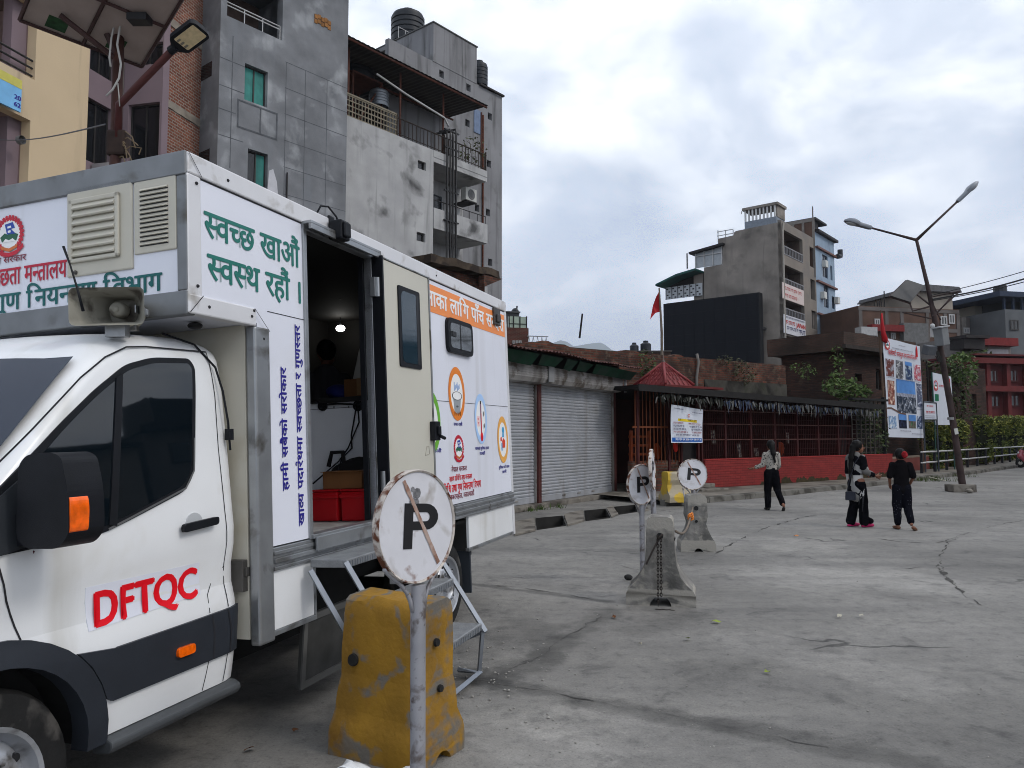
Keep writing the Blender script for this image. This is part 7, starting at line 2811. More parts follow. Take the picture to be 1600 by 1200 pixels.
pb = at(182,300,Yp)
sl_ = thing('solar_street_lamp','rust brown pole with solar panels and a sloping lamp arm, upper left','street lamp',(pb.x,pb.y,0))
o3 = Vector((pb.x,pb.y,0))
pole_rust = M('pole_rust',lin((.24,.145,.125)),.75,.15,var=.25,scale=4,col2=lin((.34,.22,.18)),amt=.3,scale2=3)
b = MB(); b.cyl((0,0,0),at(190,-90,Yp) - o3,.085,.075,14)
b.build('pole',pole_rust,sl_,smooth=True)
Ac,Bc,Cc = at(31,30,10.6),at(222,103,11.5),at(262,36,10.8)
xa = (Bc - Ac); ya = (Cc - Bc)
nrm = xa.cross(ya).normalized()
if nrm.z < 0: nrm = -nrm
Dc = Ac + ya * 1.9
b = MB()
pts = [Ac,Bc,Bc + ya * 1.9,Dc]
lo = [b.bm.verts.new(p - o3) for p in pts]; hi = [b.bm.verts.new(p - o3 + nrm * .035) for p in pts]
b.bm.faces.new(lo); b.bm.faces.new(hi[::-1])
for k in range(4):
 b.bm.faces.new((lo[k],lo[(k + 1) % 4],hi[(k + 1) % 4],hi[k]))
pn = b.build('solar_panel',M('panel_back',lin((.62,.56,.53)),.7,var=.12,scale=3),sl_)
b = MB()
for p,q in ((Ac,Bc),(Bc,Bc + ya * 1.9),(Bc + ya * 1.9,Dc),(Dc,Ac),(Ac + ya * .93,Bc + ya * .93),(Ac + xa * .5,Dc + xa * .5)):
 b.tube([p - o3 - nrm * .02,q - o3 - nrm * .02],.028,4)
b.build('panel_frame',M('panel_frame',lin((.26,.18,.17)),.6,.2,var=.2),pn)
b = MB()
for f0,f1,g0,g1 in ((.18,.34,.06,.30),(.66,.80,.10,.36)):
 b.bm.faces.new([b.bm.verts.new(Ac + xa * f + ya * g - o3 - nrm * .004) for f,g in ((f0,g0),(f1,g0),(f1,g1),(f0,g1))])
b.build('green_plate',M('plate_green',lin((.12,.26,.14)),.6,var=.4,scale=12),pn)
b = MB(); b.bm.faces.new([b.bm.verts.new(Bc + ya * g + xa * f - o3 + nrm * .04) for f,g in ((-.05,.95),(-.02,.95),(-.02,1.9),(-.05,1.9))])
b.build('panel_edge',M('edge_bright',lin((.85,.85,.85)),.3,.5),pn)
jb = Ac + xa * .78 + ya * .95
b = MB(); b.box(-.14,.14,-.10,.10,-.10,.0)
for v in b.bm.verts: v.co += jb - o3 - nrm * .03
b.build('junction_box',ink,pn)
b = MB()
for dx_ in (-.05,.06):
 b.tube([jb - o3 + Vector((dx_,0,-.1)),jb - o3 + Vector((dx_ * 1.5,-.02,-.3)),jb - o3 + Vector((dx_ * .4,0,-.22))],.012,5)
ptop = at(187,60,Yp) - o3
for p in (Ac + xa * .25 + ya * .4,Ac + xa * .62 + ya * .4):
 b = MB(); b.tube([ptop + Vector((0,0,-.35)),p - o3 - nrm * .04],.04,6)
 b.build('strut',M('panel_frame',lin((.26,.18,.17))),pn)
a0 = at(186,164,Yp - .05) - o3
a1 = at(274,74,10.2) - o3
b = MB(); b.tube([a0 + Vector((0,0,-.5)),a0,a1],[.055,.055,.05],10)
arm = b.build('lamp_arm',M('arm_rust',lin((.30,.15,.14)),.6,.2,var=.2),sl_,smooth=True)
hd = (at(316,42,9.95) - at(276,72,10.15)).normalized()
hx = Vector((0,0,1)).cross(hd).normalized()
hz = hd.cross(hx)
hz = (hz + Vector((0,.3,0))).normalized(); hx = hz.cross(hd).normalized(); hz = hd.cross(hx)
if hz.z < 0: hz,hx = -hz,-hx
hm = Matrix(((hd.x,hx.x,hz.x,0),(hd.y,hx.y,hz.y,0),(hd.z,hx.z,hz.z,0),(0,0,0,1)))
ho_ = a1 + hd * .02
b = MB()
b.prism(round_poly([(-.04,-.05),(.06,-.16),(.46,-.16),(.50,-.10),(.50,.10),(.46,.16),(.06,.16),(-.04,.05)],.04,3),(Vector((0,0,0)),Vector((1,0,0)),Vector((0,1,0))),-.03,.05)
b.cyl((-.12,0,0),(0,0,0),.06,n=10)
lh = b.build('lamp_head',black_plastic,sl_,bevel=.012)
lh.matrix_local = Matrix.Translation(ho_) @ hm
b = MB(); b.prism(round_poly(rect(.09,.46,-.115,.115),.02,3),(Vector((0,0,0)),Vector((1,0,0)),Vector((0,1,0))),-.036,-.031)
b.build('lens',M('lens_cream',lin((.82,.74,.58)),.35,var=.12,scale=20),lh)
b = MB()
for k in range(3):
 b.box(.095,.16,-.08 + .06 * k,-.05 + .06 * k,-.038,-.0365)
b.build('sensor',M('sensor_dark',(.2,.18,.14),.4),lh)
b = MB()
b.tube([at(u,v,y) - o3 for u,v,y in ((186,26,10.85),(180,32,10.85),(174,60,10.8),(171,90,10.8),(173,104,10.8))],.014,6)
b.tube([at(u,v,y) - o3 for u,v,y in ((190,28,10.85),(187,45,10.8),(183,70,10.8),(189,100,10.8),(186,122,10.8),(176,140,10.8),(166,150,10.8))],.016,6)
b.tube([at(u,v,y) - o3 for u,v,y in ((184,130,10.85),(186,150,10.85),(187,166,10.85))],.008,6)
for k in range(5):
 b.tube([at(187,30 - k * 1.2,Yp) - o3 + Vector((.10 * cos(t),.10 * sin(t),.02 * sin(t * 3 + k))) for t in [2 * pi * j / 10 for j in range(10)]],.011,5,closed=True)
b.build('white_cable',M('cable_white',lin((.70,.69,.67)),.5,var=.1),sl_,smooth=True)
b = MB()
rnd = random.Random(12)
for k in range(9):
 p = at(186,214 + k * 4,Yp - .05) - o3
 q = p + Vector((rnd.uniform(.1,.35),-.05,rnd.uniform(-.25,.1)))
 b.tube([p,(p + q) / 2 + Vector((0,0,.08)),q,q + Vector((rnd.uniform(-.05,.1),0,rnd.uniform(-.2,.05)))],.009,5)
b.build('loose_wire',M('wire_tan',lin((.42,.36,.28)),.7,var=.3),sl_)
b = MB(); b.box(-.14,.14,-.1,.1,(at(182,245,Yp) - o3).z,(at(182,205,Yp) - o3).z)
b.build('cable_wrap',M('wrap_dark',lin((.18,.13,.11)),.8,var=.3,scale=9),sl_,bevel=.04)
w_ = thing('overhead_wire','thin wire from the beige wall to the brown lamp pole','wire',BE.m @ Vector((BE.s(-40),-.1,BE.z(-40,206))))
b = MB()
p0 = BE.m @ Vector((BE.s(-40),-.1,BE.z(-40,210))); p1 = at(165,194,Yp + .1)
base = w_.location.copy()
b.tube([p0.lerp(p1,k / 12) - base - Vector((0,0,.12 * sin(pi * k / 12))) for k in range(13)],.012,5)
b.build('wire_strand',M('wire_grey',lin((.30,.31,.34)),.6),w_)
# ================================================================== building with the big dark screen
RC = at(1225,560,70.0)
RF = Wall((RC.x,RC.y),radians(40))            # balcony face
RL = Wall((RC.x,RC.y),radians(130))           # blind flank, local x negative to the left
flank_m = M('flank_render',lin((.49,.465,.44)),.95,var=.28,scale=.5,col2=lin((.33,.31,.295)),amt=.45,scale2=.22,sharp=.35,streak=lin((.36,.345,.33)),streak_amt=.1,col3=lin((.24,.23,.22)),amt3=.32,scale3=.35)
face_m = M('balcony_face',lin((.47,.44,.41)),.9,var=.12,scale=.5,col2=lin((.44,.42,.40)),amt=.4,scale2=.4)
blue_m = M('blue_render',lin((.52,.59,.66)),.85,var=.1,scale=.6,col2=lin((.46,.52,.59)),amt=.3,scale2=.5)
brown_brick = M('brown_brick',lin((.34,.26,.22)),.95,var=.3,scale=.6,col2=lin((.30,.23,.20)),amt=.5,scale2=.5,sharp=.3)
sbd = thing('screen_building','grey five storey building with blind flank, balconies and roof balustrade','building',matrix=RL.m)
yF = RL.px
def zL(u,v): return RL.px(u,v)[1]
steps_ = [(1223,346),(1149,361),(1149,367),(1122,373),(1122,383),(1129,383),(1129,413),(1100,418),(1100,600),(1223,600)]
b = MB()
pl = [RL.px(u,v) for u,v in steps_]
pl[-1] = (pl[-1][0],0); pl[-2] = (pl[-2][0],0)
pl[0] = (-.002,pl[0][1]); pl[-1] = (-.002,0)
b.prism(pl,(Vector((0,0,0)),Vector((1,0,0)),Vector((0,0,1))),-.35,0)
b.build('flank_wall',flank_m,sbd)
b = MB()
ztop = pl[0][1]
b.box(RL.s(1149),-.3,9,9.3,0,ztop); b.box(RL.s(1149),-.3,.36,9,ztop - .4,ztop - .1)
b.build('rear_wall',flank_m,sbd)
m2l = RL.inv @ RF.m
zs = [(368,418),(428,478),(482,540)]
op = [px_rect(RF,1226.5,1259.5,369,406),px_rect(RF,1226.5,1259.5,421,455),px_rect(RF,1227,1260,474,500),px_rect(RF,1227,1260,528,560),
 px_rect(RF,1270.5,1278,390,420),px_rect(RF,1270.5,1278,439,470),px_rect(RF,1271,1279,487,515)]
sB = RF.s(1279.5)
zF = RF.z(1225,346)
b = MB()
slab_with_holes(b,0,sB,0,zF,0,.3,op)
o = b.build('balcony_face',face_m,sbd); o.matrix_local = m2l
b = MB()
for h in op:
 b.box(h[0],h[1],1.5,1.6,h[2],h[3]); b.box(h[0],h[1],.301,1.5,h[2] - .08,h[2] - .002); b.box(h[0],h[1],.301,1.5,h[3] + .002,h[3] + .08); b.box(h[1] + .002,h[1] + .1,.301,1.5,h[2],h[3])
o = b.build('balcony_recess',M('recess_brown',lin((.33,.28,.25)),.9,var=.2),sbd); o.matrix_local = m2l
for h in op[:3]:
 f = window(sbd,h[0] + .6,h[0] + 2.4,h[2] + .2,h[3] - .4,1.40,2,win_dark,frame_dk,w=.08); f.matrix_local = m2l
b = MB()
for h in op[:3]:
 b.box(h[0],h[1],-.04,.04,h[2] + .02,h[2] + .10); b.box(h[0],h[1],-.04,.04,h[2] + .75,h[2] + .85)
 x = h[0] + .2
 while x < h[1]:
  b.box(x,x + .08,-.03,.03,h[2] + .1,h[2] + .75); x += .4
o = b.build('balcony_rail',M('rail_grey',lin((.46,.46,.47)),.6,var=.1),sbd); o.matrix_local = m2l
b = MB(); b.tube([(.12,-.12,0),(.12,-.12,RF.z(1227,365)),(.35,-.12,RF.z(1228,352))],.09,6)
o = b.build('drain_pipe',M('pipe_pale',lin((.55,.53,.50)),.6,var=.1),sbd); o.matrix_local = m2l
t0 = RL.s(1164); t1 = -.0
b = MB()
za_ = zL(1190,352)
rb = [RL.px(1163.5,355,.5),RL.px(1213,345,.5)]
zb0,zb1 = RL.px(1190,349,.5)[1] - .6,RL.px(1190,342,.5)[1]
b.box(rb[0][0],rb[1][0],.5,2.6,zb0,zb1)
b.build('roof_room',M('roof_room_blue',lin((.46,.49,.53)),.9,var=.15),sbd)
b = MB()
zt2 = RL.px(1164,331,1.2)[1]
x = rb[0][0]
while x < rb[1][0]:
 b.box(x,x + .14,.5,.64,zb1,zb1 + 1.1); x += .36
o = b.build('baluster',M('baluster_white',lin((.72,.72,.72)),.7,var=.1),sbd)
b = MB(); b.box(rb[0][0] - .2,rb[1][0] + .2,.4,2.7,zb1 + 1.1,zb1 + 1.35); b.box(rb[1][0] - .3,rb[1][0] + .05,.7,2.6,zb1,zb1 + 1.1)
b.build('balustrade_top',flank_m,sbd)
b = MB(); b.box(RL.s(1123),RL.s(1149),.2,.25,zL(1135,366),zL(1135,366) + .08); b.box(RL.s(1123),RL.s(1149),.2,.25,zL(1135,366) + .4,zL(1135,366) + .48)
for u in (1124,1136,1148):
 b.box(RL.s(u),RL.s(u) + .08,.2,.25,zL(u,372) - .5,zL(u,358))
for u,h in ((1164,329),(1206,323),(1212,318),(1219,318)):
 b.cyl((RL.s(u,2),2,zb1 + 1.3),(RL.s(u,2),2,RL.px(u,h,2)[1]),.06,n=5)
b.build('roof_rail',rail_white,sbd)
b = MB()
q = [RL.px(1087,394,.1),RL.px(1128,384,.1),RL.px(1128,413,.1),RL.px(1087,419,.1)]
b.prism([q[3],q[2],q[1],q[0]],(Vector((0,.1,0)),Vector((1,0,0)),Vector((0,0,1))),-.1,0)
tr_ = b.build('terrace_screen',M('terrace_sheet',lin((.60,.62,.64)),.4,var=.08),sbd)
b = MB()
for f in (0,.33,.66,1):
 x = q[0][0] + (q[1][0] - q[0][0]) * f
 b.box(x - .05,x + .05,.0,.08,min(q[3][1],q[2][1]),q[0][1] + (q[1][1] - q[0][1]) * f)
b.box(q[0][0],q[1][0],-.01,.07,(q[0][1] + q[3][1]) / 2 + .3,(q[0][1] + q[3][1]) / 2 + .38)
b.build('screen_frame',rail_white,tr_)
b = MB(); q2 = [RL.px(1076,397,-.5),RL.px(1129,382,-.5)]
b.prism([(q2[0][0],q2[0][1]),(q2[1][0],q2[1][1]),(q2[1][0],q2[1][1] + .2),(q2[0][0],q2[0][1] + .2)],(Vector((0,-.5,0)),Vector((1,0,0)),Vector((0,0,1))),-4,0)
b.cyl((RL.s(1078),-.2,zL(1078,420)),(RL.s(1078),-.2,zL(1078,396)),.07,n=5)
b.build('terrace_roof',rail_dark,sbd)
b = MB(); b.box(RL.s(1042),RL.s(1100) - .01,.2,6,0,zL(1070,470)); b.box(RL.s(1085),RL.s(1100) - .01,.2,6,zL(1090,470),zL(1090,424))
b.build('annex_wall',flank_m,sbd)
b = MB(); b.box(RL.s(1042),RL.s(1100) - .02,-.02,.05,zL(1060,466),zL(1060,447)); bd_ = b.build('terrace_board',M('board_grey',lin((.66,.68,.70)),.5,var=.06),sbd)
b = MB()
for k in range(6):
 x = RL.s(1042) + (k + .5) * (RL.s(1099) - RL.s(1042)) / 6
 z = zL(1060,457)
 for j,(ax_,az_) in enumerate(((-.12,.3),(.1,.1),(-.1,-.12),(.12,-.3))):
  b.box(x + ax_ - .1,x + ax_ + .1,-.04,-.021,z + az_ * 1.5 - .05,z + az_ * 1.5 + .08)
b.build('board_mark',ink,bd_)
b = MB()
for k in range(6):
 x = RL.s(1042) + k * (RL.s(1099) - RL.s(1042)) / 6
 b.box(x,x + .1,-.035,-.021,zL(1060,466),zL(1060,447))
b.build('board_joint',M('joint_dark',(.045,.05,.058)),bd_)
b = MB()
tarp = M('green_tarpaulin',lin((.05,.26,.24)),.7,var=.3,scale=1)
g0,g1,g2,g3 = RL.px(1024,447,-1.5),RL.px(1056,428,-1.5),RL.px(1086,419,-1.5),RL.px(1086,432,-1.5)
zz = lambda p: p[1]
b.prism([g0,(g1[0],g1[1] - .2),(g2[0],g2[1] - .2),g2,g1,(g0[0],g0[1] + .2)],(Vector((0,-1.5,0)),Vector((1,0,0)),Vector((0,0,1))),-5,0)
b.build('green_awning',tarp,sbd)
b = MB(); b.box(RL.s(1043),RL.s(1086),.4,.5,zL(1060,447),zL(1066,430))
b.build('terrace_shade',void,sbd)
FRF = (Vector((0,0,0)),Vector((1,0,0)),Vector((0,0,1)))
def board(label,u0,u1,v0,v1,rows,mat):
 t = thing('sign_board',label,'sign',matrix=RF.m)
 s0_,s1_,z0_,z1_ = px_rect(RF,u0,u1,v0,v1,-.15)
 b = MB(); b.box(s0_,s1_,-.15,-.08,z0_,z1_)
 bo = b.build('board',mat,t)
 fr = (Vector((0,-.152,0)),Vector((1,0,0)),Vector((0,0,1)))
 for kind,s,x0,x1,y0,y1,mt in rows:
  bx = (s0_ + (s1_ - s0_) * x0,s0_ + (s1_ - s0_) * x1,z0_ + (z1_ - z0_) * y0,z0_ + (z1_ - z0_) * y1)
  if kind == 't': text('board_text',s,mt,bo,fr,bx,bold=.05,proud=.01)
  else: smear('board_text',mt,bo,fr,bx[0],bx[1],bx[2],bx[3] - bx[2],s,.01)
 b = MB(); b.box(s0_,s1_,-.079,-.04,z0_ + .3,z0_ + .4)
 b.build('batten',rail_dark,t)
 return t
bw = M('board_white',lin((.74,.74,.76)),.5,var=.05)
board('white and red sign board on the second balcony rail of the screen building',1226.5,1259.5,449,473,[('s',3,.06,.92,.58,.80,M('board_red',lin((.66,.18,.16)),.5)),('s',5,.10,.70,.15,.36,M('board_red',lin((.66,.18,.16)),.5))],M('board_pink',lin((.76,.70,.68)),.5,var=.08))
board('white sign board reading JAPAN on the lowest balcony of the screen building',1227.5,1261,497,525,[('t','JAPAN',.55,.98,.50,.74,M('board_red',lin((.66,.18,.16)))),('s',8,.05,.50,.50,.72,M('board_red',lin((.66,.18,.16)))),('s',9,.12,.62,.22,.40,M('board_navy',lin((.14,.16,.34)),.5)),('s',11,.66,.98,.14,.40,M('board_navy',lin((.14,.16,.34)),.5)),('s',10,.06,.96,.84,.93,M('board_navy',lin((.14,.16,.34)),.5))],bw)
bk = thing('brick_roof_house','brown brick upper storey rising behind the screen building','building',matrix=RF.m)
bk.matrix_world = RL.m
yk = RF.s(1279)
xk = RL.s(1231,yk)
zk = RL.px(1279,341,yk)[1]
b = MB(); b.box(xk,0,yk - .3,yk - .01,zF - 4,zk)
b.build('wall',brown_brick,bk)
b = MB()
for k in range(4):
 x = xk * k / 3
 b.box(x - .12,x + .12,yk - .36,yk - .301,zF - 4,zk)
b.box(xk - .1,.1,yk - .37,yk - .301,zk - .3,zk + .05)
b.cyl((-.1,yk - .1,zk),(-.1,yk - .1,zk + 1.3),.07,n=5)
b.build('concrete_frame',M('frame_concrete',lin((.45,.43,.41)),.9,var=.2),bk)
bl_ = thing('blue_building','pale blue rendered building with a dark blue roof storey','building',matrix=RF.m)
sb0,sb1 = sB + .002,RF.s(1309)
zB = RF.z(1290,372)
wn_ = [px_rect(RF,1290,1298.5,402,436),px_rect(RF,1291,1298.5,449,482),px_rect(RF,1292,1299,495,520),px_rect(RF,1302.5,1305.5,418,440),px_rect(RF,1303.5,1308,465,484)]
b = MB(); slab_with_holes(b,sb0,sb1,0,zB,.0,.3,wn_)
b.box(sb1 - .3,sb1 - .002,.301,9,0,zB)
b.build('wall',blue_m,bl_)
for w in wn_:
 window(bl_,*w,.12,2,win_dark,M('frame_navy',(.02,.03,.06),.5),w=.10)
b = MB()
for v in (388,440,490):
 z = RF.z(1281,v)
 b.box(sb0,sb1 + .2,-.25,-.001,z - .18,z)
b.build('storey_ledge',M('ledge_brick',lin((.42,.30,.28)),.9,var=.2),bl_)
b = MB(); b.box(sb0,sb1 + .3,-.4,6,zB + .002,zB + .25); b.box(sb0 + .1,sb0 + 2,.3,5,zB + .251,RF.z(1284,353,.3)); b.box(sb0,sb0 + 3.5,-.1,5.2,RF.z(1284,353,.3) + .002,RF.z(1284,353,.3) + .2)
b.build('roof',rail_dark,bl_)
b = MB(); b.box(RF.s(1291,.5),RF.s(1307,.5),.5,5,zB + .252,RF.z(1291,366,.5))
b.build('roof_storey',M('roof_navy',lin((.16,.22,.33)),.7,var=.15),bl_)
b = MB(); b.tube([(sb1 + .1,-.3,zB - 1.5),(sb1 + 1.1,-.3,zB - 1.3),(sb1 + 1.1,-.3,zB - .6)],.28,8)
b.build('spout',M('spout_dark',lin((.22,.23,.25)),.7),bl_)
for (u,v) in ((1284,462),(1286,413),(1305,470)):
 s,z = RF.px(u,v); b = MB(); b.box(s - .4,s + .4,-.4,-.001,z - .35,z + .35)
 b.build('window_unit',M('ac_white',lin((.72,.72,.70))),bl_)
yS = -1.6
q = [RL.px(1036.5,475,yS),RL.px(1186,456.5,yS),RL.px(1187,562,yS),RL.px(1038,556,yS)]
scx0,scx1 = q[0][0],q[1][0]
scz0,scz1 = (q[2][1] + q[3][1]) / 2 - .9,(q[0][1] + q[1][1]) / 2
scr = thing('video_screen','very large dark video screen, switched off, on the blind flank','screen',matrix=RL.m)
b = MB(); b.box(scx0,scx1,yS,yS + .8,scz0,scz1)
b.build('cabinet',M('screen_case',(.006,.007,.009),.8,var=.15,spec=.2),scr)
b = MB()
for i in range(9):
 for j in range(6):
  w,h = (scx1 - scx0 - .3) / 9,(scz1 - scz0 - .3) / 6
  x,z = scx0 + .15 + i * w,scz0 + .15 + j * h
  b.box(x + .01,x + w - .01,yS - .03,yS - .002,z + .01,z + h - .01)
b.build('display',M('screen_panel',(.004,.005,.008),.8,var=.1,spec=.15),scr)
b = MB()
for x in (scx0 + .5,(scx0 + scx1) / 2,scx1 - .5):
 b.box(x - .12,x + .12,yS + .2,yS + .5,0,scz0 - .002)
b.box(scx0,scx1,yS + .801,yS + 1.59,(scz0 + scz1) / 2,(scz0 + scz1) / 2 + .2)
b.build('support',M('support_dark',(.03,.03,.03),.7),scr)
fp_ = at(1033,560,40.0)
fl = thing('flag','red pennant on a tall bamboo pole left of the dark screen','flag',(fp_.x,fp_.y,0))
o3 = Vector((fp_.x,fp_.y,0))
b = MB(); b.tube([(0,0,0),at(1034,520,40) - o3,at(1030,450,40) - o3],[.09,.07,.04],8)
b.build('flag_pole',M('bamboo',lin((.42,.38,.34)),.8,var=.2),fl)
fpx = [(1031,453),(1032,487),(1024,489),(1016,499),(1018,490),(1020,478),(1025,464)]
b = MB()
fpts = [at(u,v,40 + .12 * sin(i * 1.7)) - o3 for i,(u,v) in enumerate(fpx)]
for t in tessellate_polygon([fpts]):
 b.bm.faces.new([b.bm.verts.new(fpts[i]) for i in t])
bmesh.ops.remove_doubles(b.bm,verts=b.bm.verts[:],dist=.001)
o = b.build('pennant',M('pennant_red',lin((.62,.06,.10)),.7,var=.15,scale=2),fl)
md_ = o.modifiers.new('t','SOLIDIFY'); md_.thickness = .02
# ================================================================== dark old brick block, posters, hedge, railing
YB = 33.0
DC = at(1312,560,YB)
DR = Wall((DC.x,DC.y),PHI)
DLf = Wall((DC.x,DC.y),PHI + pi / 2)
dark_brick = M('dark_brick',lin((.30,.20,.17)),.95,var=.35,scale=.9,brick=(.24,.075,.01,lin((.20,.14,.125)),lin((.20,.18,.165))),bump=.8,col2=lin((.13,.115,.105)),amt=.5,scale2=.5,sharp=.3,col3=lin((.36,.30,.26)),amt3=.2,scale3=.9)
db = thing('old_brick_house','dark flat roofed old brick house behind the hedge and posters','house',matrix=DR.m)
zd = DR.z(1312,549)
zdt = DR.z(1312,521)
sxe = DR.s(1540)
dw = [px_rect(DR,1336,1347,584,596),px_rect(DR,1369,1380,577,610),px_rect(DR,1500,1508,610,645),px_rect(DR,1517,1525,615,645),px_rect(DR,1448,1458,560,630)]
b = MB(); slab_with_holes(b,0,sxe,0,zd,0,.35,dw)
b.build('wall',dark_brick,db)
for w in dw:
 window(db,*w,.2,2,win_dark,M('frame_weathered',(.05,.045,.04),.9,var=.2),w=.09)
b = MB()
sl0 = DLf.s(1222)
b.box(sl0,-.002,0,.35,0,zd)
b.box(sl0,sl0 + .35,.351,8,0,zd)
o = b.build('side_wall',dark_brick,db); o.matrix_local = DR.inv @ DLf.m
b = MB(); b.box(-.5,DR.s(1415),-.5,-sl0 + .4,zd + .002,zdt); b.cut(.4,(0,2)).jitter(.05,1.4,2)
b.build('roof_parapet',M('parapet_brick',lin((.30,.215,.185)),.95,var=.35,scale=1,brick=(.24,.075,.012,lin((.25,.18,.155)),lin((.25,.225,.20))),bump=.9,col2=lin((.16,.14,.12)),amt=.5,scale2=.6,sharp=.3),db)
b = MB(); b.box(-.65,DR.s(1415),-.65,-.501,zd + .05,zd + .22)
b.build('roof_slab_edge',M('slab_edge',lin((.20,.18,.17)),.95,var=.3),db)
def DW(u,v,y=-.3):
 x,z = DR.px(u,v,y)
 return DR.m @ Vector((x,y,z))
G_ = 'plants climbing on the old brick house'
plant('wall_plant','leafy green bush growing over the shrine roof beside the house corner',[(DW(1322,606,-.8),(.9,.5,.45)),(DW(1335,615,-.8),(.7,.5,.5)),(DW(1305,603,-.8),(.6,.4,.35)),(DW(1344,622,-.8),(.4,.3,.4))],leaf_m,.13,520,G_,seed=51)
plant('wall_plant','thin climber hanging down the house corner under the parapet',[(DW(1309,556),(.35,.2,.5)),(DW(1312,575),(.3,.2,.6)),(DW(1305,590),(.25,.2,.4))],leaf_m,.11,380,G_,seed=52)
plant('wall_plant','tall green shrub on the wall between the small board and the red house',[(DW(1504,572,-.4),(.8,.4,.8)),(DW(1508,590,-.4),(.7,.4,.5)),(DW(1498,562,-.4),(.5,.4,.4))],leaf_m,.14,420,G_,seed=53)
plant('wall_plant','dark ivy sheet between the leaning lamp and the red house',[(DW(1495,610,-.3),(.7,.25,1.1)),(DW(1505,640,-.3),(.9,.25,.7))],leaf_d,.12,420,G_,seed=54)
plant('wall_plant','dusty ivy behind the upper edge of the large poster',[(DW(1462,580,-.3),(1.2,.3,.5)),(DW(1480,575,-.3),(.8,.3,.5))],leaf_d,.12,300,G_,seed=55)
def poster_frame(quad_px,y_at,phi):
 c = at(*quad_px[3],y_at)
 return Wall((c.x,c.y),phi)
Y1 = 31.0
PW = poster_frame([(1378,527),(1437.5,540),(1444,684),(1388,683)],Y1,PHI)
pq = [PW.px(u,v) for u,v in ((1388.5,683),(1443.5,684.5),(1437.5,541),(1379,527))]
ps = thing('poster','large torn poster with red heading and eleven photographs behind the red wall','poster',matrix=PW.m)
def pp(fx,fz):
 a = Vector(pq[0]).lerp(Vector(pq[1]),fx); c = Vector(pq[3]).lerp(Vector(pq[2]),fx)
 r = a.lerp(c,fz)
 return Vector((r.x,.03 * sin(fx * 6) * sin(fz * 5),r.y))
def pquad(b,x0,x1,z0_,z1_,off,n=4):
 g = [[b.bm.verts.new(pp(x0 + (x1 - x0) * i / n,z0_ + (z1_ - z0_) * j / n) + Vector((0,-off,0))) for i in range(n + 1)] for j in range(n + 1)]
 for j in range(n):
  for i in range(n):
   b.bm.faces.new((g[j][i],g[j][i + 1],g[j + 1][i + 1],g[j + 1][i]))
b = MB(); pquad(b,0,1,0,1,0,12)
sheet = b.build('sheet',M('poster_white',lin((.78,.80,.84)),.5,var=.04,scale=2),ps)
pics = [(.03,.235,.615,.79),(.29,.49,.61,.795),(.55,.745,.61,.80),(.80,.985,.615,.79),
  (.05,.24,.33,.575),(.29,.79,.255,.60),(.83,.985,.33,.585),
  (.03,.245,.09,.215),(.31,.515,.095,.24),(.57,.76,.10,.24),(.80,.965,.10,.235)]
pcol = [((.40,.22,.20),(.60,.62,.66)),((.30,.30,.33),(.66,.68,.70)),((.14,.22,.36),(.60,.66,.72)),((.66,.30,.36),(.74,.74,.78)),
  ((.50,.28,.24),(.70,.60,.54)),((.16,.20,.26),(.52,.54,.58)),((.30,.33,.42),(.60,.62,.68)),
  ((.48,.60,.74),(.75,.78,.80)),((.06,.08,.14),(.14,.18,.30)),((.42,.36,.34),(.20,.34,.24)),((.20,.26,.40),(.58,.62,.70))]
for i,((x0,x1,z0_,z1_),(ca,cb)) in enumerate(zip(pics,pcol)):
 b = MB(); pquad(b,x0,x1,z0_,z1_,.012)
 pm_ = M('print_%d' % i,lin(ca),.5,var=.4,scale=6,col2=lin(cb),amt=.45,scale2=3.2 + .4 * i,sharp=.15,col3=lin(tuple(min(1,c * 1.5) for c in cb)),amt3=.35,scale3=7)
 b.build('photo_print',pm_,sheet)
b = MB()
pquad(b,.29,.79,.46,.60,.016); pquad(b,.31,.515,.18,.24,.016); pquad(b,.57,.76,.175,.24,.016); pquad(b,.55,.745,.76,.80,.016)
b.build('print_sky',M('print_sky',lin((.33,.52,.76)),.5,var=.15,scale=3),sheet)
b = MB(); pquad(b,.29,.79,.425,.46,.016)
b.build('print_town',M('print_town',lin((.56,.58,.64)),.5,var=.5,scale=8),sheet)
L3 = (Vector(pq[1]) - Vector(pq[0])).length
def pfr(fz):
 a = pp(0,fz); c = pp(1,fz)
 xx = (c - a).normalized()
 return (a + Vector((0,-.05,0)),xx,Vector((0,0,1)))
heading = M('poster_red',lin((.72,.10,.12)),.5)
text('heading','कालीमाटी फलफूल तथा तरकारी बजार',heading,sheet,pfr(.835),(.10 * L3,.92 * L3,0,.17),bold=.02,proud=.0)
for fz,x0,x1,h,sd in ((.905,.22,.80,.05,21),(.945,.40,.60,.045,22),(.595,.04,.26,.04,23),(.592,.30,.95,.04,24),(.30,.82,.97,.04,25),(.06,.30,.60,.05,26),(.035,.62,.95,.04,27)):
 smear('small_text',M('poster_ink',lin((.35,.33,.40)),.5),sheet,pfr(fz),x0 * L3,x1 * L3,0,h,sd,.0)
crest('state_crest',pp(.09,.935) + Vector((0,-.02,0)),(1,0,0),(0,0,1),.19,sheet)
b = MB(); cc = pp(.90,.93) + Vector((0,-.02,0)); b.prism([(cc.x - .09,cc.z - .22),(cc.x + .09,cc.z - .22),(cc.x + .07,cc.z + .12),(cc.x,cc.z + .26),(cc.x - .07,cc.z + .12)],(Vector((0,cc.y,0)),Vector((1,0,0)),Vector((0,0,1))),-.004,.002)
b.build('side_emblem',heading,sheet)
b = MB(); x_ = pp(.02,.29); pquad(b,.0,.5,.285,.30,.02);
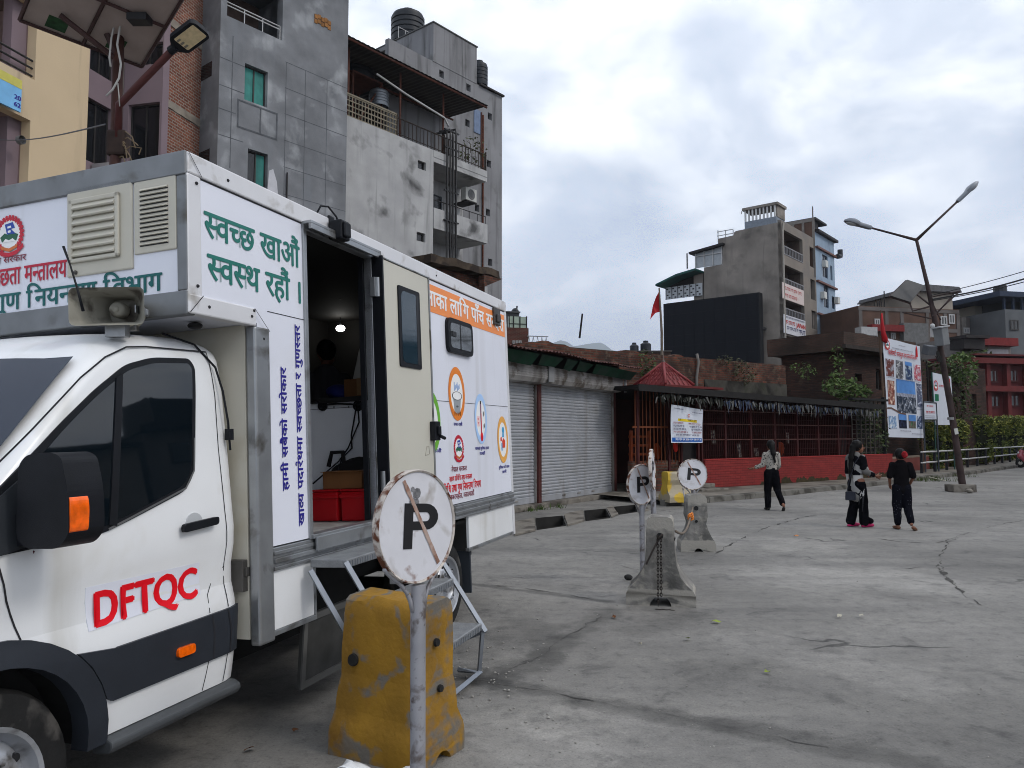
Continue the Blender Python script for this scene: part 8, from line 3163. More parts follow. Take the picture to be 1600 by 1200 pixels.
for v in b.bm.verts: v.co.z += .05 * sin(v.co.x * 4) - .12 * max(0,v.co.x - x_.x)
b.build('tear_line',M('tear_brown',lin((.40,.30,.26)),.7),sheet)
b = MB()
for fx in (-.02,1.01):
 a,c = pp(fx,-.12),pp(fx,1.02); b.tube([(a.x,.08,0.135),(c.x,.08,c.z)],.045,6)
for fz in (.02,.5,.97):
 a,c = pp(-.02,fz),pp(1.01,fz); b.tube([(a.x,.07,a.z),(c.x,.07,c.z)],.03,5)
b.build('pole_frame',M('bamboo_brown',lin((.34,.27,.22)),.8,var=.25),ps)
fl2 = thing('flag','furled red flag at the top left corner of the large poster','flag',matrix=PW.m @ Matrix.Translation((pq[3][0] - .05,.0,pq[3][1])))
b = MB(); b.tube([(0,0,.75 * 0),(-.04,0,1.1)],.03,6)
b.build('stick',M('bamboo_brown',lin((.34,.27,.22))),fl2)
b = MB(); b.tube([(-.02,-.03,.95),(-.02,-.04,.5),(.02,-.05,.2),(.10,-.06,-.1),(.2,-.06,-.22)],[.03,.07,.09,.13,.04],8)
b.jitter(.03,6,2)
b.build('cloth',M('pennant_red',lin((.62,.06,.10))),fl2,smooth=True)
P2 = poster_frame([(1457,582),(1486,588),(1490,656),(1463,656)],34.0,PHI - radians(3))
p2q = [P2.px(u,v) for u,v in ((1462.5,664),(1491,664),(1486,588.5),(1457.5,582))]
p2 = thing('poster','mostly blank white poster behind the leaning lamp post','poster',matrix=P2.m)
b = MB(); b.prism(p2q,(Vector((0,0,0)),Vector((1,0,0)),Vector((0,0,1))),-.02,.0)
s2 = b.build('sheet',M('poster_white',lin((.78,.80,.84))),p2)
b = MB()
for a,c in ((p2q[0],p2q[3]),(p2q[1],p2q[2]),(p2q[3],p2q[2])):
 b.tube([(a[0],.05,a[1]),(c[0],.05,c[1])],.03,5)
b.tube([(p2q[0][0],.05,p2q[0][1]),(p2q[0][0],.05,0)],.03,5)
b.tube([(p2q[1][0],.05,p2q[1][1]),(p2q[1][0],.05,0)],.03,5)
b.build('frame',M('poster_frame_green',lin((.16,.30,.27)),.6,var=.2),p2)
crest('state_crest',(p2q[3][0] + .25,-.01,p2q[3][1] - .55),(1,0,0),(0,0,1),.22,s2)
b = MB(); b.box(p2q[3][0] + .12,p2q[3][0] + .52,-.012,-.006,p2q[3][1] - 1.25,p2q[3][1] - .95)
b.build('green_panel',M('panel_green',lin((.10,.42,.30)),.5,var=.1),s2)
F2 = (Vector((0,0,0)),Vector((1,0,0)),Vector((0,0,1)))
smear('heading',heading,s2,F2,p2q[3][0] + .6,p2q[3][0] + 1.3,p2q[3][1] - .62,.10,31,.012)
b = MB(); b.prism([(p2q[2][0] - .32,p2q[2][1] - .55),(p2q[2][0] - .14,p2q[2][1] - .55),(p2q[2][0] - .18,p2q[2][1] - .1),(p2q[2][0] - .28,p2q[2][1] - .1)],F2,.004,.01)
b.build('side_emblem',heading,s2)
P3_ = poster_frame([(0,0),(0,0),(0,0),(1443.5,658)],32.6,PHI)
p3q = [P3_.px(u,v) for u,v in ((1443.5,656),(1464,656),(1462.5,629.5),(1442.5,627.5))]
p3 = thing('notice_board','small framed notice board with red heading beside the large poster','sign',matrix=P3_.m)
b = MB(); b.prism(p3q,F2,-.03,0)
s3 = b.build('board',M('poster_white',lin((.78,.80,.84))),p3)
smear('heading',heading,s3,F2,p3q[3][0] + .2,p3q[2][0] - .15,p3q[3][1] - .50,.10,41,.012)
for k in range(4):
 smear('small_text',M('poster_ink',lin((.35,.33,.40))),s3,F2,p3q[3][0] + .12,p3q[2][0] - .15,p3q[3][1] - .62 - .08 * k,.035,42 + k,.012)
smear('heading',heading,s3,F2,p3q[3][0] + .3,p3q[2][0] - .3,p3q[3][1] - .22,.07,47,.012)
b = MB()
for a,c in zip(p3q,p3q[1:] + p3q[:1]):
 b.tube([(a[0],-.005,a[1]),(c[0],-.005,c[1])],.03,5)
for a in (p3q[0],p3q[1]):
 b.tube([(a[0],.0,a[1]),(a[0],0,0)],.035,5)
b.build('frame',M('frame_blue_grey',lin((.22,.24,.27))),p3)
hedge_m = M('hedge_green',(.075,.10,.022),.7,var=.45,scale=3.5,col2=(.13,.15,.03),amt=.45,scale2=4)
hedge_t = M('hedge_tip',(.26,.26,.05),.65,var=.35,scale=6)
def bush(label,u0,u1,vt,vb,y,seed):
 p0,p1 = at(u0,vb,y),at(u1,vb,y)
 w = (p1.x - p0.x)
 zt_ = at(u0,vt,y).z
 c = Vector(((p0.x + p1.x) / 2,y,0))
 t = thing('clipped_bush',label,'bush',c,0,'clipped bushes in a row behind the railing')
 rnd = random.Random(seed)
 zb_ = .12
 m = MB()
 hw,hh = w / 2,(zt_ - zb_) / 2
 def fn(r):
  d = Vector((r.gauss(0,1),r.gauss(0,1),r.gauss(0,1))).normalized()
  e = .5
  q = Vector([math.copysign(abs(x) ** e,x) for x in d])
  k = r.uniform(.72,1.0)
  q *= k
  q.x *= (1 + .10 * q.z) * hw; q.y *= hw * .9; q.z *= hh
  q += Vector(mnoise.noise_vector(q * 1.6 + Vector((seed,0,0)))) * .16
  return q + Vector((0,0,zb_ + hh)),d
 leaves(m,2800,fn,.10,rnd)
 m.build('leaves',hedge_m,t,recalc=False)
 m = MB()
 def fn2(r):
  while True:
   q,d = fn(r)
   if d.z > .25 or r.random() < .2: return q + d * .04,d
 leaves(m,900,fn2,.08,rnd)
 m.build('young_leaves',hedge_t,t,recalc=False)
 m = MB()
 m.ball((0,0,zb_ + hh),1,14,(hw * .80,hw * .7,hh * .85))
 m.build('inner_core',M('core_dark',(.012,.014,.007),.95,var=.4),t)  # solid dark core filling the inside of the bush
 m = MB(); m.cyl((0,0,0),(0,0,zb_ + .3),.07,.05,8)
 m.build('trunk',M('stem_brown',(.06,.045,.03)),t)
for i,(u0,u1,vt,vb,y,lb) in enumerate(((1441,1475,652,712,36.2,'first clipped bush, lowest in front of the large poster'),(1474,1508,655,710,38.6,'clipped bush behind the leaning lamp post'),(1503,1547,646,708,41.5,'broad clipped bush just right of the lamp post, the widest of the row'),(1543,1571,650,707,45.0,'narrow clipped bush between the broad bush and the last two'),(1568,1592,649,706,48.0,'clipped bush next to last at the right edge'),(1588,1612,650,705,51.5,'last clipped bush, cut by the right edge'),(1606,1632,651,705,50.0,'clipped bush beyond the right edge of the row'))):
 if u0 > 1600: continue
 bush(lb,u0,u1,vt,vb,y,i + 3)
e0 = gnd(1393,749); e1 = gnd(1640,716)
RW = Wall((e0.x,e0.y),math.atan2((e1 - e0).x,(e1 - e0).y))
ln = (e1 - e0).length
rw = thing('low_wall','dusty red low wall behind the metal railing, below the bushes','wall',matrix=RW.m)
b = MB(); b.box(.4,ln,0.6,.85,0,.72)
b.build('wall_face',M('dusty_red_wall',lin((.44,.22,.20)),.9,var=.2,scale=1.5,col2=lin((.38,.24,.21)),amt=.4,scale2=1),rw)
b = MB(); b.box(.4,ln,.59,.95,.721,.78)
b.build('coping',M('coping_grey',lin((.48,.43,.38)),.9,var=.2),rw)
b = MB(); b.box(0,ln,.86,9,0,.62)
o = b.build('planting_bed',M('soil',lin((.20,.17,.12)),.95,var=.4,scale=3,col2=lin((.22,.26,.12)),amt=.4,scale2=1.4)); o.matrix_world = RW.m
tag(o,kind='structure')
r0,r1 = gnd(1435,745.5),gnd(1586,724.5)
RR = Wall((r0.x,r0.y),math.atan2((r1 - r0).x,(r1 - r0).y))
rl = (r1 - r0).length
rg = thing('railing','railing of two pale pipes on black posts along the pavement','railing',matrix=RR.m)
blackpost = M('post_black',(.015,.015,.018),.55,var=.15)
pipe_w = M('pipe_whitewash',lin((.70,.70,.70)),.5,.2,var=.15,scale=3,col2=lin((.50,.46,.42)),amt=.25,scale2=3)
k = 0
u_posts = [1435.5,1456,1474.5,1491,1507,1522,1535.5,1549,1561,1573,1584.5,1597]
for u in u_posts:
 s = RR.s(u)
 b = MB(); b.box(s - .05,s + .05,-.05,.05,.0,1.03)
 b.build('post',blackpost,rg)
for z in (1.0,.56):
 b = MB(); b.tube([(RR.s(u_posts[0]) - .1 + (rl + 4.5) * k / 24,-.02,z + .02 * mnoise.noise(Vector((k * .7,z * 5,0)))) for k in range(25)],.038,8)
 b.build('rail',pipe_w,rg,smooth=True)
tuft('grass and weeds along the kerb under the railing',gnd(1462,751).x,gnd(1462,751).y,.01,160,.9,.22,M('grass_dull',lin((.25,.30,.14)),.85,var=.4,scale=9),None,'weed_patch')
tuft('weeds along the kerb near the far end of the railing',gnd(1500,745).x,gnd(1500,745).y,.01,110,.7,.18,M('grass_dull',lin((.25,.30,.14))),None,'weed_patch')
tuft('weed clump at the foot of the railing left of the lamp base',gnd(1440,752).x,gnd(1440,752).y,.01,90,.5,.2,M('grass_dull',lin((.25,.30,.14))),None,'weed_patch')
# ================================================================== leaning twin lamp post
lb_ = gnd(1508,769)
Yl = lb_.y + .25
base = Vector((lb_.x,Yl,0))
lp = thing('street_lamp','leaning dark street lamp with two arms, boxes and a concrete foot','street lamp',base)
pole_d = M('pole_dark',lin((.24,.19,.185)),.7,.15,var=.25,scale=2.5,col2=lin((.17,.13,.13)),amt=.4,scale2=2)
P0 = at(1503,752,Yl) - base; Pm = at(1465,520,Yl) - base; Pk = at(1449,445,Yl) - base; Pt = at(1432,375,Yl) - base
b = MB(); b.tube([P0 + (P0 - Pm) * .1,P0,(P0 + Pm) / 2 + Vector((.03,0,0)),Pm,Pk,Pt],[.105,.10,.09,.085,.06,.045],12)
b.build('pole',pole_d,lp,smooth=True)
b = MB(); b.box(-.34,.36,-.25,.25,0,.22); b.cut(.12).jitter(.012,5,1)
b.build('concrete_foot',plinth_m,lp,bevel=.02)
lamp_g = M('lamp_alu',lin((.50,.52,.55)),.45,.3,var=.1)
for (u,v),hd_ in (((1335,349),(1326,347)),((1516,296),(1527,285))):
 e = at(u,v,Yl - .1) - base
 b = MB(); b.tube([Pt - (e - Pt) * .0,Pt + (e - Pt) * .35,e],[.05,.035,.03],8)
 ar = b.build('arm',pole_d,lp,smooth=True)
 d = (e - Pt).normalized()
 side = d.cross(Vector((0,1,0))).normalized()
 upv = Vector((0,0,1)); upv = (upv - d * upv.dot(d)).normalized(); sd_ = d.cross(upv)
 mm = Matrix(((d.x,sd_.x,upv.x,e.x),(d.y,sd_.y,upv.y,e.y),(d.z,sd_.z,upv.z,e.z),(0,0,0,1)))
 b = MB()
 rings = []
 for x,w,h0,h1 in ((-.55,.06,-.05,.05),(-.50,.08,-.06,.06),(-.15,.09,-.06,.07),(-.10,.13,-.05,.08),(.05,.16,-.04,.11),(.22,.14,-.03,.09),(.32,.06,-.02,.04)):
  rings.append([b.bm.verts.new((x,y,z)) for y,z in round_poly([(-w,h0),(w,h0),(w,h1),(-w,h1)],.04,2)])
 for a_,c_ in zip(rings,rings[1:]):
  n = len(a_)
  for k in range(n):
   b.bm.faces.new((a_[k],a_[(k + 1) % n],c_[(k + 1) % n],c_[k]))
 b.bm.faces.new(rings[0][::-1]); b.bm.faces.new(rings[-1])
 o = b.build('lamp_head',lamp_g,lp,auto=True); o.matrix_local = mm
 b = MB(); b.ball((.10,0,-.04),.13,10,(1.3,.85,.35))
 b.build('lens',M('lens_grey',lin((.62,.63,.64)),.2,var=.1),o,smooth=True)
b = MB()
c4 = [at(u,v,y) - base for u,v,y in ((1390,463,Yl - .2),(1416,438,Yl + .7),(1443,447,Yl + .9),(1421,473,Yl + .1))]
n_ = (c4[1] - c4[0]).cross(c4[3] - c4[0]).normalized()
if n_.z < 0: n_ = -n_
lo = [b.bm.verts.new(p) for p in c4]; hi = [b.bm.verts.new(p + n_ * .04) for p in c4]
b.bm.faces.new(lo); b.bm.faces.new(hi)
for k in range(4): b.bm.faces.new((lo[k],lo[(k + 1) % 4],hi[(k + 1) % 4],hi[k]))
spn = b.build('solar_panel',M('panel_back_grey',lin((.24,.24,.245)),.6,var=.12,scale=2),lp)
b = MB()
for p,q in zip(c4,c4[1:] + c4[:1]):
 b.tube([p - n_ * .02,q - n_ * .02],.025,4)
b.tube([(c4[0] + c4[1]) / 2 - n_ * .03,(c4[2] + c4[3]) / 2 - n_ * .03],.03,4)
jb = (c4[0] + c4[2]) / 2
b.tube([jb - n_ * .03,at(1426,486,Yl) - base,at(1455,478,Yl) - base],.03,5)
b.tube([(c4[2] + c4[3]) / 2,at(1455,478,Yl) - base],.03,5)
b.build('panel_bracket',pole_d,spn)
b = MB()
for (u0,v0,u1,v1) in ((1457,494,1500,455),(1410,488,1456,498),(1462,492,1490,460),(1455,470,1470,500)):
 b.tube([at(u0,v0,Yl - .05) - base,at(u1,v1,Yl - .05) - base],.022,5)
b.tube([at(1500,455,Yl - .05) - base,at(1455,464,Yl + .5) - base],.02,5)
b.build('stay_bar',pole_d,lp)
b = MB(); b.box(-.17,.17,-.14,.14,-.27,.27)
bx = b.build('control_box',M('box_grey',lin((.46,.47,.48)),.5,.1,var=.12),lp,bevel=.02); bx.location = at(1471,526,Yl - .28) - base
bx.rotation_euler = (0,radians(-10),radians(30))
b = MB(); b.box(-.22,.22,-.17,.17,.272,.31)
b.build('box_lid',M('box_lid',lin((.62,.63,.64)),.5,var=.1),bx)
b = MB(); b.box(-.17,.17,-.12,.12,-.14,.14)
b2_ = b.build('floodlight',M('box_dark_grey',lin((.33,.34,.36)),.5,.1,var=.12),lp,bevel=.02); b2_.location = at(1452,547,Yl - .25) - base; b2_.rotation_euler = (radians(20),0,radians(20))
b = MB(); b.ball((0,0,0),.07,10); b.box(-.05,.05,-.05,.05,-.35,-.06)
b3_ = b.build('camera_dome',M('dome_white',lin((.70,.70,.70)),.4,var=.05),lp); b3_.location = at(1457,509,Yl - .2) - base
b = MB(); b.cyl((0,0,-.04),(0,0,.04),.10,.10,12)
b4_ = b.build('collar',M('collar_pale',lin((.52,.52,.52)),.5,.3),lp); b4_.location = at(1486,654,Yl) - base
b = MB(); b.box(-.05,.06,-.105,-.09,-.09,.09)
b5_ = b.build('stuck_notice',M('notice_white',lin((.70,.70,.68)),.6),lp); b5_.location = at(1491,674,Yl) - base; b5_.rotation_euler = (0,radians(-9),0)
b = MB()
for k in range(4):
 b.tube([at(1463 + k,548,Yl - .12) - base,at(1466 + 2 * k,566,Yl - .13) - base,at(1462 + 3 * k,556,Yl - .15) - base],.018,5)
b.build('cable_loop',M('cable_dark',(.03,.028,.026),.7),lp)
o = MB().ball((0,0,.06),.11,10,(1,.8,.6)).jitter(.02,8,5).build('stone',plinth_m,auto=True)
p = gnd(1513,770); o.location = (p.x,p.y - .05,0)
tag(o,'rounded stone in front of the lamp post foot','stone')
for i,(u0,v0,u1,v1,sg) in enumerate(((1452,462,1680,399,.5),(1455,468,1680,410,.9),(1455,470,1680,418,.7))):
 p0 = at(u0,v0,Yl); p1 = at(u1,v1,20.0)
 w_ = thing('overhead_wire',('uppermost thin wire from the leaning lamp to the right edge','middle thicker wire from the leaning lamp to the right edge','lowest wire from the leaning lamp to the right edge')[i],'wire',p0)
 b = MB(); b.tube([p0.lerp(p1,k / 14) - p0 - Vector((0,0,.12 * sg * sin(pi * k / 14))) for k in range(15)],(.012,.024,.014)[i],5)
 b.build('wire_strand',M('wire_dark',(.03,.03,.032),.6),w_)
# ================================================================== houses far right
def far_house(name,label,u0,u1,vt,y,phi,mat,depth=10):
 a = at(u0,600,y)
 W = Wall((a.x,a.y),phi)
 t = thing(name,label,'house',matrix=W.m)
 b = MB(); b.box(0,W.s(u1),0,depth,0,W.z((u0 + u1) / 2,vt))
 b.build('wall',mat,t)
 return t,W
conc_f = M('far_concrete',lin((.37,.35,.34)),.9,var=.2,scale=.6,col2=lin((.32,.30,.29)),amt=.4,scale2=.4)
pb1 = radians(78)
h1,W1 = far_house('brick_house','brown brick house with concrete bands and pale top storey behind the leaning lamp',1344,1502,481,72.0,pb1,brown_brick)
b = MB()
zt_ = W1.z(1400,481)
for v in (482,512,545):
 z = W1.z(1420,v); b.box(0,W1.s(1502),-.08,-.002,z - .35,z)
for u in (1345,1386,1410,1450,1478,1498):
 s = W1.s(u); b.box(s,s + .35,-.06,-.003,0,zt_ - .36)
b.build('concrete_frame',conc_f,h1)
for (u0,u1,v0,v1) in ((1474,1484,494,508),(1487,1496,491,506),(1364,1374,521,537),(1370,1378,498,508),(1395,1402,520,534)):
 window(h1,*px_rect(W1,u0,u1,v0,v1,-.1),-.1,2,win_dark,M('frame_pale',lin((.62,.62,.62)),.6),w=.12)
b = MB(); b.box(W1.s(1432),W1.s(1497),.3,8,zt_ + .002,W1.z(1470,458,.3)); b.build('roof_storey',M('top_cream',lin((.56,.53,.49)),.9,var=.15,scale=.6),h1)
b = MB(); q0,q1 = W1.px(1405,480,-1),W1.px(1505,452,-1)
zz = W1.z(1470,458,.3)
b.prism([(W1.s(1425),zz + .003),(W1.s(1504),zz + .003),(W1.s(1500),zz + .55),(W1.s(1450),zz + .65),(W1.s(1428),zz + .4)],(Vector((0,-.4,0)),Vector((1,0,0)),Vector((0,0,1))),-8,0)
b.build('roof',M('tin_roof_grey',lin((.33,.33,.34)),.7,.2,var=.3),h1)
b = MB(); b.box(W1.s(1408),W1.s(1446),-.6,-.004,W1.z(1420,570),W1.z(1420,506)); b.build('grey_panel',M('panel_concrete',lin((.38,.38,.38)),.9,var=.2),h1)
b = MB(); b.box(W1.s(1357),W1.s(1407),-.8,-.05,W1.z(1380,519),W1.z(1380,509)); b.build('red_balcony',M('far_red',lin((.42,.13,.13)),.85,var=.2),h1)
b = MB(); s = W1.s(1345); b.box(s - .5,s + 1.2,-1.0,-.05,W1.z(1345,526),W1.z(1345,513)); b.build('pale_box',M('frame_pale',lin((.62,.62,.62))),h1)
b = MB()
for u,v in ((1349,474),(1386,455),(1375,470),(1381,466),(1370,470),(1378,470)):
 s = W1.s(u,1); b.cyl((s,1,zt_),(s,1,W1.px(u,v,1)[1]),.06,n=5)
s = W1.s(1349,1); b.box(s - .4,s + .5,.95,1.05,W1.px(1349,476,1)[1],W1.px(1349,474.6,1)[1])
b.build('roof_aerial',rail_dark,h1)
h2,W2 = far_house('brick_house','low brown brick house end between the blue building and the banded house',1311,1346,489,80.0,pb1,brown_brick)
window(h2,*px_rect(W2,1324,1332,505,516,-.1),-.1,2,win_dark,frame_dk,w=.1)
b = MB(); b.box(W2.s(1311),W2.s(1346),-.2,-.002,W2.z(1330,491),W2.z(1330,488)); b.build('roof_edge',conc_f,h2)
h3,W3 = far_house('concrete_house','grey concrete frame house with a dark opening, right of the lamp post',1504,1576,497,78.0,pb1,conc_f)
b = MB()
for u in (1505,1536,1573):
 s = W3.s(u); b.box(s,s + .5,-.15,-.002,0,W3.z(1540,497))
b.build('column',M('frame_concrete',lin((.45,.43,.41))),h3)
window(h3,*px_rect(W3,1548,1563,516,530,-.2),-.2,2,win_dark,frame_dk,w=.15)
window(h3,*px_rect(W3,1509,1519,512,521,-.2),-.2,2,M('pane_pale',(.16,.17,.18),.3),M('frame_pale',lin((.62,.62,.62))),w=.15)
b = MB(); s0_,s1_ = W3.s(1528,.5),W3.s(1568,.5)
b.box(s0_,s1_,.5,8,W3.z(1540,497) + .002,W3.z(1548,478,.5)); b.build('roof_room',M('roof_cream',lin((.60,.58,.53)),.9,var=.12,scale=.5),h3)
b = MB(); b.prism([(W3.s(1550,.3),W3.z(1540,497)),(W3.s(1573,.3),W3.z(1540,497)),(W3.s(1573,.3),W3.z(1573,478,.3))],(Vector((0,.3,0)),Vector((1,0,0)),Vector((0,0,1))),-6,0); b.build('gable',brown_brick,h3)
b = MB(); s = W3.s(1531,2); b.cyl((s,2,W3.z(1548,478,.5)),(s,2,W3.px(1531,470,2)[1]),.3,.06,6); s = W3.s(1557,2); b.cyl((s,2,W3.z(1548,478,.5)),(s,2,W3.px(1557,472,2)[1]),.5,.5,8); b.build('roof_tank',tank_m,h3)
h4,W4 = far_house('grey_house','grey house with dark blue roof canopy at the right edge',1575,1660,485,74.0,pb1,M('far_grey',lin((.35,.36,.37)),.9,var=.15,scale=.6))
b = MB(); s0_,s1_ = W4.s(1568,-.5),W4.s(1660,-.5); z = W4.z(1600,464,-.5)
b.box(s0_,s1_,-.5,8,z,z + .5)
for u in (1574,1588,1602):
 s = W4.s(u,.2); b.box(s,s + .2,.2,.4,W4.z(1600,485),z - .002)
b.build('roof_canopy',M('canopy_navy',lin((.16,.20,.27)),.8,var=.2),h4)
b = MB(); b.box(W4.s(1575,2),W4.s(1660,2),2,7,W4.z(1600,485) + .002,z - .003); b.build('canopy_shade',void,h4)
b = MB(); s = W4.s(1569,1); b.cyl((s,1,z + .5),(s,1,z + 1.3),.6,.6,10); b.build('roof_tank',tank_m,h4)
window(h4,*px_rect(W4,1583,1596,500,516,-.1),-.1,2,win_dark,frame_dk,w=.12)
redh = M('red_house',lin((.32,.11,.115)),.85,var=.15,scale=.8,col2=lin((.30,.10,.105)),amt=.4,scale2=.5)
h5,W5 = far_house('red_house','dark red rendered house with two storeys of windows at the right edge',1512,1680,560,62.0,pb1,redh)
zz = W5.z(1560,560)
wl5 = [(1541,1560,577,598),(1573,1591,577,597),(1540,1561,617,637),(1570,1592,616,636)]
for q in wl5:
 window(h5,*px_rect(W5,*q,-.1),-.1,3,win_dark,M('frame_oxide',lin((.24,.08,.08)),.7),w=.14)
b = MB()
for v in (563,606):
 z = W5.z(1560,v); b.box(-.2,W5.s(1680),-.9,-.002,z - .35,z + .1)
for u in (1535,1566,1597):
 s = W5.s(u); b.box(s,s + .35,-.5,-.003,0,zz - .5)
b.build('ledge',M('red_house_light',lin((.36,.13,.13)),.85,var=.15),h5)
b = MB(); b.box(-.1,W5.s(1680),-1.0,8,zz + .105,zz + .25); b.build('roof_slab',redh,h5)
h6,W6 = far_house('red_balcony_house','low house with red parapet and white shutter above the red house',1502,1582,528,66.0,pb1,M('far_white_grey',lin((.46,.45,.44)),.9,var=.15))
b = MB(); b.box(-.2,W6.s(1582),-.8,-.003,W6.z(1540,541),W6.z(1540,529)); b.build('red_parapet',M('far_red',lin((.42,.13,.13))),h6)
b = MB(); b.box(W6.s(1543),W6.s(1576),-.12,-.004,W6.z(1560,560),W6.z(1560,546)); b.build('white_shutter',M('far_white',lin((.62,.62,.63)),.7,var=.1),h6)
b = MB(); b.box(W6.s(1486),W6.s(1518),-1.6,-.01,W6.z(1500,548),W6.z(1500,533)); b.box(W6.s(1484),W6.s(1520),-2.0,-.01,W6.z(1500,532.5),W6.z(1500,528)); b.build('tin_canopy',rail_dark,h6)
plant('roof_plant','green potted plants before the white shutter on the low house',[(W6.m @ Vector((W6.s(1532,-1),-1,W6.z(1532,555,-1))),(1.1,.5,.7))],leaf_m,.2,200,seed=61)
h7,W7 = far_house('terrace_house','brick house with pale green glass terrace just right of the truck',790,826,512,48.0,radians(75),M('far_brick_red',lin((.36,.20,.17)),.9,var=.3,scale=1.2,brick=(.24,.08,.01,lin((.30,.17,.14)),lin((.34,.30,.27))),bump=.5))
b = MB(); b.box(W7.s(796),W7.s(824),.2,.3,W7.z(810,512) + .002,W7.z(812,494)); gt = b.build('glass_screen',M('glass_green',lin((.62,.68,.62)),.2,var=.1),h7)
b = MB()
for u in (796,803,813,823.5):
 s = W7.s(u); b.box(s,s + .06,.15,.2,W7.z(810,512),W7.z(812,493))
b.box(W7.s(796),W7.s(824),.16,.199,W7.z(812,506),W7.z(812,505))
b.build('screen_frame',rail_dark,gt)
b = MB(); b.box(W7.s(788,2),W7.s(811,2),2,5,W7.z(810,512),W7.z(800,489,2)); b.box(W7.s(790,2),W7.s(812,2),1.8,5.2,W7.z(800,489,2) + .002,W7.z(800,487,2)); b.build('roof_room',M('far_grey',lin((.35,.36,.37))),h7)
b = MB(); b.ball((W7.s(805,3),3,W7.z(800,486,2)),.3,8,(1,1,1.3)); b.cyl((W7.s(807,3),3,W7.z(800,487,2)),(W7.s(808,3),3,W7.z(808,478,3)),.06,n=5); b.build('roof_tank',tank_m,h7)
for (u0,u1) in ((801,805),(806,810),(811,815)):
 window(h7,*px_rect(W7,u0,u1,532,537,-.1),-.1,1,M('pane_pale',(.16,.17,.18)),M('frame_pale',lin((.62,.62,.62))),w=.05)
h8,W8 = far_house('flat_roofed_house','low house with a pale roof railing beyond the shop awning',824,857,541,44.0,radians(75),M('far_dark',lin((.22,.17,.15)),.9,var=.3))
b = MB()
zz = W8.z(840,541)
b.box(W8.s(824),W8.s(857),-.02,.03,zz + .55,zz + .6); b.box(W8.s(824),W8.s(857),-.02,.03,zz + .02,zz + .06)
x = 0
while x < W8.s(857):
 b.tube([(x,0,zz),(x + .10,0,zz + .55)],.015,4); b.tube([(x + .2,0,zz),(x + .10,0,zz + .55)],.015,4); x += .26
b.build('roof_rail',M('rail_lace',lin((.52,.53,.53)),.6,var=.1),h8)
for i,(u,v,r,lb) in enumerate(((991,546,.35,'small black roof tank at the left of the pair beyond the brick wall'),(1009,543,.42,'small black roof tank at the right of the pair beyond the brick wall'))):
 p = at(u,v + 7,60)
 t = thing('water_tank',lb,'tank',p,group='black roof water tanks')
 b = MB(); b.lathe([(r,0),(r,.62),(r * .5,.75),(r * .45,.8),(0,.8)],n=12); b.build('tank_body',tank_m,t,auto=True)
 b = MB(); b.cyl((0,0,.801),(0,0,.88),r * .48,n=10); b.build('lid',tank_m,t)
p = at(1000,556,60)
h9 = thing('flat_roofed_house','low dark roof carrying two black tanks beyond the brick wall','house',(p.x,p.y,0))
b = MB(); b.box(-1.6,2.2,-1,6,0,at(1000,551,60).z - .02); b.build('wall',M('far_dark',lin((.22,.17,.15))),h9)
b = MB(); b.box(-1.7,2.3,-1.1,6.1,at(1000,551,60).z - .018,at(1000,550,60).z); b.build('roof_slab',conc_f,h9)
for u in (1020,):
 pass
def hill(name,pts,y,depth,mat):
 b = MB()
 rows = []
 for u,v in pts:
  p = at(u,v,y)
  rows.append((b.bm.verts.new((p.x,y,p.z)),b.bm.verts.new((p.x * 1.0,y - depth,-5)),b.bm.verts.new((p.x,y + depth,-5))))
 for r0,r1 in zip(rows,rows[1:]):
  b.bm.faces.new((r0[1],r1[1],r1[0],r0[0])); b.bm.faces.new((r0[0],r1[0],r1[2],r0[2]))
 return tag(b.build(name,mat,smooth=False),kind='structure')
hill_m = M('hill_forest',(.05,.08,.05),.95,var=.3,scale=.01)
hill('hills',[(600,640),(760,600),(830,565),(856,543),(866,535),(876,531.5),(886,534),(896,541),(903,540),(920,537),(938,535),(946,539),(955,546),(985,560),(1030,585),(1150,640)],5000,1000,hill_m)
for i,(y0_,y1_,h_,mt,lb) in enumerate(((-14,-1,8.5,flank_m,'grey house across the road at the right of the photographer'),(-.6,9,11,brown_brick,'tall brown brick house across the road at the right of the photographer'),(9.4,22,9,face_m,'pale house across the road, beyond the tall brown one'),(22.4,44,10,conc_f,'long grey house across the road, just outside the right edge'))):
 t = thing('roadside_house',lb,'house',(34,0,0))
 b = MB(); b.box(0,10,y0_,y1_,0,h_); b.build('wall',mt,t)
 b = MB(); b.box(-.5,10.2,y0_ - .2,y1_ + .15,h_ + .002,h_ + .3); b.box(2,6,y0_ + 2,y0_ + 6,h_ + .301,h_ + 2.6); b.build('roof',rail_dark,t)
 for k in range(int(h_ / 3.3)):
  for j in range(3):
   yy,zz = y0_ + 1.5 + j * (y1_ - y0_ - 1) / 3,1.2 + k * 3.2
   b = MB(); b.box(-.06,-.002,yy,yy + 1.4,zz,zz + 1.5); w_ = b.build('window',frame_dk,t)
   b = MB(); b.box(-.07,-.061,yy + .08,yy + 1.32,zz + .08,zz + 1.42); b.build('pane',win_dark,w_)
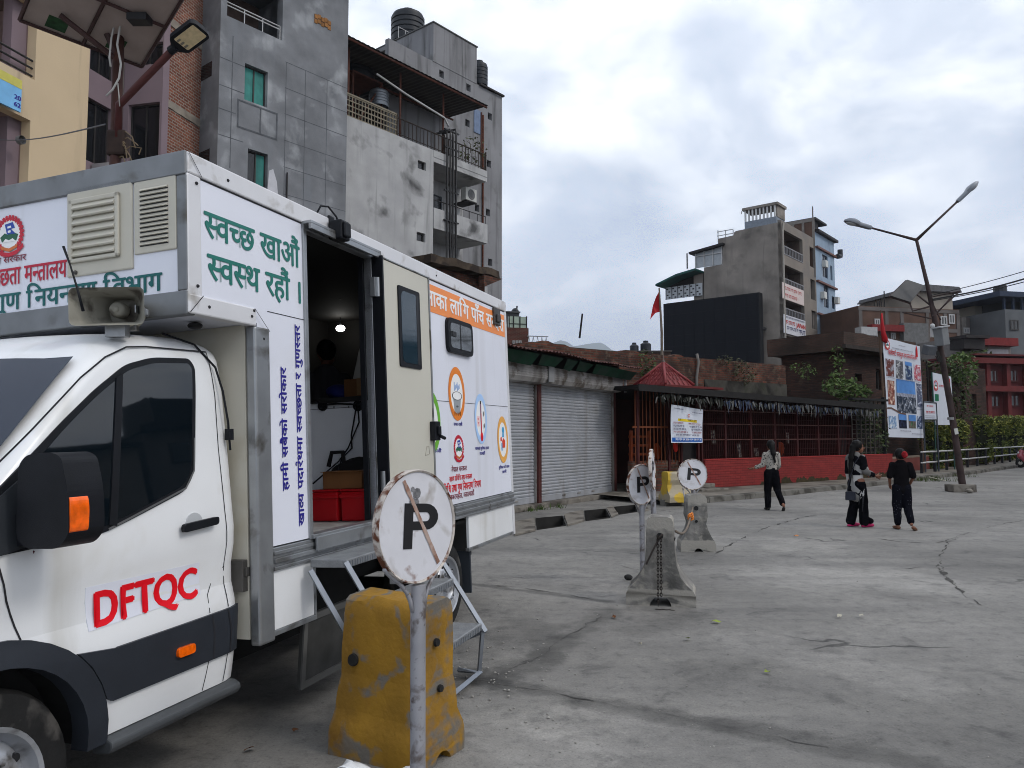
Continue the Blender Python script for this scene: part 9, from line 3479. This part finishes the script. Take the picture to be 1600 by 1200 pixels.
# ================================================================== passing scooter at the right edge, litter
sc0 = gnd(1597,731)
so_ = thing('scooter','pink scooter with a helmeted rider entering at the right edge','scooter',(sc0.x + .62,sc0.y,0),radians(78))
pink = M('scooter_pink',lin((.62,.30,.34)),.3,var=.06,coat=.6)
b = MB()
cap(b,(0,.62,.62),.16,(0,.30,.30),.13); cap(b,(0,.62,.62),.15,(0,.56,.84),.12)
cap(b,(0,.30,.28),.12,(0,-.15,.28),.13); cap(b,(0,-.15,.36),.16,(0,-.62,.58),.15)
cap(b,(0,-.15,.58),.13,(0,-.60,.68),.13)
fuse(b,'scooter_body',pink,so_,.03,4)
b = MB(); cap(b,(0,-.05,.72),.11,(0,-.6,.76),.12,flat=.9)
fuse(b,'seat',ink,so_,.03,3)
for y in (.62,-.52):
 b = MB(); b.lathe([(.12,-.05),(.20,-.05),(.24,-.02),(.24,.02),(.20,.05),(.12,.05)],(0,y,.24),(1,0,0),20)
 b.build('wheel',rubber,so_,smooth=True)
b = MB(); b.tube([(-.32,.48,.98),(0,.54,.96),(.32,.48,.98)],.02,6); b.tube([(0,.54,.95),(0,.62,.3)],.03,6)
b.build('handlebar',black_plastic,so_)
b = MB(); b.ball((0,.70,.78),.08,10,(1,.6,.8)); b.build('headlight',M('lamp_glass',(.5,.52,.55)),so_,smooth=True)
rider = thing('person','scooter rider in teal helmet and dark clothes at the right edge','person',(sc0.x + .62,sc0.y,0),radians(78))
b = MB(); hc = (0,-.02,1.36)
head(b,hc,(0,1,0)); cap(b,(0,-.1,1.15),.05,(0,-.04,1.32),.045); cap(b,(0,-.25,.82),.12,(0,-.12,1.1),.12,flat=.75)
for sg in (-1,1):
 cap(b,(sg * .16,-.1,1.12),.05,(sg * .24,.1,.95),.04); cap(b,(sg * .24,.1,.95),.037,(sg * .28,.38,.98),.028); hand(b,(sg * .28,.40,.985),(0,.9,-.1),(0,0,-1),sg,1.2)
 cap(b,(sg * .09,-.22,.84),.09,(sg * .15,.2,.76),.065); cap(b,(sg * .15,.2,.76),.06,(sg * .13,.12,.38),.04)
fuse(b,'body',skin_m,rider,.012,2)
face_bits(rider,hc,(0,1,0))
b = MB(); cap(b,(0,-.25,.84),.15,(0,-.12,1.12),.14,flat=.78)
for sg in (-1,1):
 cap(b,(sg * .16,-.1,1.12),.07,(sg * .24,.1,.95),.06); cap(b,(sg * .24,.1,.95),.055,(sg * .275,.34,.975),.045)
fuse(b,'jacket',blackcloth,rider,.016,3)
b = MB()
for sg in (-1,1):
 cap(b,(sg * .09,-.22,.84),.105,(sg * .15,.2,.76),.085); cap(b,(sg * .15,.2,.76),.08,(sg * .13,.13,.42),.065); cap(b,(sg * .13,.10,.36),.05,(sg * .13,.26,.345),.045)
fuse(b,'trousers',blackcloth,rider,.016,3)
b = MB(); b.ball((0,-.03,1.40),.15,16,(.9,1.05,.95)); b.ball((0,.03,1.33),.11,12)
fuse(b,'helmet',M('helmet_teal',lin((.06,.38,.38)),.3,var=.05,coat=.5),rider,.016,3)
def leaf_scrap(label,u,v,r,mat,seed,name='litter_scrap',cat='litter',group='small litter on the road'):
 p = gnd(u,v)
 rnd = random.Random(seed)
 b = MB()
 n = 7
 top = [b.bm.verts.new((cos(2 * pi * k / n) * r * rnd.uniform(.5,1.2),sin(2 * pi * k / n) * r * .6 * rnd.uniform(.5,1.2),rnd.uniform(.004,.03))) for k in range(n)]
 c = b.bm.verts.new((0,0,.012 + r * .2))
 for k in range(n):
  b.bm.faces.new((c,top[k],top[(k + 1) % n]))
 o = b.build(name,mat)
 o.location = (p.x,p.y,gz(p.x,p.y) + .006)
 o.rotation_euler = (0,0,rnd.uniform(0,6))
 tag(o,label,cat,group)
peel = M('peel',lin((.72,.46,.24)),.6,var=.2)
gl = M('green_scrap',lin((.50,.56,.20)),.6,var=.2)
dry = M('dry_leaf',lin((.38,.24,.14)),.8,var=.3)
pale = M('pale_scrap',lin((.66,.64,.58)),.7,var=.2)
leaf_scrap('orange peel scrap on the road left of the walkers',1244,839,.06,peel,1)
leaf_scrap('yellow green leaf beside the barrier with the chain',1118,975,.05,gl,2)
leaf_scrap('yellow green leaf low in the middle of the road',1074,1003,.035,gl,3)
leaf_scrap('green leaf lowest on the open road',1199,1055,.035,gl,4)
leaf_scrap('pale scrap at the centre right of the road',1312,968,.04,pale,5)
leaf_scrap('pale scrap beside the one at the centre right',1345,967,.04,pale,6)
leaf_scrap('brown leaf left of the yellow barrier under the truck',392,1173,.05,dry,7)
leaf_scrap('brown twig leaf between the truck and the barrier',462,1143,.03,dry,8)
leaf_scrap('reddish scrap left of the bare barrier foot',960,967,.05,dry,9)
leaf_scrap('pale paper scrap near the foot of the lamp post',1537,767,.07,pale,10)
leaf_scrap('pale chip beside the folding steps',1000,1010,.02,pale,11)
rnd = random.Random(77)
gm = M('gravel_grey',lin((.55,.54,.52)),.9,var=.3,scale=30)
b = MB()
for k in range(260):
 t = rnd.random()
 u = rnd.uniform(690,1590) if t > .45 else rnd.gauss(760,60)
 v = rnd.uniform(870,1195) if t > .45 else rnd.gauss(1060,60)
 if v > 1230 or v < 850: continue
 p = gnd(u,v)
 r = rnd.uniform(.002,.007) * (1.4 if t < .45 else 1)
 b.ball((p.x,p.y,gz(p.x,p.y) + r * .5),r,5,(1.2,1,.7))
tag(b.build('gravel',gm),kind='stuff')
b = MB()
stick = thing('stick','broken pale stick lying on the kerb under the railing','stick',gnd(1462,752))
b.tube([(-.25,0,.16),(.25,-.2,.03)],.02,5); b.build('stick_piece',pale,stick)
# ================================================================== air
hz_ = MB(); hz_.box(-2500,2500,-300,6500,-8,780)
haze = hz_.build('haze')
tag(haze,kind='stuff')
hm_ = bpy.data.materials.new('haze_air')
hm_.use_nodes = True
hn = hm_.node_tree
hn.nodes.remove(hn.nodes['Principled BSDF'])
pv = hn.nodes.new('ShaderNodeVolumePrincipled')
pv.inputs['Color'].default_value = (.82,.88,1.0,1)
pv.inputs['Density'].default_value = HAZE
pv.inputs['Anisotropy'].default_value = 0.2
hn.links.new(pv.outputs[0],hn.nodes['Material Output'].inputs['Volume'])
haze.data.materials.append(hm_)
haze.visible_shadow = True
